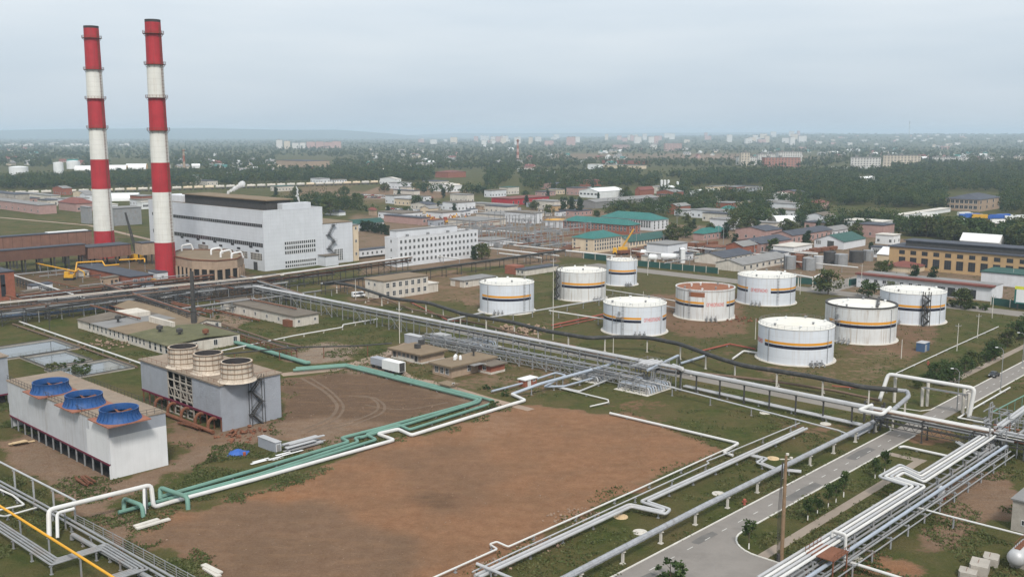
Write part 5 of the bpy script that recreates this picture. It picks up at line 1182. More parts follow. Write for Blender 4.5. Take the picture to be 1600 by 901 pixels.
pipe('pipeline', 'dark walkway pipe from the workshops towards the lawn', [(255, 532, 1.0), (345, 505, 1.0), (420, 530, 1.0), (470, 541, 1.0)], .3, 'brownpipe', 8, cat='pipeline')
# bottom left corner
pipe('pipeline', 'bright yellow gas pipe slanting across the bottom left corner', [(-30, 771, 4.0), (178, 902, 4.0), (190, 909, 4.0)], .20, 'pipeyel', 11, supm='steel', cat='pipeline', n=10)
pipe('pipeline', 'high silver rail pipe on tall posts at the left frame edge', [(-20, 711, 4.3), (117, 781, 4.3), (119, 782, 3.8)], .18, 'silver', 8, supm='silver', supw=.25, cat='pipeline')
pipe('pipeline', 'pair of grey pipes running beside the fence to the bottom edge', [(-10, 752, 1.3), (60, 790, 1.3), (275, 912, 1.3)], .2, 'steel', 7, offs=((0, 0), (.8, .1)), cat='pipeline')
pipe('pipeline', 'thick grey pipe starting with a capped elbow beside the fence', [(113, 842, .2), (113, 834, 1.1), (150, 855, 1.1), (240, 906, 1.1)], .38, 'steel', 9, cat='pipeline')
pipe('pipeline', 'black bundle of pipes with a square loop below the yellow pipe', [(-20, 816, 1.6), (80, 882, 1.6), (158, 858, 1.6), (208, 888, 1.6), (170, 900, 1.6)], .17, 'steel', 7, offs=((0, 0), (.55, 0), (1.1, 0), (1.6, 0)), cat='pipeline', supm='steel')
pipe('pipeline', 'white kinked pipe crossing the lawn above the yellow pipe', [(-10, 803, .8), (8, 806, .8), (62, 791, .8)], .16, 'pipewhite', 6, cat='pipeline')
pipe('pipeline', 'white bent pipe above the black bundle at the left frame edge', [(-10, 798, .9), (38, 788, .9), (20, 773, .9), (-10, 760, .9)], .18, 'pipewhite', 6, cat='pipeline')
t = thing('fence', 'low grey wire fence with slim posts beside the dirt track', 'fence', G(170, 842))
q = [G(118, 818), G(172, 846), G(228, 876), G(318, 925)]
mb = MB()
for z in (.1, .5, .9, 1.3, 1.75):
    for a, c in zip(q[:-1], q[1:]): mb.bar(a + Vector((0, 0, z)), c + Vector((0, 0, z)), .05 if z < 1.7 else .09)
mb.build('rail', M['steel'], t)
for p, d in walk(q, 3.2, .01): mb = MB(); mb.box(p.x - .06, p.y - .06, -.1, p.x + .06, p.y + .06, 1.9); mb.build('post', M['steel'], t)

# ------------------------------------------------------------------ left: pipe bridges, flue ducts, stack
rack('pipe_rack', 'upper pale pipe bridge crossing the left side below the chimneys', (-40, 478, 6.2), (440, 430, 6.2), [(-1.2, 0, .24, 'concl'), (-.4, 0, .3, 'brownpipe'), (.4, 0, .25, 'steel'), (1.2, 0, .24, 'conc'), (0, -1.8, .3, 'steel'), (-1, -1.8, .25, 'rust'), (1, -1.8, .25, 'brownpipe')], 4.0, 9, (0, -1.8), 'dsteel', brace=2, truss=True)
rack('pipe_rack', 'pipe bridge with a blue main along its foot, nearest the settling basins', (-40, 497, 3.6), (400, 446, 3.6), [(-1.5, 0, .35, 'steel'), (-.4, 0, .24, 'pipegreen'), (.5, 0, .25, 'steel'), (1.4, 0, .3, 'steel'), (.2, 1.6, .25, 'brownpipe')], 4.2, 8, (0, 1.6), 'dsteel', brace=2, truss=True)
rack('pipe_rack', 'dark low pipe bridge behind the blue main', (60, 470, 3.0), (520, 428, 3.0), [(-1.2, 0, .25, 'steel'), (0, 0, .35, 'rust'), (1.2, 0, .3, 'steel')], 3.2, 9, (0,), 'dsteel', brace=2)
rack('pipe_rack', 'pipe bridge leading past the power station front to the office', (400, 436, 6), (640, 403, 6), [(-1.2, 0, .35, 'brownpipe'), (0, 0, .3, 'steel'), (1.1, 0, .4, 'pipewhite'), (0, -1.6, .3, 'rust')], 3.6, 8, (0, -1.6), 'dsteel', brace=2)
rack('pipe_rack', 'dark pipe bridge with pale top pipe running behind the cream workshop', (505, 444, 4.2), (880, 392, 4.2), [(-.8, 0, .5, 'pipeblack'), (.3, 0, .3, 'silver'), (1, 0, .3, 'steel')], 2.8, 10, (0,), 'dsteel', brace=0)
rack('trestle', 'steel trestle with planked deck between brick tower and pipe bridges', (22, 431, 3.5), (132, 467, 3.5), [(0, 0, .3, 'pipewhite')], 2.6, 4, (0,), 'dsteel', brace=1, truss=True)
pipe('pipeline', 'blue water main with flanges beside the dark basin', [(-20, 496, 1.6), (94, 488, 1.6), (222, 474, 1.6)], .55, 'pipeblue', 9, joint=5, cat='pipeline')
pipe('pipeline', 'white hot-water pipe running past the basin towards the beige stacks', [(30, 502, .8), (120, 533, .8), (222, 568, .8)], .26, 'pipewhite', 9, cat='pipeline')
pipe('pipeline', 'brown lagged pipe parallel to the white one past the basins', [(20, 506, .5), (118, 539, .5), (214, 573, .5)], .3, 'roofmoss' if False else 'brownpipe', 9, cat='pipeline')
for pts, lab in (([(56, 411, 4), (118, 424, 4), (120, 410, 6), (160, 408, 6), (164, 415, 4.5), (186, 413, 4.5)], 'yellow gas pipe stepping up and down in front of the flue ducts'), ([(186, 406, 6), (226, 404, 6), (226, 409, 5)], 'yellow gas pipe running towards the red chimney foot'), ([(205, 431, 2), (244, 437, 2)], 'short yellow pipe low beside the chimney foot')):
    pipe('pipeline', lab, pts, .32, 'pipeyel', 9, fillet=.5, cat='pipeline')
def duct(name, label, F, la, lc, z0, z1, m, ncol, roofm='roofdark'):
    b = Bld(name, label, F, la=la, lc=lc, h=z1, cat='flue duct'); b.walls(m, z0=z0).slab(roofm, .25, .3)
    for i in range(ncol):
        for y in (.6, lc - 1.2): b.box('column', 'dsteel', 1 + (la - 2.6) * i / max(1, ncol - 1), y, -.1, 1.6 + (la - 2.6) * i / max(1, ncol - 1), y + .6, z0 - .01)
    return b
uL = lambda F, x: along(G(*F), A, x)
b = duct('flue_duct', 'long brown flue duct on dark columns, nearer one at the left edge', (-60, 437), uL((-60, 437), 135), 6, topz(G(0, 431.5), 410), topz(G(0, 431.5), 393), 'brickduct', 9)
b = duct('flue_duct', 'higher brown flue duct behind the first with white roof patch', (-60, 428), uL((-60, 428), 146), 6, topz(G(0, 422), 392), topz(G(0, 422), 371), 'brickduct', 6)
b.box('snow_white_sheet', 'whitefab', b.la * .66, 1, b.h + .31, b.la * .98, 5, b.h + .7)
b = duct('flue_duct', 'brown brick flue chamber at the foot of the farther chimney', (139, 417), uL((139, 417), 206), 12, topz(G(139, 417), 405), topz(G(139, 417), 387), 'brickduct', 4)
b = duct('flue_duct', 'tan flue duct joining the nearer chimney to the station', (224, 414), uL((224, 414), 243), 8, 5, 11, 'tanbrick', 2)
# curved flue chamber right of the nearer chimney
Pc = G(322, 425); t = thing('flue_chamber', 'curved tan flue chamber on pillars with white vent hoops at the station wall', 'flue chamber', Pc)
q = [G(*p) for p in ((262, 430), (302, 439), (340, 441), (372, 437), (382, 430), (352, 421), (285, 420))]
z0, z1 = topz(q[2], 422), topz(q[2], 408)
mb = MB(); mb.prism([(p.x, p.y) for p in q], z0, z1, 0, 1); mb.build('chamber', [M['tanbrick'], M['roofbrown']], t)
mb = MB(); ring = [(p.x, p.y, z1 + .15) for p in q] + [(q[0].x, q[0].y, z1 + .15)]; mb.tube([Vector(p) for p in ring], .35, 6); mb.build('coping', M['rust'], t)
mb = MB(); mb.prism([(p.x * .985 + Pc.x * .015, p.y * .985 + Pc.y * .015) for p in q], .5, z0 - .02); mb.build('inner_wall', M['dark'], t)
per = [p for p, d in walk(q + [q[0]], 4.0)]
for p in per: mb = MB(); mb.box(p.x - .5, p.y - .5, -.1, p.x + .5, p.y + .5, z0 - .01); mb.build('pillar', M['tanbrick'], t)
for x, y in ((284, 392), (330, 398), (345, 402), (362, 405)):
    p = G(x, y, z1); mb = MB(); mb.tube([p, p + Vector((0, 0, 2.6)), p + A * 5 + Vector((0, 0, 3.0)), p + A * 6 + Vector((0, 0, .2))], .45, 8, fillet=.9); mb.build('vent_hoop', M['whitefab'], t, smooth=True)
Pk = G(304, 519); Hk = topz(Pk, 424); t = thing('steel_stack', 'thin black steel stack rising beside the old workshops', 'stack', Pk)
mb = MB(); mb.lathe((0, 0, 0), [(1.0, -.2), (.95, Hk * .35), (.72, Hk * .36), (.68, Hk * .7), (.62, Hk), (.5, Hk), (.5, Hk - 2)], 20); mb.build('shaft', M['dsteel'], t, smooth=True, local=True)
mb = MB(); mb.lathe((0, 0, 0), [(.8, Hk * .55), (.95, Hk * .55), (.95, Hk * .56), (.8, Hk * .56)], 16); mb.lathe((0, 0, 0), [(1.05, Hk * .345), (1.15, Hk * .345), (1.15, Hk * .36), (.7, Hk * .36)], 16); mb.build('flange', M['dsteel'], t, local=True)
b = Bld('brick_tower', 'orange brick building with tall dark openings at the left frame edge', (25, 467), xl=-60, la=9, top=424); b.t.location = G(25, 467) - A * 9; b.walls('brick').slab('roofdark', .3, .4)
b.wins('A', 1, 2, 1.8, 5.0, 2, 7, z0=1.5, nx=1, ny=3, fm='dsteel')
b = Bld('boiler_shed', 'dark low shed with brown roof between flue ducts and pipe bridges', (205, 446), xl=120, xr=240, top=433); b.walls('brick').slab('roofdark', .4, .3).wins('A', 3, 1, 2, 2, z0=.8)
rack('pipe_rack', 'rusty two-tier pipe bridge nearest the brick tower', (30, 462, 4.5), (330, 430, 4.5), [(-1.2, 0, .3, 'rust'), (0, 0, .35, 'dsteel'), (1.2, 0, .25, 'steel'), (.3, -1.6, .3, 'rust')], 3.6, 7, (0, -1.6), 'dsteel', brace=1, truss=True)
rack('pipe_rack', 'dark cross bridge joining the pipe bridges before the steel stack', (165, 446, 5), (305, 492, 5), [(-.8, 0, .25, 'dsteel'), (.3, 0, .3, 'rust'), (1, 0, .2, 'steel')], 2.8, 7, (0,), 'dsteel', brace=1, truss=True)
rack('pipe_rack', 'grey cross bridge in front of the power station corner', (380, 432, 5), (470, 460, 5), [(-.8, 0, .3, 'steel'), (.3, 0, .35, 'brownpipe'), (1, 0, .2, 'pipewhite')], 2.8, 6, (0, -1.6), 'dsteel', brace=1, truss=True)
rack('pipe_rack', 'low dark trestle crossing the yard beside the moss-roofed workshop', (300, 500, 2.6), (460, 547, 2.6), [(-.5, 0, .22, 'brownpipe'), (.4, 0, .22, 'dsteel')], 1.8, 6, (0,), 'rust', brace=2)
# valve yard and manifold frames under the rack
def manifold(label, p, nx, ny, hh, m='silverb'):
    P = G(*p); t = thing('valve_manifold', label, 'valve station', P, None, AZ); mb = MB()
    for i in range(nx + 1):
        for j in range(ny + 1): mb.box(i * 2.2 - .08, j * 2.2 - .08, -.1, i * 2.2 + .08, j * 2.2 + .08, hh)
    for j in range(ny + 1):
        for z in (hh * .5, hh): mb.box(0, j * 2.2 - .06, z - .1, nx * 2.2, j * 2.2 + .06, z)
    for i in range(nx + 1):
        for z in (hh * .5, hh): mb.box(i * 2.2 - .06, 0, z - .22, i * 2.2 + .06, ny * 2.2, z - .12)
    mb.build('frame', M['steel'], t, local=True)
    mb = MB(); mb.box(-1, -1, -.1, nx * 2.2 + 1, ny * 2.2 + 1, .08); mb.build('slab', M['concl'], t, local=True)
    for i in range(nx * 2):
        mb = MB(); x = .5 + i * 1.05; mb.tube([Vector((x, -.6, .3)), Vector((x, -.2, hh * .5 + .3)), Vector((x, ny * 2.2 + .4, hh * .5 + .3)), Vector((x, ny * 2.2 + .6, .2))], .2, 8, fillet=.4); mb.build('pipe', M[m if i % 3 else 'silver'], t, smooth=True, local=True)
        mb = MB(); mb.lathe((x, ny * 1.1, hh * .5 + .3), [(.05, -.3), (.36, -.28), (.36, .28), (.1, .3), (.1, .9), (.32, .9), (.32, .98), (.05, .98)], 10); mb.build('valve', M['steel'], t, smooth=True, local=True)
manifold('grey valve manifold on a concrete slab below the rack elbow', (1010, 617), 5, 4, 2.8)
manifold('blue-grey valve frames between the bungalows and the pipe rack', (730, 551), 6, 4, 2.6)
manifold('steel pipe frame cluster just left of the rack elbow', (930, 598), 4, 3, 2.4)
t = thing('access_platform', 'steel platform around the elbow of the roadside pipe rack', 'platform', G(1012, 600), None, AZ)
mb = MB(); mb.box(-4, -4, 5.3, 4, 3, 5.45)
for x in (-4, 0, 4):
    for y in (-4, 3): mb.box(x - .1, y - .1, -.1, x + .1, y + .1, 6.5)
for zz in (5.9, 6.45):
    for y in (-4, 3): mb.box(-4, y - .04, zz, 4, y + .04, zz + .07)
    for x in (-4, 4): mb.box(x - .04, -4, zz, x + .04, 3, zz + .07)
mb.build('frame', M['steel'], t, local=True)
for k in range(3): mb = MB(); mb.tube([Vector((-3.4, -2 + k * 1.4, 6.0)), Vector((3.4, -2 + k * 1.4, 6.0))], .42, 8); mb.build('pipe', M['silver'], t, smooth=True, local=True)
pipe('pipeline', 'silver pipe stepping back from the platform over the black pipe', [(1012, 578, 5.8), (1060, 555, 5.0), (1062, 568, .6), (1110, 553, .6)], .38, 'silverb', 9, cat='pipeline')
# red and white pipes in the tank farm
for pts, r_, m_, lab in (([(755, 497, 2.2), (848, 483.5, 2.2), (944, 467, 2.2)], .28, 'silver', 'silver pipe from the first tank towards the tank with the stair tower'), ([(858, 485, 2.2), (942, 498, 2.2)], .26, 'pipewhite', 'white pipe branch ending at the caged-platform tank'),
        ([(862, 508, .6), (942, 491, .6)], .3, 'pipered', 'red oxide foam main beside the caged-platform tank'), ([(864, 512, .5), (944, 495, .5)], .2, 'pipered', 'thinner red oxide pipe under the foam main'), ([(1040, 478, 2.0), (1062, 482, 2.0)], .2, 'pipewhite', 'short white pipe linking lettered tank and rust-roofed tank'),
        ([(640, 471, .6), (700, 500, .6), (740, 503, .6)], .24, 'pipered', 'red oxide pipe near the cream workshop'), ([(800, 523, .5), (860, 534, .5), (900, 541, .5)], .24, 'pipered', 'red oxide pipe beside the service road'), ([(1095, 548, .6), (1140, 537, .6), (1180, 545, .6)], .26, 'pipered', 'red oxide pipe with valves left of the nearest tank'),
        ([(1300, 602, .5), (1400, 612, .5)], .16, 'pipered', 'thin red pipe near the road portal'), ([(945, 452, 1.5), (1010, 462, 1.5), (1056, 470, 1.5)], .18, 'pipewhite', 'white pipe behind the lettered tank'), ([(1400, 583, .4), (1482, 545, .4), (1560, 510, .4)], .14, 'pipewhite', 'thin white line crossing the far grass by the blue cabin'), ([(1145, 560, .5), (1162, 548, .5), (1190, 552, .5)], .3, 'pipewhite', 'white elbow beside the nearest tank')):
    pipe('pipeline', lab, pts, r_, m_, 9, cat='pipeline')
pipe('pipeline', 'silver branch from the silver rack to the first tank foot', [(700, 500, 4.2), (752, 489, 2.6), (757, 490, .6)], .36, 'silver', 9, cat='pipeline')
# ------------------------------------------------------------------ works buildings behind the tanks and the town beyond
def simple(name, label, F, xl, xr, top, wall, roof, rm, la=None, lc=None, rise=2.0, winA=None, winC=None, axis='x', group=None, z0=0, h=None):
    b = Bld(name, label, F, xl=xl, xr=xr, top=top, la=la, lc=lc, h=h, group=group); b.walls(wall)
    if roof == 'flat': b.slab(rm, .4, .4)
    elif roof == 'parapet': b.parapet(rm, wall, .6)
    elif roof == 'gable': b.gable(rm, rise, axis, mw=wall)
    elif roof == 'hip': b.hip(rm, rise)
    if winA: b.wins('A', *winA)
    if winC: b.wins('C', *winC)
    return b
simple('works_office', 'white three-storey office with a long teal hipped roof, behind the brick teal-roofed one', (1020, 361), 938, 1044, 344, 'whitewall', 'hip', 'teal', rise=4, winA=(4, 3, 1.6, 1.8), winC=(20, 3, 1.6, 1.9, 2, None, 2))
simple('works_office', 'red brick two-storey building with a blue-teal roof among the yards', (982, 367), 880, None, 352, 'brick', 'hip', 'teal', la=13, rise=3.2, winA=(3, 2, 1.8, 2), winC=(18, 2, 1.8, 2, 2, None, 2))
simple('works_office', 'cream three-storey block with teal hipped roof and paired windows, nearest of the teal roofs', (927, 396), 894, 971, 373, 'cream', 'hip', 'teal', rise=3.2, winA=(11, 3, 1.5, 1.7, 1, None, 1.5), winC=(2, 3, 1.4, 1.6, 4, None, 1.5))
simple('works_shed', 'long cream shed with teal gable roof beside the yellow crane', (983, 387), None, 1046, 378, 'cream', 'gable', 'tealdark', lc=13, rise=3, winA=(14, 1, 1.6, 2.2, 1, None, 1))
simple('works_shed', 'pink-walled shed with bright teal roof at the edge of the park trees', (1099, 376), 1083, 1136, 365, 'pink', 'hip', 'teal', rise=3, winA=(6, 1, 1.6, 2, 1, None, 1.2))
simple('house', 'small cream house with teal pyramid roof among the trees', (1136, 336), 1122, 1152, 328, 'cream', 'hip', 'teal', rise=3, winA=(2, 1, 1.6, 2, 1, None, 1.2))
simple('works_shed', 'long shed with dark teal roof right behind the power station', (552, 362), 541, 600, 350, 'whitewall', 'gable', 'tealdark', rise=2.5)
simple('warehouse', 'big bright white warehouse with shallow white roof', (936, 310), 905, 976, 299.5, 'white', 'gable', 'whitefab', rise=3, winC=(5, 1, 3, 2, 3, None, 3))
simple('warehouse', 'long grey roofed store in front of the bright white warehouse', (930, 326), 905, 1030, 316, 'roofgrey', 'gable', 'roofgrey', rise=2)
simple('warehouse', 'red brick hall with red roof left of the bright white warehouse', (800, 321), 768, 858, 311, 'red', 'flat', 'redroof', winA=(8, 1, 2, 3, 1, None, 1))
simple('warehouse', 'rust red roofed building hidden in trees above the white warehouse', (915, 292), 898, 946, 283, 'brick', 'flat', 'redroof')
simple('house', 'brick house with white gable left of the white silos', (1000, 306), 992, 1022, 297, 'brick', 'gable', 'redroof', rise=3)
simple('warehouse', 'low white hall with white roof right of the white silos', (1100, 308), 1077, 1126, 300, 'white', 'gable', 'whitefab', rise=2)
simple('warehouse', 'blue-grey hall with dark window band at the wood edge', (1150, 307), 1142, 1190, 296, 'ctgrey', 'flat', 'roofgrey', winA=(8, 1, 3, 2.4, 1, None, 6))
simple('warehouse', 'cream hall with grey roof behind the low white hall', (1110, 299), 1102, 1140, 292, 'cream', 'flat', 'roofgrey')
simple('store_hall', 'long pink hall with dark flat roof along the railway yard, left one', (1188, 396), 1145, 1236, 381, 'pink', 'gable', 'roofdark', rise=2.2, winA=(7, 1, 2, 2.6, 1, None, 1))
simple('store_hall', 'long pink and white hall with dark roof along the railway yard, rear one', (1238, 381), 1205, 1300, 368, 'pink', 'gable', 'roofdark', rise=2.2, winA=(9, 1, 2, 2.6, 1, None, 1))
simple('store_hall', 'narrow white hall with dark grey roof behind the green-roofed shed', (1292, 372), 1268, 1328, 362, 'whitewall', 'gable', 'roofgrey', rise=2, winA=(5, 1, 2, 2, 1, None, 1))
simple('store_hall', 'low dark roofed hall with pale wall between pipe yard and rust-roofed tank', (1130, 414), 1085, 1176, 403, 'oldwall', 'gable', 'roofdark', rise=2, winA=(6, 1, 2, 2, 1, None, 1))
simple('store_hall', 'long blue-grey roofed hall nearest the tank farm road', (1160, 425), 1118, 1232, 414, 'oldwall', 'gable', 'roofgrey', rise=2, winA=(8, 1, 2, 1.8, 1, None, 1))
b = simple('workshop', 'white shed with dark green gable roof and one dark gate', (1318, 390), 1272, 1352, 378, 'whitewall', 'gable', 'tealdark', rise=3.4, winC=(4, 1, 2, 2.4, 14, None, 2)); b.door('C', 8, 4, 4.5)
b = Bld('factory_hall', 'very long ochre factory hall with black roof and two rows of dark windows', (1706, 447), xl=1388, la=24, h=10.5)
b.walls('ochre').slab('roofdark', .6, .5); L_ = b.lc
mo = b.box('roof_monitor', 'dsteel', 5, 2, 11.02, 16, L_ - 6, 13.4)
mb = MB(); mb.box(4.4, 1, 13.41, 16.6, L_ - 5, 13.8); mb.build('monitor_roof', M['roofdark'], mo, local=True)
b.wins('C', 15, 1, 2.8, 2.0, 5, L_ - 5, z0=7.2, nx=3, ny=2, fm='dsteel'); b.wins('C', 15, 1, 3.2, 4.4, 5, L_ - 5, z0=1.5, nx=3, ny=4, fm='dsteel')
simple('factory_hall', 'white three-storey head building at the end of the ochre hall', (1392, 404), 1360, 1400, 388, 'whitewall', 'flat', 'roofdark', winC=(9, 3, 1.6, 1.7, 1, None, 1.4), winA=(3, 3, 1.6, 1.7, 1, None, 1.4))
simple('shed', 'tan shed with bright white gable roof in front of the ochre hall', (1412, 411), 1370, None, 400, 'cream', 'gable', 'whitefab', la=16, rise=3, axis='y')
simple('shed', 'low tan house with rusty red hipped roof before the ochre hall', (1428, 427), 1380, 1446, 418, 'cream', 'hip', 'redroof', rise=2)
b = Bld('garage_row', 'mint-white garage row with red roof edge, dark gates and small paired windows', (1549, 471), xl=1338, xr=1566, top=449); b.walls('whitewall').slab('roofgrey', .1, .2)
b.box('red_roof_edge', 'redroof', -1.0, -.4, b.h - .1, 3, b.lc + .4, b.h + .6)
b.wins('C', 4, 1, 3.0, 3.6, 6, b.lc * .38, z0=.3, nx=3, ny=2, fm='dsteel'); b.wins('C', 7, 1, 1.6, 1.5, b.lc * .50, b.lc - 4, z0=2.6, nx=2, ny=1)
b = simple('shed', 'dark green flat-roofed shed right of the garage row', (1640, 454), 1532, None, 434, 'whitewall', 'flat', 'tealdark', la=18)
t = thing('billboard', 'white billboard with yellow and green border at the right edge', 'billboard', G(1590, 484)); P = t.location
zt, z0 = topz(P, 447), topz(P, 474)
d = Cc; n_ = -A
mb = MB(); o = P - d * 14 + Vector((0, 0, z0)); mb.obox(o, d * 15.5, A * .3, (0, 0, zt - z0)); mb.build('panel', M['white'], t)
mb = MB(); mb.obox(o - A * .03 + Vector((0, 0, zt - z0 - 1.2)), d * 15.5, A * .02, (0, 0, 1.2)); mb.build('yellow_border', mat('sign_yellow', (.55, .55, .05)), t)
mb = MB(); mb.obox(o - A * .03 + d * 14.9, d * .6, A * .02, (0, 0, zt - z0 - 1.21)); mb.obox(o - A * .03, d * 14.8, A * .02, (0, 0, .5)); mb.build('green_border', M['teal'], t)
for k in (1, 14): mb = MB(); mb.obox(o + d * k - Vector((0, 0, z0)), d * .4, A * .4, (0, 0, z0)); mb.build('post', M['dsteel'], t)
# oil depot tanks, silos
def vtank(name, label, x, ybase, w_, ytop, m, group, dome=.12, cat='tank'):
    P = G(x, ybase); r = w_ / 2 * dist(P) / F_PX; P = P + Vector((P.x, P.y, 0)).normalized() * r; H = topz(P, ytop); t = thing(name, label, cat, P, group)
    mb = MB(); mb.lathe((0, 0, 0), [(r, -.1), (r, H * .5), (r, H)], 24); mb.build('shell', M[m], t, smooth=True, local=True)
    mb = MB(); mb.lathe((0, 0, 0), [(r + .1, H - .1), (r + .1, H + .02), (r * .5, H + r * dome * .7), (.05, H + r * dome)], 24); mb.build('roof', M[m], t, smooth=True, local=True)
    mb = MB(); mb.bar((-r - .2, 0, 0), (-r - .2, 0, H + .8), .25); mb.bar((-r * .8, -r * .75, 0), (-r * .8, -r * .75, H), .15); mb.build('ladder', M['dsteel'], t, local=True)
for x, yb_, w_, yt, m_ in ((1234, 421, 18, 400, 'steel'), (1247, 418, 16, 398, 'rust'), (1264, 423, 20, 403, 'steel'), (1278, 420, 15, 400, 'silver'), (1296, 412, 18, 393, 'dsteel'), (1314, 416, 20, 397, 'steel'), (1338, 411, 22, 392, 'dsteel'), (1356, 408, 16, 391, 'steel')):
    vtank('depot_tank', {'steel': 'grey weathered upright tank in the depot row below the green-roofed shed', 'rust': 'rust-brown upright tank in the depot row', 'silver': 'bright silver upright tank in the depot row', 'dsteel': 'dark upright tank in the depot row'}[m_], x, yb_, w_, yt, m_, 'old upright tanks of the small depot')
for x in (1033.5, 1038.5, 1044): vtank('silo', 'slim white silo in the row of three', x, 299.5, 4.2, 282, 'white', 'white silos', .5, 'silo')
vtank('silo', 'single slim white silo right of the row of three', 1058.5, 299, 4, 284.5, 'white', 'white silos', .5, 'silo')
vtank('silo', 'short squat white tank between the white silos', 1049, 301, 10, 292, 'white', None, .5, 'silo')
vtank('depot_tank', 'green upright tank by the tall white vessel beyond the green fence', 1098, 410, 21, 397, 'tealdark', None); vtank('vessel', 'tall white vessel standing beyond the green fence', 1066, 411, 9, 389, 'white', None, .6, 'vessel')
for x, yb_, w_, yt, lab in ((30, 276, 28, 261, 'white oil tank with a red smudge standing alone at the far left'), (92, 271, 15, 254, 'narrow white oil tank far behind the first chimney'), (115, 264, 20, 252, 'wide white oil tank far behind the first chimney')): vtank('oil_tank', lab, x, yb_, w_, yt, 'white', None)
for x, y, w_, lab in ((185, 265, 26, 'yellow and white domed hall between the chimneys, left one'), (214, 264, 30, 'yellow and white domed hall between the chimneys, right one'), (1227, 349, 45, 'white rounded fabric hangar by the park trees'), (196, 313, 42, 'low white hall with arched roof just right of the first chimney'), (132, 266, 26, 'white and yellow halls behind the first chimney')):
    P = G(x, y); wd = w_ * dist(P) / F_PX; r = wd * .28; t = thing('fabric_hall', lab, 'hall', P, None, radians(12)); mb = MB(); n = 10
    pr = [(r * cos(pi * i / n) * 1.3, r * sin(pi * i / n)) for i in range(n + 1)]
    for i in range(n): mb.poly([(-wd / 2, pr[i][0], pr[i][1]), (wd / 2, pr[i][0], pr[i][1]), (wd / 2, pr[i + 1][0], pr[i + 1][1]), (-wd / 2, pr[i + 1][0], pr[i + 1][1])][::-1])
    mb.build('roof', M['white' if x > 1000 or x == 196 else 'whitefab'], t, smooth=True, local=True)
    for s in (-1, 1): mb = MB(); mb.poly([(s * wd / 2, a, c) for a, c in pr]); mb.build('end_wall', M['concl' if x > 1000 else ('pipeyel' if x != 196 else 'whitewall')], t, local=True)
    if x < 220 and x != 196:
        mb = MB(); mb.poly([(-wd / 2 - .1, pr[6][0], pr[6][1] + .1), (wd / 2 + .1, pr[6][0], pr[6][1] + .1), (wd / 2 + .1, pr[4][0], pr[4][1] + .1), (-wd / 2 - .1, pr[4][0], pr[4][1] + .1)]); mb.build('yellow_ridge', M['pipeyel'], t, local=True)
simple('works_shed', 'long pink shed with pale roof at the left edge beyond the meadow', (62, 335), -60, None, 321, 'pink', 'flat', 'roofgrey', la=14, winC=(14, 1, 2, 2, 2, None, 1.5))
simple('works_shed', 'pink shed with dark red roof left of the first chimney', (120, 331), 92, 150, 318, 'pink', 'hip', 'redroof', rise=4, winA=(5, 1, 2, 2, 1, None, 1.5))
simple('works_shed', 'grey two-storey block at the left edge behind the pink shed', (26, 324), -40, None, 304, 'conc', 'flat', 'roofdark', la=12, winC=(6, 2, 2, 2, 2, None, 2))
simple('works_shed', 'long low grey roofed shed behind the pink sheds', (80, 313), 26, 95, 306, 'oldwall', 'flat', 'roofgrey')
b = simple('transfer_shed', 'dark grey cladded shed on legs between the two chimneys', (180, 353), 126, 222, 326, 'steel', 'flat', 'roofgrey', lc=18)
b = simple('transfer_shed', 'sloping grey conveyor house leaning at the first chimney', (139, 350), 127, 145, 324, 'steel', 'flat', 'steel')
simple('house', 'white house with a row of blue windows between the chimneys', (222, 327), 178, 240, 316, 'white', 'flat', 'concl', lc=9, winA=(6, 1, 2, 2, 1, None, 2))
simple('shed', 'white shed with dark roof behind the office block', (530, 337), 508, 540, 331, 'white', 'hip', 'roofdark', rise=1.5)
simple('shed', 'small brick tower house by the car park', (585, 337), 576, 589, 328, 'tanbrick', 'hip', 'redroof', rise=2)
simple('warehouse', 'long white and pink warehouse behind the office block', (660, 352), 600, 672, 341, 'pink', 'flat', 'roofdark', winA=(2, 1, 2, 2, 1, None, 2))
simple('warehouse', 'low pale-roofed shed right of the office block', (795, 330), 735, 810, 321, 'oldwall', 'flat', 'roofgrey')
simple('warehouse', 'low brown-roofed works shed right of the orange machines', (745, 355), 700, 790, 346, 'oldwall', 'flat', 'roofgrey')
simple('shed', 'yellow fronted cabin beside the dark conifers', (868, 332), 860, 878, 322, 'ochre', 'flat', 'roofgrey')
simple('shed', 'white cabin with orange roof edge at the switchyard', (882, 357), 852, 898, 346, 'whitewall', 'flat', 'pipeyel')
simple('warehouse', 'pale shed in the switchyard with flat grey roof', (790, 345), 744, 850, 337, 'oldwall', 'flat', 'roofgrey')
simple('shed', 'white wall shed with black roof at the switchyard corner', (765, 385), 735, 800, 377, 'whitewall', 'flat', 'roofgrey')
simple('unfinished_house', 'unfinished brown brick mansion with dark hipped roofs at the wood edge', (1530, 331), 1476, 1562, 312, 'tanbrick', 'hip', 'roofdark', rise=4, winA=(4, 2, 3, 3, 1, None, 2), winC=(7, 2, 3, 3, 2, None, 2))
simple('shed', 'white shed with pale roof behind the lorry park', (1400, 344), 1375, 1485, 338, 'white', 'flat', 'concl', lc=8)
simple('market_roof', 'bright white canopy roof by the lorry park', (1478, 356), 1440, None, 349, 'concl', 'gable', 'whitefab', la=14, rise=2)
simple('market_roof', 'blue tarpaulin canopy roof next to the white one', (1514, 360), 1481, None, 352, 'concl', 'gable', 'bluetarp', la=12, rise=2)
simple('shed', 'white gabled tent roof behind the ochre hall', (1560, 388), 1500, 1568, 379, 'white', 'gable', 'whitefab', rise=4, axis='y')
simple('warehouse', 'long red roofed market hall in the trees above the blue wagons', (700, 278), 680, 728, 269, 'brick', 'hip', 'redroof', rise=2)
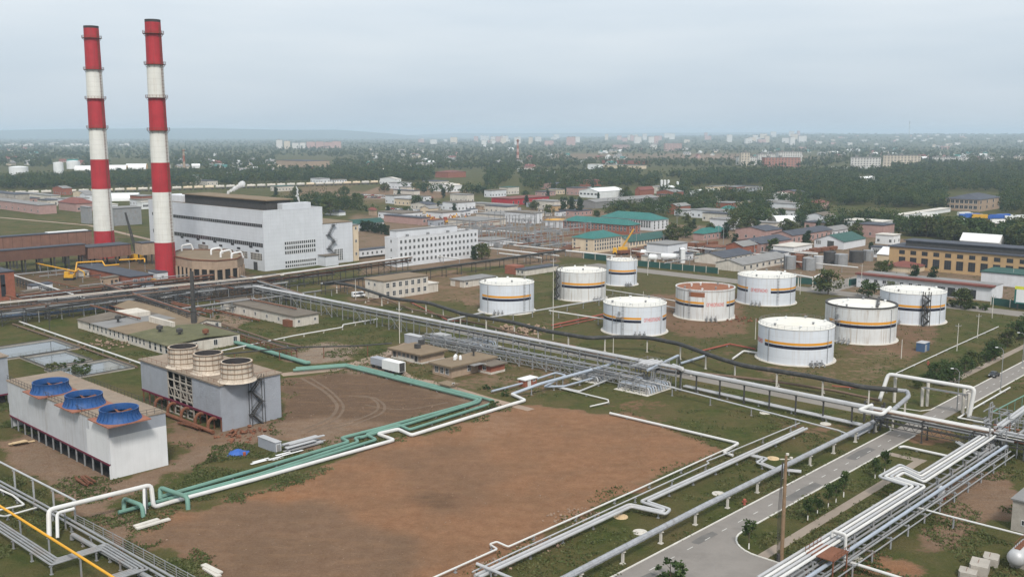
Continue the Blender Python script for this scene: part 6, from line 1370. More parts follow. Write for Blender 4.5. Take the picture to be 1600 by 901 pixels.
simple('warehouse', 'long dark hall with brick base far behind the power station', (480, 263), 432, 515, 252, 'tanbrick', 'flat', 'roofdark')
simple('warehouse', 'pale long hall far beyond the wagons, in the right distance', (1000, 264), 935, 1010, 259, 'cream', 'flat', 'roofgrey')
simple('warehouse', 'dark brown long roof far off before the brown field', (1010, 257), 940, 1018, 252, 'brick', 'flat', 'redroof')
simple('warehouse', 'white roofed depot far off left of the brown field', (935, 265), 918, 942, 257, 'white', 'flat', 'concl')
simple('house', 'white angular house half hidden in the right-hand wood', (1345, 287), 1337, 1366, 279, 'white', 'gable', 'whitefab', rise=2)
simple('shed', 'old brick shed with pinkish roof at the park edge behind the fabric hangar', (1280, 327), 1262, 1295, 317, 'pink', 'hip', 'redroof', rise=2)
simple('shed', 'long white fence-like store behind the large wood', (1385, 265), 1298, 1390, 262.5, 'white', 'flat', 'concl', la=9)
random.seed(77); nsh = 0
SH = [('pink', 'roofdark'), ('oldwall', 'roofgrey'), ('whitewall', 'roofgrey'), ('oldwall', 'roofdark'), ('cream', 'roofgrey'), ('oldwall', 'tealdark'), ('brick', 'roofgrey'), ('white', 'concl'), ('whitewall', 'bitumen')]
SL = dict(pink='pink', oldwall='weathered white', whitewall='white', brick='red brick', cream='cream', white='bright white'); RL = dict(bitumen='brown-grey', roofdark='dark', roofgrey='grey', redroof='red', tealdark='dark teal', concl='pale')
while nsh < 104:
    x, y = (random.uniform(590, 1250), random.uniform(300, 352)) if nsh < 50 else (random.uniform(1000, 1400), random.uniform(345, 412)) if nsh < 64 else (random.uniform(0, 240), random.uniform(298, 332)) if nsh < 74 else (random.uniform(240, 900), random.uniform(258, 300))
    p = G(x, y); la_, lc_ = random.uniform(8, 22), random.uniform(10, 34)
    if 930 < x < 1075 and 340 < y < 405: continue
    if any(-la_ - 3 < l.x < s.la + 3 and -lc_ - 3 < l.y < s.lc + 3 for s in FOOT for l in [Matrix.Rotation(-AZ, 3, 'Z') @ (p - s.t.location)]): nsh += .02; continue
    w_, r_ = random.choice(SH); hh = random.uniform(4, 8)
    simple('works_shed', '%s shed with a %s roof in the crowded works area beyond the plant' % (SL[w_], RL[r_]), (x, y), None, None, None, w_, random.choice(('gable', 'flat', 'flat')), r_, la=la_, lc=lc_, h=hh, rise=2, winA=(max(2, int(la_ / 4)), 1, 1.6, 1.8, 1, None, 1.3), winC=(max(2, int(lc_ / 5)), 1, 1.6, 1.8, 1, None, 1.3), group='sheds of the crowded works area'); nsh += 1
# high-rise slabs
def block(label, px, D, wpx, hpx, m, cat='apartment block', group=None, rot=None, rows=9, dz=0, wins=True):
    y = D; dep = D * cos(PITCH) + CAM_H * sin(PITCH); x = (px - 800) / F_PX * dep; s = dep / F_PX
    wd, hh = wpx * s, hpx * s; dd = min(16, wd * .6); P = Vector((x, y, ground_z(x, y) + dz)); t = thing('apartment_block', label, cat, P, group, radians(rot if rot is not None else random.uniform(-20, 20)))
    mb = MB(); mb.box(-wd / 2, -dd / 2, -6, wd / 2, dd / 2, hh); mb.build('wall', M[m], t, local=True)
    mb = MB(); mb.box(-wd / 2 - .4, -dd / 2 - .4, hh + .01, wd / 2 + .4, dd / 2 + .4, hh + 1.0)
    for k in range(max(1, int(wd / 25))): mb.box(-wd / 2 + 8 + k * 25, -3, hh + 1.01, -wd / 2 + 13 + k * 25, 3, hh + 4)
    mb.build('roof', M['roofgrey'], t, local=True)
    if wins:
        rows = max(2, int(hh / 3)); cols = max(3, int(wd / 5))
        rows, cols = min(rows, 9), min(cols, 11); wm_ = win_mesh(wd * .6 / cols, hh * .5 / rows, 2, 1)
        for j in range(rows):
            for i in range(cols): inst('window', wm_, t, (-wd / 2 + wd * (i + .5) / cols, -dd / 2 - .01, hh * (j + .3) / rows))
def ground_z(x, y):
    return np.clip((y - 5200) / 5000, 0, 1) ** 1.3 * np.clip((x / max(y, 1) + .05) / .35, 0, 1) * 62 - np.clip((y - 1500) / 4000, 0, 1) * 6
MATS_ = dict(aw=mat('panel_white', (.55, .53, .50), .85, .1, .05), ap=mat('panel_pink', (.42, .27, .24), .85, .1, .05), ac=mat('panel_cream', (.52, .45, .36), .85, .1, .05), ar=mat('panel_brick', (.33, .15, .11), .85, .1, .05))
M.update(MATS_)
slab_l = 'large panel-built apartment slab rising out of the right-hand wood'
for px, D, wpx, hpx, m_, lab in ((1352, 1950, 44, 16, 'aw', 'white nine-storey slab, left half of the long pair above the wood'), (1408, 2050, 54, 17, 'ac', 'cream nine-storey slab joined to the white slab above the wood'), (1166, 2150, 30, 12, 'aw', 'stepped white apartment slab left of the tall cream tower'), (1163, 2100, 14, 20, 'ac', 'tall cream apartment tower among the white slabs'),
        (1220, 2000, 58, 15, 'ar', 'long red brick apartment slab in front of the white ones'), (1200, 2350, 36, 13, 'aw', 'long white apartment slab behind the red brick one'), (1232, 2250, 38, 18, 'aw', 'white apartment slab with cream bays beside the long red brick slab'),
        (1478, 2350, 40, 8, 'aw', 'low white apartment row right of the cream slab'), (1505, 2300, 14, 9, 'aw', 'small white block right of the low white row'), (1544, 2400, 15, 7, 'aw', 'single white block near the right edge'), (1590, 2450, 20, 7, 'ac', 'cream block at the right frame edge'),
        (1021, 4300, 10, 9, 'aw', 'small white high-rise left of the pink pair in the distance'), (1051, 4000, 27, 12, 'ap', 'pink and white apartment slab alone before the hazy city'), (970, 4700, 26, 6, 'ap', 'low pink block in the hazy middle distance')):
    block(lab, px, D, wpx, hpx, m_, rot=(-14 if px > 1300 else 8))
for i, (px, w_, h_, m_) in enumerate(((437, 9, 14, 'aw'), (449, 9, 12, 'ac'), (462, 10, 9, 'aw'), (473, 9, 9, 'aw'), (486, 13, 10, 'ap'), (500, 12, 10, 'ap'), (513, 12, 9, 'ap'), (526, 14, 10, 'ap'))):
    block('%s high-rise block in the isolated estate on the left horizon' % {'aw': 'white', 'ac': 'cream', 'ap': 'pinkish'}[m_], px, 4600 + 60 * i, w_, h_, m_, group='estate on the left horizon', rot=5, wins=False)
random.seed(21)
for i in range(64):
    px = random.choice((random.gauss(760, 25), random.uniform(655, 1010), random.uniform(655, 1260), random.uniform(940, 1250))); D = random.uniform(5800, 10500); k = 9000 / D
    block('grey pale high-rise in the hazy skyline of the distant city', px, D, random.uniform(4, 10) * k, random.uniform(3.5, 9) * k, random.choice(('aw', 'aw', 'ap', 'ac')), group='hazy city skyline', wins=False)
for i in range(46):
    px = random.uniform(1180, 1640); D = random.uniform(4200, 9500); k = 6000 / D
    block('small pale building scattered on the hazy hillside of the city', px, D, random.uniform(3, 11) * k, random.uniform(1.8, 4.5) * k, random.choice(('aw', 'aw', 'ap', 'ac', 'aw')), group='hazy hillside buildings', wins=False)
for i in range(16):
    block('pale long building at the edge of the left-hand plain', random.choice((random.uniform(0, 50), random.uniform(70, 210))), random.uniform(5500, 6500), random.uniform(6, 14), random.uniform(2, 4), 'aw', group='pale row on the left plain', wins=False)
def cottage_mesh(wall, roof):
    mb = MB(); mb.box(-5, -4, -.5, 5, 4, 4, 0)
    for s in (-1, 1): mb.poly([(-5.5, s * 4.6, 3.8), (5.5, s * 4.6, 3.8), (5.5, 0, 7.2), (-5.5, 0, 7.2)][::s], 1)
    for x in (-5, 5): mb.poly([(x, -4, 4), (x, 4, 4), (x, 0, 7)], 0)
    mb.box(1, 1.2, 5, 1.8, 2, 8.2, 0)
    for i in range(3): mb.box(-3.6 + i * 2.8, -4.05, 1.2, -2.4 + i * 2.8, -4.0, 2.8, 2)
    return mb.mesh('house', [M[wall], M[roof], M['glass']])
cms = [cottage_mesh(*c) for c in (('aw', 'roofgrey'), ('white', 'whitefab'), ('ap', 'redroof'), ('ac', 'roofgrey'), ('aw', 'teal'))]
clab = ['white cottage with grey roof among the distant trees', 'bright white cottage with white roof among the distant trees', 'pink cottage with red roof among the distant trees', 'cream cottage with grey roof among the distant trees', 'white cottage with teal roof among the distant trees']
for i in range(150):
    zone = random.choice(((570, 830, 228, 264), (280, 430, 240, 272), (0, 130, 222, 258), (540, 800, 232, 262), (830, 1010, 232, 262), (1060, 1330, 232, 246), (1440, 1600, 240, 250), (1270, 1420, 232, 243)))
    p = G(random.uniform(*zone[:2]), random.uniform(*zone[2:])); p.z = ground_z(p.x, p.y); k = random.randrange(5); o = inst('house', cms[k], None, p, (0, 0, random.uniform(0, 6.28)), (random.uniform(1, 2.6), random.uniform(1, 1.5), random.uniform(1, 1.5)))
    tag(o, clab[k], 'house', 'cottages among the distant trees')
# thin far chimneys, masts, cranes
def thin_stack(label, x, yb_, yt, w_, bands, m1, m2):
    P = G(x, yb_); P.z = ground_z(P.x, P.y); H = topz(P, yt); r = w_ / 2 * dist(P) / F_PX; t = thing('factory_chimney', label, 'chimney', P); mb = MB(); prof = []
    for i in range(bands): prof.append((r * (1.25 - .45 * i / bands), H * i / bands, i % 2))
    prof += [(r * .8, H, 0), (r * .5, H, 0)]; mb.lathe((0, 0, 0), prof, 16); mb.build('shaft', [M[m1], M[m2]], t, smooth=True, local=True)
    mb = MB(); mb.lathe((0, 0, 0), [(r * .85, H * .93), (r * 1.5, H * .93), (r * 1.5, H * .95), (r * .85, H * .95)], 16); mb.build('gallery', M['rust'], t, local=True)
thin_stack('slender brown brick chimney in the distance right of the striped pair', 288.5, 272, 233, 3.6, 4, 'brick', 'tanbrick')
thin_stack('thin far red and white chimney in the middle of the horizon', 809, 251, 217, 3.6, 7, 'brick', 'ap')
thin_stack('faint thin mast-like chimney on the right horizon', 1420, 216, 196, 1.3, 5, 'steel', 'aw')
def crane(label, base, tip, m, w_=1.0, cab='yellow'):
    P = G(*base); D = dist(P); t = thing('mobile_crane', label, 'crane', P); zt = topz(P, tip[1]); dx = (tip[0] - proj(P + Vector((0, 0, zt)))[0]) * D / F_PX; e = Vector((dx, 0, zt)); s = Vector((0, 1, 0)) * w_; mb = MB(); o = Vector((0, 0, 2.5))
    u = Vector((w_, 0, 0)); k = 14
    for a in (-.5, .5):
        for c in (-.5, .5): mb.bar(o + u * a + s * c, e + (u * a + s * c) * .4, .25)
    for i in range(k):
        p, q = o + (e - o) * i / k, o + (e - o) * (i + 1) / k; mb.bar(p - u * .5, q + u * .5, .12); mb.bar(p - s * .5, q + s * .5, .12)
    mb.build('boom', M[m], t, local=True)
    mb = MB(); mb.box(-4.5, -1.5, .6, 4.5, 1.5, 1.8); mb.box(-1.5, -1.4, 1.81, 3.5, 1.4, 4.0); mb.box(-4.4, -1.3, 1.81, -2.4, 1.3, 3.6); mb.build('body', M[cab], t, local=True)
    for i in range(4):
        for y in (-1.6, 1.3): mb = MB(); mb.tube([Vector((-3.4 + i * 2.2, y, .65)), Vector((-3.4 + i * 2.2, y + .35, .65))], .65, 12); mb.build('wheel', M['tyre'], t, smooth=True, local=True)
    mb = MB(); mb.bar(e, (e.x, e.y, 6), .06); mb.build('hoist_rope', M['dsteel'], t, local=True)
crane('mobile crane with a black lattice boom between the striped chimneys', (215, 408), (196, 332), 'dsteel', 1.2)
crane('yellow mobile crane with raised boom beside the cream teal-roofed block', (970, 397), (990, 358), 'yellow', .9)
P = G(109, 437); t = thing('excavator', 'yellow excavator by the dark boiler shed under the flue ducts', 'excavator', P)
mb = MB(); mb.box(-2, -1.4, 1.1, 2.2, 1.4, 2.4); mb.box(-1.8, -1.3, 2.41, 0.1, .2, 3.9); mb.build('body', M['yellow'], t, local=True)
mb = MB(); mb.tube([Vector((1.5, .5, 2)), Vector((4, .5, 5)), Vector((6.5, .5, 3.5)), Vector((6.8, .5, 1))], [.35, .4, .3, .2], 6); mb.build('arm', M['yellow'], t, local=True)
for y in (-1.5, .9): mb = MB(); mb.box(-2.3, y, 0, 2.3, y + .6, 1.0); mb.build('track', M['tyre'], t, local=True)
mcol = ['yellow', 'pipered', 'yellow', 'dsteel', 'pipered', 'yellow', 'pipeyel', 'rust', 'yellow', 'pipered', 'dsteel']
for i in range(11):
    P = G(670 + i * 6.5, 345 + (i % 3) * 2.2); t = thing('construction_machine', {'yellow': 'yellow digger parked in the machine yard behind the office', 'pipeyel': 'orange roller parked in the machine yard behind the office', 'pipered': 'red loader parked in the machine yard behind the office', 'dsteel': 'dark dumper parked in the machine yard behind the office', 'rust': 'rusty digger parked in the machine yard behind the office'}[mcol[i]], 'digger', P, 'machines in the yard', random.uniform(0, 6))
    mb = MB(); mb.box(-3, -1.3, .9, 3, 1.3, 2.4); mb.box(-1.2, -1.2, 2.41, 1.2, 1.2, 4); mb.build('body', M[mcol[i]], t, local=True)
    mb = MB(); mb.tube([Vector((2, 0, 2)), Vector((4, 0, 5.5)), Vector((6, 0, 3)), Vector((6.2, 0, 1))], .3, 6); mb.build('arm', M[mcol[i]], t, local=True)
    for x in (-2, 2):
        for y in (-1.5, 1.1): mb = MB(); mb.tube([Vector((x, y, .8)), Vector((x, y + .4, .8))], .8, 10); mb.build('wheel', M['tyre'], t, local=True)

# ------------------------------------------------------------------ vehicles
def car_parts(paint):
    mb = MB(); b0 = [(-2.15, .45), (-2.2, .8), (-1.5, .95), (1.25, .95), (2.1, .78), (2.2, .45)]
    def extr(mb, pr, w0, mi=0, w1=None):
        w1 = w1 or [w0] * len(pr)
        L_ = [(x, -w, z) for (x, z), w in zip(pr, w1)]; R_ = [(x, w, z) for (x, z), w in zip(pr, w1)]; n = len(pr)
        mb.poly(L_, mi); mb.poly(R_[::-1], mi)
        for i in range(n): j = (i + 1) % n; mb.poly([L_[j], L_[i], R_[i], R_[j]], mi)
    extr(mb, b0, .88); extr(mb, [(-1.45, .951), (-.95, 1.46), (.35, 1.48), (1.1, .951)], .8, 1, [.82, .66, .66, .82])
    mb.box(-1.0, -.64, 1.461, .38, .64, 1.50, 0)
    for x in (-1.35, 1.35):
        for y in (-.92, .72): mb.tube([Vector((x, y, .34)), Vector((x, y + .2, .34))], .34, 12, 2)
    return mb.mesh('car', [M[paint], M['glass'], M['tyre']])
P = G(1553, 588); t = thing('car', 'black car driving along the main road beyond the white portal', 'car', P, None, AZ)
mb = MB()
cm_ = car_parts('carblack'); inst('body', cm_, t)
for x in (-1.35, 1.35):
    for y in (-.95, .73): mb = MB(); mb.tube([Vector((x, y, .34)), Vector((x, y + .22, .34))], .35, 14); mb.build('wheel', M['tyre'], t, smooth=True, local=True)
for y in (-.62, .62): mb = MB(); mb.box(-2.25, y - .18, .62, -2.16, y + .18, .76); mb.build('headlight', M['white'], t, local=True)
P = G(560, 464); t = thing('van', 'white minibus parked beside the cream workshop', 'van', P, None, AZ - .3)
mb = MB(); mb.box(-2.6, -1, .45, 2.0, 1, 2.2); mb.prism([(2.01, -1), (2.7, -.9), (2.7, .9), (2.01, 1)], .45, 1.3); mb.build('body', M['carwhite'], t, local=True)
mb = MB(); mb.box(-2.3, -1.03, 1.35, 1.9, -1.01, 1.95); mb.box(-2.3, 1.01, 1.35, 1.9, 1.03, 1.95); mb.poly([(2.02, -.9, 1.31), (2.6, -.85, 1.31), (2.02, -.9, 2.1)]); mb.box(2.01, -.85, 1.32, 2.05, .85, 2.1); mb.build('window', M['glass'], t, local=True)
for x in (-1.7, 1.7):
    for y in (-1.03, .8): mb = MB(); mb.tube([Vector((x, y, .36)), Vector((x, y + .22, .36))], .37, 12); mb.build('wheel', M['tyre'], t, smooth=True, local=True)
def trailer(label, F, la_, m, hh=2.6):
    P = G(*F); t = thing('box_trailer', label, 'trailer', P, None, AZ); mb = MB(); mb.box(0, 0, 1.0, 2.5, la_, 1.0 + hh); mb.build('box', M[m], t, local=True)
    mb = MB(); mb.box(.2, .2, .75, 2.3, la_ - .2, .995); mb.build('chassis', M['dsteel'], t, local=True)
    mb = MB(); mb.box(.3, -.04, 1.1, 2.2, -.005, .9 + hh); mb.build('door', M['dsteel' if m == 'whitefab' else 'steel'], t, local=True)
    for y in (la_ * .2, la_ * .32, la_ * .8):
        for x in (.05, 2.1): mb = MB(); mb.tube([Vector((x, y, .48)), Vector((x + .35, y, .48))], .48, 14); mb.build('wheel', M['tyre'], t, smooth=True, local=True)
trailer('white box trailer parked by the bungalow with dark rear door', (623, 587.5), max(3, along(G(623, 587.5), Cc, 597)), 'whitefab'); trailer('grey-blue box trailer coupled behind the white one', (597, 578), max(3, along(G(597, 578), Cc, 579)), 'ctgrey', 2.0)
ccols = []
for k, c in enumerate(((.6, .6, .62), (.30, .31, .33), (.02, .02, .025), (.35, .03, .03), (.05, .08, .2), (.72, .72, .72))):
    M['car%d' % k] = mat('car_paint_%d' % k, c, .3, .02, spec=.6); ccols.append((car_parts('car%d' % k), ('silver', 'grey', 'black', 'red', 'blue', 'white')[k]))
for i in range(120):
    if i < 78: a, row = i % 26, i // 26; p = G(606 + a * 3.6 + row * 4, 326.5 + row * 3.6 + a * .25)
    else: a = i - 78; p = G(566 + (a % 21) * 5.4, 305 + (a // 21) * 3.5 + (a % 21) * .22)
    k = random.choice((0, 0, 1, 2, 3, 4, 5, 5)); tag(inst('parked_car', ccols[k][0], None, p, (0, 0, AZ + random.choice((0, pi)) + random.uniform(-.1, .1))), '%s car in the crowded car park behind the office block' % ccols[k][1], 'car', 'cars in the car park')
def lorry_mesh(c1, c2):
    mb = MB(); mb.box(-7, -1.25, 1.1, 4, 1.25, 4.0, 0); mb.box(4.4, -1.2, .7, 6.6, 1.2, 3.2, 1); mb.box(-6.8, -.5, .7, 5, .5, 1.09, 2); mb.box(6.605, -1, 1.9, 6.64, 1, 2.9, 2)
    for x in (-6, -4.7, 2.5, 5.4):
        for y in (-1.25, .95): mb.tube([Vector((x, y, .5)), Vector((x, y + .3, .5))], .5, 10, 2)
    return mb.mesh('lorry', [M[c1], M[c2], M['tyre']])
lm = [(lorry_mesh('whitefab', 'white'), 'white lorry in the lorry park by the wood'), (lorry_mesh('bluetarp', 'white'), 'lorry with blue cover in the lorry park by the wood'), (lorry_mesh('yellow', 'bluetarp'), 'lorry with yellow box in the lorry park by the wood')]
for i, (x, y, k) in enumerate(((1450, 343, 0), (1452, 339.5, 0), (1513, 342, 1), (1522, 341, 1), (1534, 343, 2), (1560, 343, 1), (1570, 342, 1), (1498, 349, 0), (1561, 351, 0), (1590, 346, 0), (1600, 344, 0), (1508, 339, 0))):
    tag(inst('lorry', lm[k][0], None, G(x, y), (0, 0, random.uniform(-.5, .3))), lm[k][1], 'lorry', 'lorries in the lorry park')
def wagon_mesh(c):
    mb = MB(); mb.tube([Vector((-5.2, 0, 2.6)), Vector((-4.9, 0, 2.6)), Vector((4.9, 0, 2.6)), Vector((5.2, 0, 2.6))], [.9, 1.45, 1.45, .9], 14); mb.lathe((0, 0, 4.0), [(.7, -.1), (.7, .5), (.05, .6)], 10); mb.box(-5.8, -1.3, .9, 5.8, 1.3, 1.15, 1)
    for x in (-4.6, -3.2, 3.2, 4.6):
        for y in (-.9, .7): mb.tube([Vector((x, y, .48)), Vector((x, y + .2, .48))], .48, 10, 1)
    return mb.mesh('tank_wagon', [M[c], M['dsteel']])
wm = [(wagon_mesh(c), l) for c, l in (('concl', 'pale tank wagon in the long freight train before the wood'), ('cream', 'cream tank wagon in the long freight train before the wood'), ('oldwall', 'dusty tank wagon in the long freight train before the wood'))]
P0, P1 = G(-30, 307), G(612, 287); tr = (P1 - P0); nW = int(tr.length / 12.6)
for i in range(nW):
    m_, l_ = wm[random.randrange(3)]; tag(inst('tank_wagon', m_, None, P0 + tr * i / nW, (0, 0, atan2(tr.y, tr.x)), (1, 1, 1.15)), l_, 'tank wagon', 'tank wagons of the freight train')
for i, (x, y, m_) in enumerate(((676, 297, 'carwhite'), (688, 296, 'pipeblue'), (700, 294, 'cream'), (712, 292, 'cream'))):
    mm = wagon_mesh('bluetarp' if i == 1 else m_); tag(inst('tank_wagon', mm, None, G(x, y), (0, 0, .2)), ('blue' if i == 1 else 'pale') + ' tank wagon standing apart right of the train', 'tank wagon', 'wagons standing apart')

# ------------------------------------------------------------------ poles, lamps, fences and gantries
def lamp(label, x, yb_, yt, arm=-1.6, name='street_lamp'):
    P = G(x, yb_); H = topz(P, yt); t = thing(name, label, 'street lamp', P); mb = MB(); mb.tube([Vector((0, 0, -.1)), Vector((0, 0, H * .5)), Vector((0, 0, H - .8)), Vector((arm * .4, 0, H)), Vector((arm, 0, H + .1))], [.13, .10, .08, .06, .05], 8); mb.build('pole', M['steel'], t, smooth=True, local=True)
    mb = MB(); mb.box(arm - .55, -.14, H + .03, arm + .1, .14, H + .2); mb.build('lamp_head', M['white'], t, local=True)
    mb = MB(); mb.box(-.25, -.25, -.1, .25, .25, .35); mb.build('base', M['concl'], t, local=True)
lamp('curved street lamp in front of the white portal pipe', 1495, 641, 576); lamp('curved street lamp by the road near the black car', 1563, 612, 543); lamp('street lamp by the road close to the right edge', 1597, 575, 520)
def pole(label, x, yb_, yt, w_=.25, m='concl', arms=True, name='utility_pole'):
    P = G(x, yb_); H = topz(P, yt); t = thing(name, label, 'pole', P); mb = MB(); mb.lathe((0, 0, 0), [(w_ * .6, -.2), (w_ * .55, H * .5), (w_ * .4, H), (.02, H + .02)], 10); mb.build('pole', M[m], t, smooth=True, local=True)
    if arms:
        mb = MB(); mb.box(-.9, -.06, H - .9, .9, .06, H - .75)
        for k in (-.8, 0, .8): mb.lathe((k, 0, H - .75), [(.08, 0), (.1, .25), (.02, .3)], 6)
        mb.build('crossarm', M['steel'], t, local=True)
    return t, H
t, Hp = pole('tall brown wooden pole with lamps and cable standing beside the footpath', 1221, 877, 711, .55, 'wood', False)
mb = MB(); mb.bar((-.9, 0, Hp - .6), (.9, 0, Hp - .6), .14); mb.lathe((.8, 0, Hp - .4), [(.05, -.2), (.26, -.15), (.26, .12), (.05, .2)], 10); mb.lathe((.2, 0, Hp + .2), [(.05, -.2), (.26, -.15), (.26, .12), (.05, .2)], 10); mb.build('lamp_head', M['concl'], t, smooth=True, local=True)
mb = MB()
for k in range(3): mb.tube([Vector((-.42 - .06 * k, 0, Hp - 1)), Vector((-.45 - .2 * k, 0, Hp * .5)), Vector((-.42 - .16 * k, 0, .3))], .045, 5)
mb.build('cable', M['dsteel'], t, local=True)
mb = MB(); mb.box(-.7, -.35, .1, -.33, .3, 1.3); mb.build('switch_box', M['dsteel'], t, local=True)
for x, yb_, yt, lab in ((624.5, 536, 479, 'tall thin pale pole beside the bungalow cabins'), (864, 531, 404, 'tall thin mast between rack and tank farm'), (958, 556, 528, 'white post under the black pipe before the caged tank'), (1005, 470, 455, 'thin pole behind the caged tank'), (1180, 530, 497, 'thin pole left of the nearest tank'), (1408, 560, 530, 'thin pole beyond the black-rimmed tank'),
        (1495, 548, 505, 'thin pole on the far grass near the blue cabin'), (1527, 528, 490, 'thin pole on the far grass right of the blue cabin'), (1550, 497, 460, 'thin pole near the billboard'), (1345, 455, 412, 'thin pole at the road corner by the garage row'), (1582, 446, 420, 'grey pole by the dark green shed'), (1078, 470, 440, 'thin pole beside the rust-roofed tank'),
        (1012, 430, 398, 'thin pole by the green fence'), (1250, 460, 425, 'thin pole right of the lettered tank by the wide road'), (736, 400, 345, 'lattice-like pole in the switchyard'), (985, 420, 385, 'thin pole near the smallest tank'), (78, 520, 470, 'dark thin pole above the lawn near the pipe bridges'), (556, 470, 436, 'white post beside the minibus')):
    pole(lab, x, yb_, yt, .22, 'concl' if x != 78 else 'dsteel', yb_ - yt > 35)
for i in range(26):
    x = random.uniform(720, 1180); y = random.uniform(345, 398) if x < 900 else random.uniform(366, 402); pole('thin grey pole in the yards behind the tank farm', x, y, y - random.uniform(14, 34), .3, 'steel', True, 'utility_pole')
for o in COL.objects:
    if o.get('label') == 'thin grey pole in the yards behind the tank farm': o['group'] = 'thin poles in the back yards'
def gantry_mesh(n, hh):
    mb = MB()
    for i in range(n + 1):
        x = i * 6
        for s in (-.4, .4): mb.bar((x + s, 0, -.1), (x + s * .4, 0, hh), .16)
        for k in range(5): mb.bar((x - .35, 0, hh * k / 5), (x + .35, 0, hh * (k + 1) / 5), .09)
    for z in (hh, hh - .7): mb.bar((-.5, 0, z), (n * 6 + .5, 0, z), .16)
    for i in range(n * 4): mb.bar((i * 1.5, 0, hh - .7), (i * 1.5 + .75, 0, hh), .09)
    return mb.mesh('switchyard_gantry', M['steel'])
gms = [gantry_mesh(3, 8), gantry_mesh(2, 10), gantry_mesh(4, 7)]
for i in range(30):
    p = G(random.uniform(735, 890), random.uniform(352, 392)); tag(inst('switchyard_gantry', gms[i % 3], None, p, (0, 0, AZ + (pi / 2 if random.random() < .4 else 0))), 'grey lattice gantry in the electrical switchyard behind the office', 'gantry', 'switchyard gantries')
for i in range(34):
    p0 = (random.uniform(640, 900), random.uniform(345, 398)); p = G(*p0, 3); d = (A if i % 3 else -Cc) * random.uniform(15, 60)
    pipe('pipeline', '%s pipe run through the yard behind the office block' % ('white', 'grey', 'rusty')[i % 3], [p, p + d], .35, ('pipewhite', 'steel', 'rust')[i % 3], 12, group='pipe runs behind the office', cat='pipeline')
def kit(name, label, cat, group, zone, n, mk, seed):
    random.seed(seed); ms = [mk(i) for i in range(4)]
    for i in range(n):
        p = G(random.uniform(zone[0], zone[2]), random.uniform(zone[1], zone[3]))
        if any(-2 < l.x < s.la + 2 and -2 < l.y < s.lc + 2 for s in FOOT for l in [Matrix.Rotation(-AZ, 3, 'Z') @ (p - s.t.location)]): continue
        tag(inst(name, ms[random.randrange(4)], None, p, (0, 0, AZ + random.choice((0, pi / 2)))), label, cat, group)
def transformer(i):
    mb = MB(); a, c, h = 1.6 + i * .3, 1.1 + i * .15, 2.2 + i * .25; mb.box(-a, -c, .4, a, c, h); mb.box(-a - .2, -c - .2, 0, a + .2, c + .2, .39, 1)
    for k in range(6): mb.box(-a + .2 + k * a * .33, -c - .5, .7, -a + .3 + k * a * .33, -c - .02, h - .3, 0); mb.box(-a + .2 + k * a * .33, c + .02, .7, -a + .3 + k * a * .33, c + .5, h - .3, 0)
    for k in (-.6, 0, .6): mb.lathe((k * a, 0, h), [(.14, 0), (.2, .4), (.12, .8), (.2, 1.1), (.02, 1.3)], 8, 2)
    mb.tube([Vector((-a * .8, c * .4, h + .7)), Vector((a * .8, c * .4, h + .7))], .35, 8, 0)
    return mb.mesh('transformer', [M['steel'], M['conc'], M['brick']])
def shack(i):
    mb = MB(); a, c, h = 2.2 + i, 1.6 + i * .5, 2.5 + i * .5; mb.box(-a, -c, -.1, a, c, h, 0); mb.obox((-a - .3, -c - .3, h + .01), (a * 2 + .6, 0, .3), (0, c * 2 + .6, 0), (0, 0, .2), 1); mb.box(-.5, -c - .05, 0, .5, -c - .004, 2.0, 2); mb.box(a * .4, -c - .04, 1, a * .8, -c - .004, 1.9, 3); mb.box(-a - .04, -.5, 1, -a - .004, .5, 1.9, 3)
    return mb.mesh('shack', [M[('oldwall', 'tanbrick', 'whitewall', 'ctgrey')[i]], M[('roofgrey', 'bitumen', 'roofdark', 'rust')[i]], M['dsteel'], M['glass']])
kit('transformer', 'grey finned transformer in the electrical switchyard behind the office', 'transformer', 'switchyard transformers', (735, 350, 890, 392), 34, transformer, 41)
kit('shack', 'small plain works hut in the yards behind the office and tanks', 'hut', 'works huts in the yards', (620, 318, 900, 352), 26, shack, 42)
kit('shack', 'small plain works hut beside the railway yard behind the tanks', 'hut', 'works huts by the railway', (1000, 380, 1230, 408), 18, shack, 43)
kit('shack', 'small plain works hut among the pipe bridges at the left', 'hut', 'works huts by the pipe bridges', (20, 432, 420, 472), 16, shack, 44)
random.seed(45)
for i in range(66):
    p = G(random.uniform(0, 430), random.uniform(428, 490), random.choice((1.0, 2.6, 4.5))); d = (A if i % 3 else -Cc) * random.uniform(10, 42)
    pipe('pipeline', '%s pipe run among the left-hand pipe bridges below the chimneys' % ('rusty', 'grey', 'dark')[i % 3], [p, p + d], random.uniform(.18, .36), ('rust', 'steel', 'dsteel')[i % 3], 8, group='pipe runs among the left bridges', cat='pipeline')
for i in range(14):
    p = G(random.uniform(980, 1240), random.uniform(386, 414), 3); d = (A if i % 2 else -Cc) * random.uniform(12, 40)
    pipe('pipeline', '%s pipe run through the railway yard behind the tanks' % ('white', 'grey')[i % 2], [p, p + d], .3, ('pipewhite', 'steel')[i % 2], 9, group='pipe runs by the railway yard', cat='pipeline')
def green_fence(label, p, q, m='tealdark', hh=3.0):
    a, c = G(*p), G(*q); d = (c - a); n = int(d.length / 6); t = thing('fence', label, 'fence', a); d = d / n
    for i in range(n): mb = MB(); o = a + d * i; nn = Vector((-d.y, d.x, 0)).normalized() * .1; mb.obox(o + d * .03 + Vector((0, 0, .2)), d * .94, nn, (0, 0, hh - .2)); mb.build('panel', M[m], t)
    for i in range(n + 1): mb = MB(); o = a + d * i; mb.box(o.x - .12, o.y - .12, -.1, o.x + .12, o.y + .12, hh + .3); mb.build('post', M['concl'], t)
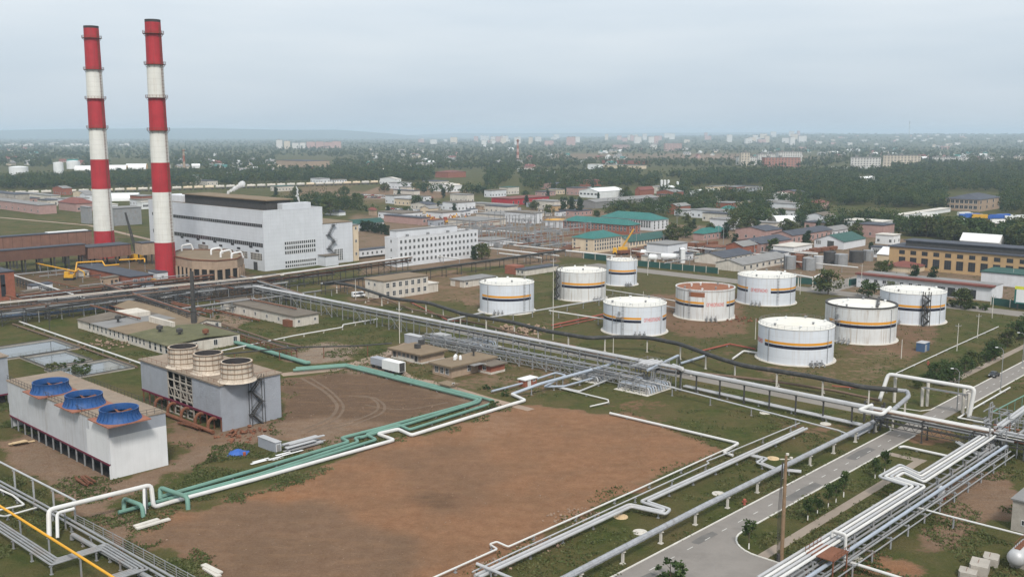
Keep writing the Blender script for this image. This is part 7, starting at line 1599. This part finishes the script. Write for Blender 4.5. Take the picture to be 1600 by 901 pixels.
green_fence('dark green sheet fence behind the small tall tank', (912, 404), (948, 408)); green_fence('long dark green sheet fence along the far side of the wide road', (996, 416), (1122, 428)); green_fence('green fence below the depot tanks', (1240, 443), (1300, 447)); green_fence('green fence at the corner by the garage row', (1325, 447), (1338, 445)); green_fence('green fence under the billboard', (1548, 476), (1640, 490))
pipe('pipeline', 'white pipe on tall posts along the depot tanks', [(1215, 424, 5), (1270, 434, 5), (1292, 424, 5)], .4, 'pipewhite', 9, supm='concl', supw=.4, cat='pipeline')
for i, (x0, y0, x1, y1) in enumerate(((975, 398, 1130, 383), (1005, 402, 1170, 388), (1300, 392, 1230, 404))):
    p, q = G(x0, y0), G(x1, y1); d = (q - p); n = int(d.length / 9)
    for k in range(n):
        t = inst('freight_wagon', None, None); bpy.data.objects.remove(t)
        mb = MB(); mb.box(-4, -1.4, 1.0, 4, 1.4, 2.6 + (k % 3) * .3)
        for xx in (-3, 3):
            for yy in (-1, .8): mb.tube([Vector((xx, yy, .5)), Vector((xx, yy + .2, .5))], .5, 8)
        if i * 100 + k < 3: pass
        me = _wm.setdefault(('wag', k % 3), None) or mb.mesh('freight_wagon', M['rust']); _wm[('wag', k % 3)] = me
        tag(inst('freight_wagon', me, None, p + d * k / n, (0, 0, atan2(d.y, d.x))), 'rust-brown open freight wagon in the railway yard behind the tanks', 'wagon', 'open wagons in the railway yard')
for x, y, w_ in ((1045, 408, 26), (1020, 409, 14), (1010, 402, 20)):
    P = G(x, y); r = 1.7; L_ = w_ * dist(P) / F_PX; t = thing('pressure_vessel', {1045: 'long white horizontal vessel beyond the green fence', 1020: 'short white horizontal vessel beyond the green fence', 1010: 'white horizontal vessel behind the other two beyond the green fence'}[x], 'vessel', P, None, -.4); mb = MB(); mb.tube([Vector((-L_ / 2, 0, 2.4)), Vector((-L_ / 2 + .6, 0, 2.4)), Vector((L_ / 2 - .6, 0, 2.4)), Vector((L_ / 2, 0, 2.4))], [.8, r, r, .8], 16); mb.build('shell', M['white'], t, smooth=True, local=True)
    for k in (-.3, .3): mb = MB(); mb.box(L_ * k - .3, -1.2, 0, L_ * k + .3, 1.2, 1.2); mb.build('saddle', M['concl'], t, local=True)
# bottom right corner yard
b = Bld('equipment_house', 'grey concrete equipment house cut by the right frame edge', (1622, 838), xl=1579, la=8, top=790); b.walls('conc').slab('roofgrey', .3, .25).wins('C', 1, 1, 1, 1, 1.2, None, z0=1.2)
P = G(1586, 890); t = thing('pressure_vessel', 'silver horizontal vessel in the bottom right corner', 'vessel', P, None, AZ); mb = MB(); mb.tube([Vector((-.9, 0, 1.9)), Vector((-.55, 0, 1.9)), Vector((0, 0, 1.9)), Vector((6, 0, 1.9)), Vector((6.9, 0, 1.9))], [.45, 1.05, 1.35, 1.35, .5], 24); mb.build('shell', M['silver'], t, smooth=True, local=True)
for x in (.8, 5): mb = MB(); mb.box(x, -1.1, 0, x + .5, 1.1, .9); mb.build('saddle', M['conc'], t, local=True)
mb = MB(); mb.box(.3, -.4, 3.26, 5, .4, 3.34); [mb.bar((.3 + i * .9, s, 3.3), (.3 + i * .9, s, 4.2), .05) for i in range(6) for s in (-.4, .4)]; [mb.bar((.3, s, 4.2), (4.9, s, 4.2), .05) for s in (-.4, .4)]; mb.build('walkway', M['rust'], t, local=True)
for x, y, a, c, hh, lab in ((1530, 893, 3.6, 2.6, 1.6, 'grey concrete block in front of the silver vessel'), (1548, 880, 2.8, 2.2, 1.3, 'broken concrete block behind the other block by the silver vessel'), (1512, 900, 2.5, 2.5, 1.0, 'pale concrete block near the bottom edge')):
    P = G(x, y); t = thing('concrete_block', lab, 'concrete block', P, None, AZ + .2); mb = MB(); mb.prism([(-a / 2, -c / 2), (a / 2 - .3, -c / 2), (a / 2, -c / 2 + .4), (a / 2, c / 2), (-a / 2 + .5, c / 2), (-a / 2, c / 2 - .3)], -.1, hh); mb.build('block', M['conc'], t, local=True)
    mb = MB(); [mb.bar((k * .5 - .5, .2, hh), (k * .5 - .4, .2, hh + .25), .05) for k in range(3)]; mb.build('lifting_loop', M['rust'], t, local=True)
t = thing('ladder_box', 'white meter cabinet with red lamp beside the white bundle', 'cabinet', G(1470, 781), None, AZ); mb = MB(); mb.box(-.6, -.4, 0, .6, .4, 2.6); mb.build('cabinet', M['whitewall'], t, local=True); mb = MB(); mb.lathe((.2, -.5, .5), [(.02, -.3), (.3, -.2), (.3, .2), (.02, .3)], 10); mb.build('lamp', M['pipered'], t, local=True)
# heaps and odds and ends
def rubble(label, c, n, rad, sz, m, cat='rubble heap', flat=.6):
    P = G(*c); t = MB()
    for i in range(n):
        a = random.uniform(0, 6.28); rr = rad * random.random() ** .7; o = Vector((P.x + rr * cos(a), P.y + rr * sin(a), max(0, (1 - rr / rad)) * sz * flat - .1)); q = Vector((random.uniform(-1, 1), random.uniform(-1, 1), random.uniform(-.3, .3))).normalized(); u = q.orthogonal().normalized(); s = sz * random.uniform(.3, 1)
        t.obox(o, q * s, u * s * random.uniform(.4, 1), q.cross(u) * s * random.uniform(.3, .7))
    return tag(t.build('rubble_heap', M[m]), kind='stuff')
rubble('pale rubble heap where the black pipe meets the rack', (820, 516), 120, 9, 1.4, 'rubble'); rubble('reddish rubble heap on the mud beside the rust-roofed tank', (1160, 500), 60, 8, .9, 'rust')
rubble('brick rubble strewn along the beige stacks tower foot', (380, 678), 90, 7, .8, 'rust'); rubble('low rubble heap by the tower workshop lawn', (165, 538), 90, 10, .9, 'rubble')
for x, y in ((905, 802), (760, 882), (840, 852), (880, 812)): rubble('strip of stone rubble along the red soil edge', (x, y), 70, 4, .45, 'rubble')
P = G(470, 700); mb = MB()
for i in range(16): o = P + A * random.uniform(-.5, 1) * 1.5 + Cc * random.uniform(-1.3, 1.3) + Vector((0, 0, .15 + i * .09)); mb.obox(o - A * 4 , A * random.uniform(7, 10), Cc * random.uniform(.5, 1.0) + Vector((0, 0, random.uniform(-.15, .15))), (0, 0, .12))
tag(mb.build('metal_sheets', M['silver']), 'heap of silver-white metal sheets beside the grey equipment box', 'sheet heap')
P = G(430, 716); mb = MB()
for i in range(8): o = P + A * random.uniform(-6, 4) + Cc * random.uniform(-1, 1) + Vector((0, 0, .06 + i * .05)); mb.obox(o, A * random.uniform(2, 5), Cc * random.uniform(.4, .8), (0, 0, .06))
tag(mb.build('metal_sheets', M['whitefab']), 'flat white sheets scattered beside the green pipes', 'sheet heap')
P = G(372, 709); mb = MB(); pts = []
for j in range(7):
    for i in range(9): pts.append((P.x - 2 + i * .5, P.y - 1.4 + j * .5, max(0, .9 * sin(pi * i / 8) * sin(pi * j / 6) + random.uniform(-.12, .25)) + .02))
mb.v = pts; mb.f = [(j * 9 + i, j * 9 + i + 1, (j + 1) * 9 + i + 1, (j + 1) * 9 + i) for j in range(6) for i in range(8)]; mb.m = [0] * 48
tag(mb.build('tarpaulin', M['bluetarp']), 'crumpled blue tarpaulin on the dirt track', 'tarpaulin')
P = G(382, 712); mb = MB(); [mb.lathe((P.x + k * .8, P.y - k * .3, 0), [(.3, 0), (.32, .4), (.3, .85), (.02, .86)], 12) for k in range(1)]; tag(mb.build('barrel', M['pipered']), 'small red barrel beside the blue tarpaulin', 'barrel')
for (x, y, n, l_, m_, lab) in ((130, 755, 7, 6, 'rust', 'rusty steel beams lying before the white cooling tower'), (35, 694, 6, 3.5, 'planks', 'pale boards stacked left of the white cooling tower'), (300, 668, 8, 9, 'rust', 'rusty pipes piled at the foot of the beige stacks tower'), (238, 822, 3, 5, 'concl', 'grey concrete beams lying beside the fence'), (335, 892, 2, 6, 'concl', 'concrete slabs half sunk near the bottom edge')):
    P = G(x, y); mb = MB()
    for i in range(n): a = AZ + (pi / 2 if x in (130, 300, 335) else 0) + random.uniform(-.15, .15); e = Vector((cos(a), sin(a), 0)); o = P + Vector((random.uniform(-1, 1), random.uniform(-1, 1), .15 + .1 * i)); mb.obox(o - e * l_ / 2, e * l_ * random.uniform(.7, 1), Vector((-e.y, e.x, 0)) * (.9 if m_ in ('planks', 'concl') else .28), (0, 0, .1 if m_ == 'planks' else .25))
    tag(mb.build('beam_pile', M[m_]), lab, 'material pile')
for x, y, m_, lab in ((970, 807, 'planks', 'sandy well cover beside the pipe bend'), (1000, 831, 'concl', 'white well cover next to the lagged main'), (1123, 771, 'concl', 'white well cover behind the lagged main near the hydrant'), (1335, 872, 'concl', 'white well cover at the road corner island'), (1290, 662, 'concl', 'pale slabs on the grass near the gantry'), (1208, 716, 'planks', 'sandy slab beside the kinked silver pipes'), (1195, 645, 'concl', 'pale stone on the long grass')):
    P = G(x, y); mb = MB(); mb.lathe(P, [(1.3, -.05), (1.25, .12), (.7, .14), (.65, .3), (.02, .32)], 14); tag(mb.build('well_cover', M[m_]), lab, 'well cover')
for x, y, lab in ((1163, 788, 'red fire hydrant post at the roadside'), (1550, 562, 'red roadside marker across the road'), (1450, 570, 'red pipe marker by the shrubs'), (172, 778, 'red valve wheel by the green portals')):
    P = G(x, y); mb = MB(); mb.lathe(P, [(.3, -.05), (.3, .1), (.22, .15), (.2, .8), (.32, .85), (.3, 1.05), (.05, 1.2)], 12); mb.bar(P + Vector((-.45, 0, .6)), P + Vector((.45, 0, .6)), .18); tag(mb.build('hydrant', M['pipered']), lab, 'hydrant')
# loose stones on the bare soil
sv_ = MB()
for poly in (((230, 850), (560, 700), (820, 632), (1090, 705), (760, 880), (560, 905)), ((440, 592), (545, 578), (720, 630), (590, 680), (440, 668)), ((0, 690), (170, 760), (440, 690), (300, 760), (210, 830), (0, 725))):
    xs_, ys_ = [a for a, _ in poly], [c for _, c in poly]; k = 0
    while k < 260:
        x, y = random.uniform(min(xs_), max(xs_)), random.uniform(min(ys_), max(ys_))
        if not inpoly(np.array([x]), np.array([y]), poly)[0]: k += .05; continue
        k += 1; p = G(x, y); s_ = random.uniform(.05, .17) * (2 if random.random() < .04 else 1); e = Vector((random.uniform(-1, 1), random.uniform(-1, 1), random.uniform(-.2, .2))).normalized(); f_ = e.cross(Vector((0, 0, 1))).normalized(); sv_.obox(p - Vector((0, 0, .03)), e * s_, f_ * s_ * .8, Vector((.02, .01, s_ * .7)))
tag(sv_.build('loose_stones', M['rubble']), kind='stuff')
# steam
stm = bpy.data.materials.new('steam_white'); stm.use_nodes = True; sn = stm.node_tree; sn.nodes.clear(); so_ = sn.nodes.new('ShaderNodeOutputMaterial'); sv = sn.nodes.new('ShaderNodeMixShader'); s1 = sn.nodes.new('ShaderNodeBsdfTransparent'); s2 = sn.nodes.new('ShaderNodeBsdfDiffuse'); s3 = sn.nodes.new('ShaderNodeBsdfTranslucent'); s4 = sn.nodes.new('ShaderNodeMixShader'); s2.inputs[0].default_value = s3.inputs[0].default_value = (.93, .93, .93, 1); sn.links.new(s2.outputs[0], s4.inputs[1]); sn.links.new(s3.outputs[0], s4.inputs[2]); sv.inputs[0].default_value = .38; sn.links.new(s1.outputs[0], sv.inputs[1]); sn.links.new(s4.outputs[0], sv.inputs[2]); sn.links.new(sv.outputs[0], so_.inputs[0])
for pts, lab in (([(352, 308, .8), (358, 300, 1.8), (366, 295, 2.6), (374, 291, 3.2), (380, 287, 4.2)], 'white steam plume drifting right above the power station roof'), ([(470, 324, .8), (468, 315, 1.3), (464, 306, 1.6), (465, 297, 1.2), (463, 292, .8)], 'thin steam wisp rising from the roof near the hall corner')):
    base = G(pts[0][0], 402 if pts[0][0] < 400 else 408); D = dist(base); P0 = base; mb = MB()
    for i in range(len(pts) * 4 - 3):
        f = i / 4; a = int(f); b_ = min(a + 1, len(pts) - 1); u = f - a; x, y, r = [pts[a][k] * (1 - u) + pts[b_][k] * u for k in range(3)]; z = topz(P0, y); X = (x - 800) / F_PX * (Vector((P0.x, P0.y, z)) - CAM).dot(FW)
        r *= D / F_PX * random.uniform(.9, 1.35); c = Vector((X + random.uniform(-.4, .4) * r, P0.y + random.uniform(-.6, .6) * r, z)); mb.lathe(c, [(r * sin(pi * k / 6) + .01, -r * cos(pi * k / 6)) for k in range(7)], 10)
    tag(mb.build('steam', stm), lab, 'steam', kind='stuff')
# ------------------------------------------------------------------ vegetation
def leaf_mat(name, dk, md, lt):
    m = bpy.data.materials.new(name); m.use_nodes = True; nt = m.node_tree; N = nt.nodes.new; L = nt.links.new
    bs = nt.nodes['Principled BSDF']; bs.inputs['Roughness'].default_value = .7; bs.inputs['Specular IOR Level'].default_value = .25
    pos = N('ShaderNodeNewGeometry').outputs['Position']
    n1 = N('ShaderNodeTexNoise'); n1.inputs['Scale'].default_value = .12; n1.inputs['Detail'].default_value = 3; L(pos, n1.inputs[0])
    n2 = N('ShaderNodeTexNoise'); n2.inputs['Scale'].default_value = 1.1; n2.inputs['Detail'].default_value = 2; L(pos, n2.inputs[0])
    mx = N('ShaderNodeMath'); mx.operation = 'ADD'; L(n1.outputs[0], mx.inputs[0]); L(n2.outputs[0], mx.inputs[1])
    hv = N('ShaderNodeMath'); hv.operation = 'MULTIPLY'; hv.inputs[1].default_value = .5; L(mx.outputs[0], hv.inputs[0])
    r = N('ShaderNodeValToRGB'); e = r.color_ramp.elements; e[0].position = .36; e[0].color = (*dk, 1); e[1].position = .64; e[1].color = (*lt, 1); q = e.new(.5); q.color = (*md, 1); L(hv.outputs[0], r.inputs[0])
    L(r.outputs[0], bs.inputs['Base Color'])
    tr = N('ShaderNodeBsdfTranslucent'); L(r.outputs[0], tr.inputs[0]); mxs = N('ShaderNodeMixShader'); mxs.inputs[0].default_value = .25
    out = nt.nodes['Material Output']; L(bs.outputs[0], mxs.inputs[1]); L(tr.outputs[0], mxs.inputs[2]); L(mxs.outputs[0], out.inputs[0])
    return m
LM = [leaf_mat('leaf_green', (.026, .049, .013), (.047, .077, .020), (.080, .108, .031)), leaf_mat('leaf_olive', (.036, .051, .014), (.066, .082, .022), (.108, .114, .039)), leaf_mat('leaf_dark', (.017, .036, .015), (.029, .054, .020), (.049, .076, .027))]
def quads(cent, size, rng):
    n = len(cent); a = rng.normal(size=(n, 3)); a /= np.linalg.norm(a, axis=1, keepdims=True); b = rng.normal(size=(n, 3)); b -= a * (a * b).sum(1, keepdims=True); b /= np.linalg.norm(b, axis=1, keepdims=True)
    s = (size * rng.uniform(.6, 1.3, n))[:, None]; a = a * s; b = b * s * .7
    return np.stack([cent - a - b * .3, cent + a * .2 - b, cent + a + b * .3, cent - a * .2 + b], 1)
def mesh_np(name, v, m):
    n = len(v); me = bpy.data.meshes.new(name); me.vertices.add(n * 4); me.vertices.foreach_set('co', v.reshape(-1).astype(np.float32)); me.loops.add(n * 4); me.loops.foreach_set('vertex_index', np.arange(n * 4, dtype=np.int32)); me.polygons.add(n); me.polygons.foreach_set('loop_start', np.arange(0, n * 4, 4, dtype=np.int32)); me.update(calc_edges=True); me.materials.append(m); return me
def crown_pts(rng, h, w, nclump, per, lo=.25, shape='round', sp=.16):
    c = []
    for i in range(nclump):
        t = rng.random()
        if shape == 'round': z = lo + (1 - lo) * t; rad = w * sqrt(max(.02, 1 - ((t - .42) / .62) ** 2)) * (.25 + .75 * sqrt(rng.random()))
        else: z = lo + (1 - lo) * t; rad = w * (1 - .75 * t) * sqrt(rng.random())
        a = rng.uniform(0, 6.28); c.append((rad * cos(a), rad * sin(a), z * h * .93))
    c = np.array(c); q = np.repeat(c, per, 0) + rng.normal(size=(nclump * per, 3)) * np.array([1, 1, .8]) * h * sp * .55
    q[:, 2] = np.clip(q[:, 2], h * lo * .75, h * 1.02); return q
def trunk_mesh(h, r, rng, lo, white=False):
    mb = MB(); k = Vector((rng.uniform(-.04, .04) * h, rng.uniform(-.04, .04) * h, h * .55))
    if white: mb.tube([Vector((0, 0, -.1)), Vector((0, 0, h * .2))], [r * 1.15, r], 7, 1)
    mb.tube([Vector((0, 0, h * .2 if white else -.2)), k * .5 + Vector((0, 0, 0)), k, Vector((k.x * 1.3, k.y * 1.3, h * .85))], [r, r * .8, r * .55, r * .15], 7)
    for i in range(6):
        a = i * 1.05 + rng.uniform(0, .5); z = h * rng.uniform(lo, .6); mb.tube([Vector((k.x * z / h, k.y * z / h, z)), Vector((cos(a) * h * .12, sin(a) * h * .12, z + h * .1)), Vector((cos(a) * h * .25, sin(a) * h * .25, z + h * .2))], [r * .45, r * .3, r * .1], 5)
    return mb.mesh('trunk', [M['bark'], M['limewash']])
TT = {}
def template(kind, i):
    k = (kind, i)
    if k in TT: return TT[k]
    rng = np.random.default_rng(hash(kind) % 1000 + i * 7 if False else {'broad': 100, 'tall': 200, 'poplar': 300, 'sapling': 400, 'bush': 500}[kind] + i)
    if kind == 'broad': h, w, q, m, tr, lo = 10, 4.4, crown_pts(rng, 10, 4.4, 26, 34, .22), LM[i % 2], .28, .25
    elif kind == 'tall': h, w, q, m, tr, lo = 13, 3.6, crown_pts(rng, 13, 3.6, 28, 32, .2, sp=.11), LM[(i + 1) % 3], .3, .25
    elif kind == 'poplar': h, w, q, m, tr, lo = 12, 2.3, crown_pts(rng, 12, 2.5, 30, 30, .08, 'cone', .10), LM[2], .25, .2
    elif kind == 'sapling': h, w, q, m, tr, lo = 4.6, 1.1, crown_pts(rng, 4.6, .72, 15, 34, .40, sp=.09), LM[0], .09, .35
    else: h, w, q, m, tr, lo = 2.6, 1.9, crown_pts(rng, 2.6, 1.9, 16, 26, .05), LM[i % 2], .1, .15
    size = {'broad': .52, 'tall': .55, 'poplar': .5, 'sapling': .17, 'bush': .26}[kind]
    TT[k] = (mesh_np('crown', quads(q, size, rng), m), trunk_mesh(h, tr, rng, lo, kind == 'sapling'), h); return TT[k]
def tree(kind, label, p, hh, group=None, var=None, name='tree', wide=1.0):
    i = random.randrange(4) if var is None else var; cr, tk, h = template(kind, i); s = hh / h
    t = thing(name, label, 'bush' if kind == 'bush' else 'tree', p, group, random.uniform(0, 6.28)); t.scale = (s * wide, s * wide, s)
    inst('crown', cr, t); inst('trunk', tk, t)
random.seed(5)
for x, y, hh in ((1262, 812, 4.4), (1277, 803, 4.0), (1294, 793, 4.6), (1306, 785, 4.2), (1318, 776, 5.0), (1367, 747, 4.2), (1382, 738.5, 4.8), (1170, 857, 5.0)):
    tree('sapling', 'young lime-washed sapling in the row between road and footpath' if x > 1180 else 'lone lime-washed sapling on the road corner island', G(x, y), hh, 'saplings along the footpath', name='sapling_tree')
tree('bush', 'round green sapling crown at the bottom edge of the road', G(1047, 905), 3.2, name='bush', var=0)
for x, y, yt, kind, lab in ((1294, 460, 422, 'broad', 'round dark tree at the road corner beyond the lettered tank'), (1357, 464, 438, 'broad', 'round tree in front of the garage row'), (1392, 462, 440, 'broad', 'small tree beside the conifers at the garage row'), (1427, 452, 411, 'poplar', 'dark columnar tree before the garage row, left of two'), (1457, 454, 414, 'poplar', 'dark columnar tree before the garage row, right of two'), (1501, 480, 450, 'broad', 'light tree before the garage gates'), (1376, 428, 408, 'broad', 'tree between garage row and red hipped roof'), (1386, 424, 407, 'broad', 'second tree by the red hipped roof'),
        (1053, 381, 350, 'broad', 'big dark tree beside the long cream shed'), (740, 406, 384, 'poplar', 'leafy tree at the office block corner, left one'), (753, 405, 380, 'broad', 'leafy tree at the office block corner, right one'), (516, 337, 310, 'broad', 'dark round tree just behind the power station corner'), (558, 325, 300, 'tall', 'lone tall tree before the car park'), (483, 330, 313, 'broad', 'bushy tree behind the power station roof'), (466, 330, 316, 'broad', 'bush-like tree by the steam wisp'),
        (880, 336, 306, 'poplar', 'tall dark conifer left of the close pair'), (893, 336, 307, 'poplar', 'tall dark conifer in the middle of three'), (906, 337, 308, 'poplar', 'tall dark conifer right of three'), (1110, 372, 348, 'tall', 'park tree behind the pink teal-roofed shed'), (668, 325, 312, 'tall', 'small tree at the end of the car park'), (686, 326, 314, 'tall', 'slim tree beside the machine yard')):
    p = G(x, y); tree(kind, lab, p, topz(p, yt), wide=1.15 if kind == 'broad' else 1.0)
for i in range(9): p = G(566 + i * 5, 361 + i * .8); tree('poplar', 'dark conifer in the clipped row right of the power station', p, 7 + random.random(), 'conifer row', wide=1.2)
for x, y, hh in ((1448, 598, 3), (1462, 592, 4.5), (1478, 588, 4.8), (1490, 597, 4.5), (1470, 602, 3.2), (1507, 582, 4.6), (1521, 574, 5.0), (1555, 562, 5.5), (1574, 541, 5.5), (1590, 530, 6.2), (1550, 548, 4), (1600, 527, 6), (1540, 566, 3.5), (1610, 515, 6), (1432, 606, 2.6)):
    tree('broad', 'roadside tree in the clump beyond the white portal', G(x, y), hh, 'roadside clump', name='tree', wide=1.1)
for x, y in ((1365, 450), (1373, 452), (1404, 455), (1520, 481), (1535, 484), (1486, 478), (1510, 483)): tree('bush', 'clipped bush in the bed before the garage row', G(x, y), 2.4, 'bushes before the garages', name='bush', wide=1.3)
for i in range(12): tree('bush', 'green bush overgrowing the settling basins', G(random.uniform(70, 165), random.uniform(568, 590)), random.uniform(1.0, 1.9), 'basin bushes', name='bush', wide=1.4)
for x, y in ((768, 640), (772, 634), (205, 790), (330, 720), (790, 618), (350, 530), (340, 497), (620, 590), (760, 608)): tree('bush', 'weedy shrub beside the pipes', G(x, y), random.uniform(1.0, 1.8), 'weedy shrubs', name='bush')
random.seed(61); k = 0
while k < 75:
    x, y = random.choice(((random.uniform(600, 1000), random.uniform(300, 345)), (random.uniform(1060, 1270), random.uniform(335, 375)), (random.uniform(420, 620), random.uniform(305, 340)), (random.uniform(1130, 1400), random.uniform(350, 400)))); p = G(x, y); k += .1
    if any(-2 < l.x < s.la + 2 and -2 < l.y < s.lc + 2 for s in FOOT for l in [Matrix.Rotation(-AZ, 3, 'Z') @ (p - s.t.location)]): continue
    k += .9; tree(random.choice(('broad', 'broad', 'tall', 'poplar')), 'single leafy tree growing between the works sheds', p, random.uniform(6, 11), 'trees between the works sheds', wide=random.uniform(1, 1.3))
# woods: the trees nearest the plant stand singly, the rest is one mass
WOOD = [([(1070, 312), (1160, 322), (1260, 318), (1420, 326), (1480, 330), (1600, 318), (1660, 318), (1660, 256), (1440, 258), (1330, 268), (1260, 270), (1130, 268), (1000, 282), (1000, 300)], 1.6),
        ([(950, 340), (1120, 340), (1150, 356), (1200, 352), (1210, 336), (1180, 322), (1060, 315), (960, 328)], 1.0), ([(1235, 352), (1330, 372), (1380, 366), (1470, 372), (1500, 384), (1660, 396), (1660, 366), (1560, 372), (1430, 362), (1360, 345), (1270, 338), (1240, 332)], .9),
        ([(0, 297), (260, 292), (470, 285), (620, 284), (790, 290), (810, 262), (560, 262), (430, 265), (240, 272), (0, 284)], 2.2), ([(620, 300), (740, 286), (790, 292), (750, 306), (640, 304)], .6), ([(820, 300), (900, 304), (1000, 290), (1000, 268), (810, 270)], .9),
        ([(270, 262), (430, 262), (430, 240), (270, 246)], .8), ([(0, 262), (150, 256), (150, 235), (0, 240)], .6), ([(1520, 300), (1660, 300), (1660, 345), (1560, 335)], .9), ([(430, 326), (560, 336), (600, 342), (560, 322), (470, 312)], .5), ([(1120, 345), (1260, 352), (1300, 345), (1260, 325), (1120, 325)], .8)]
CLEAR = [(1268, 342, 1380, 348), (1372, 334, 1600, 352), (902, 296, 1032, 330), (1028, 280, 1064, 302), (1074, 292, 1195, 310), (676, 266, 760, 300), (1475, 300, 1565, 332), (1200, 332, 1252, 352), (1030, 308, 1070, 315), (1438, 345, 1520, 362), (1262, 316, 1296, 330), (1336, 277, 1368, 289), (170, 250, 235, 268), (80, 250, 128, 272), (14, 258, 46, 278), (1118, 320, 1156, 338), (860, 318, 880, 334), (430, 250, 520, 265), (1300, 259, 1392, 267)]
rngw = np.random.default_rng(3)
px = rngw.uniform(-60, 1660, 60000); py = rngw.uniform(211, 398, 60000); keep = np.zeros(px.size, bool)
hz_ = 66 / np.maximum(.1542 + (py - 450.5) / F_PX * .988, .004)              # distance of each row
prob = np.clip((hz_ / 900) ** .8 * .36, 0, 1)
for poly, dn in WOOD: keep |= inpoly(px, py, poly) & (rngw.random(px.size) < dn * prob)
farb = (py < 262) & (rngw.random(px.size) < .72 * np.clip(.45 + .9 * vnoise(px * 1.0, py * 6.0, 60, 9), 0, 1))
bare = inpoly(px, py, [(870, 237), (1280, 239), (1280, 252), (900, 250)]) | inpoly(px, py, [(420, 243), (560, 246), (560, 252), (430, 250)])
keep |= farb & ~(bare & (rngw.random(px.size) < .9))
for x0, y0, x1, y1 in CLEAR: keep &= ~((px > x0) & (px < x1) & (py > y0 - 1) & (py < y1 + 1.5))
pts = [G(float(a), float(b)) for a, b in zip(px[keep], py[keep])]
def free(p):
    for s in FOOT:
        l = Matrix.Rotation(-AZ, 3, 'Z') @ (p - s.t.location)
        if -5 < l.x < s.la + 5 and -5 < l.y < s.lc + 5: return False
    return True
pts = [p for p in pts if free(p) and p.y < 17000]
pts.sort(key=lambda p: p.y)
nI = 150
for i, p in enumerate(pts[:nI]):
    k = random.choice(('broad', 'broad', 'tall')); olive = (i % 4)
    tree(k, 'broad leafy tree at the near edge of the woods' if k == 'broad' else 'taller narrow tree at the near edge of the woods', p, random.uniform(8, 14), 'trees at the edge of the woods', wide=random.uniform(1, 1.25))
rest = pts[nI:]
vs_ = [[], [], []]
for i, p in enumerate(rest):
    D = p.y; hh = rngw.uniform(8, 15) * (1 if D < 3000 else 1.1); w_ = hh * rngw.uniform(.38, .55); n = 150 if D < 1000 else 90 if D < 1500 else 46 if D < 3000 else 20 if D < 6000 else 10
    sz = .65 if D < 1000 else .9 if D < 1500 else 1.3 if D < 3000 else 2.6 if D < 6000 else 5
    if D > 6000: w_ *= 2.2
    nc = max(4, n // 10); c = rngw.normal(size=(nc, 3)); c /= np.linalg.norm(c, axis=1, keepdims=True); c *= rngw.uniform(.35, 1, (nc, 1)); c = c * [w_, w_, hh * .40] + [0, 0, hh * .56]
    q = c[rngw.integers(0, nc, n)] + rngw.normal(size=(n, 3)) * hh * .075; q[:, 2] = np.clip(q[:, 2], .3, None)
    vs_[rngw.choice(3, p=(.45, .25, .30))].append(quads(q + [p.x, p.y, float(ground_z(p.x, p.y))], sz, rngw))
me = None
allv = np.concatenate([np.concatenate(v) for v in vs_]); cnt = [sum(len(a) for a in v) for v in vs_]
me = mesh_np('woods', allv, LM[0]); me.materials.append(LM[1]); me.materials.append(LM[2])
me.polygons.foreach_set('material_index', np.repeat([0, 1, 2], cnt).astype(np.int32))
wo = bpy.data.objects.new('woods', me); COL.objects.link(wo); tag(wo, kind='stuff')
# weeds and tussocks on the open ground
wp = []
gp = [(0, 745, 330, 905), (700, 640, 1400, 905), (1200, 650, 1600, 905), (120, 480, 640, 560), (270, 690, 520, 790), (700, 420, 1600, 620), (420, 545, 800, 690), (0, 600, 60, 700)]
gi = np.arange(gx.size)
tx, ty = [], []
for x0, y0, x1, y1 in gp: n = 5200; tx.append(rngw.uniform(x0, x1, n)); ty.append(rngw.uniform(y0, y1, n))
tx, ty = np.concatenate(tx), np.concatenate(ty); tp = np.array([G(float(a), float(b)) for a, b in zip(tx, ty)])
ix = np.clip(np.searchsorted(XS, tp[:, 0]) - 1, 0, nx_ - 2); iy = np.clip(np.searchsorted(YS, tp[:, 1]) - 1, 0, ny_ - 2); gcov = fld.reshape(ny_, nx_, 4)[iy, ix, 0]
nse = vnoise(tp[:, 0], tp[:, 1], 6, 31); kp = (gcov > .12) & (gcov * .8 + (nse - .5) * 1.3 > .62) | ((gcov > .04) & (gcov < .55) & (nse > .42))
uu_ = tp[:, 0] * A.x + tp[:, 1] * A.y; cc_ = tp[:, 0] * Cc.x + tp[:, 1] * Cc.y
kp &= ~((cc_ < c_l + .5) & (cc_ > c_r - .5)) & ~((abs(uu_ - u_c + 7) < 8) & (cc_ < c_r)) & ~(abs(cc_ - c_p) < 1.2) & ~(abs(uu_ - cb) < 3) & ~(abs(uu_ - ub) < 6.5)
tp = tp[kp]; m_ = 5; q = np.repeat(tp, m_, 0) + rngw.normal(size=(len(tp) * m_, 3)) * [.35, .35, 0] + [0, 0, .14]
gm = [leaf_mat('weed_green', (.055, .075, .020), (.085, .100, .032), (.150, .140, .062))]
wme = mesh_np('grass_tussocks', quads(q, .20, rngw), gm[0]); wobj = bpy.data.objects.new('grass_tussocks', wme); COL.objects.link(wobj); tag(wobj, kind='stuff')
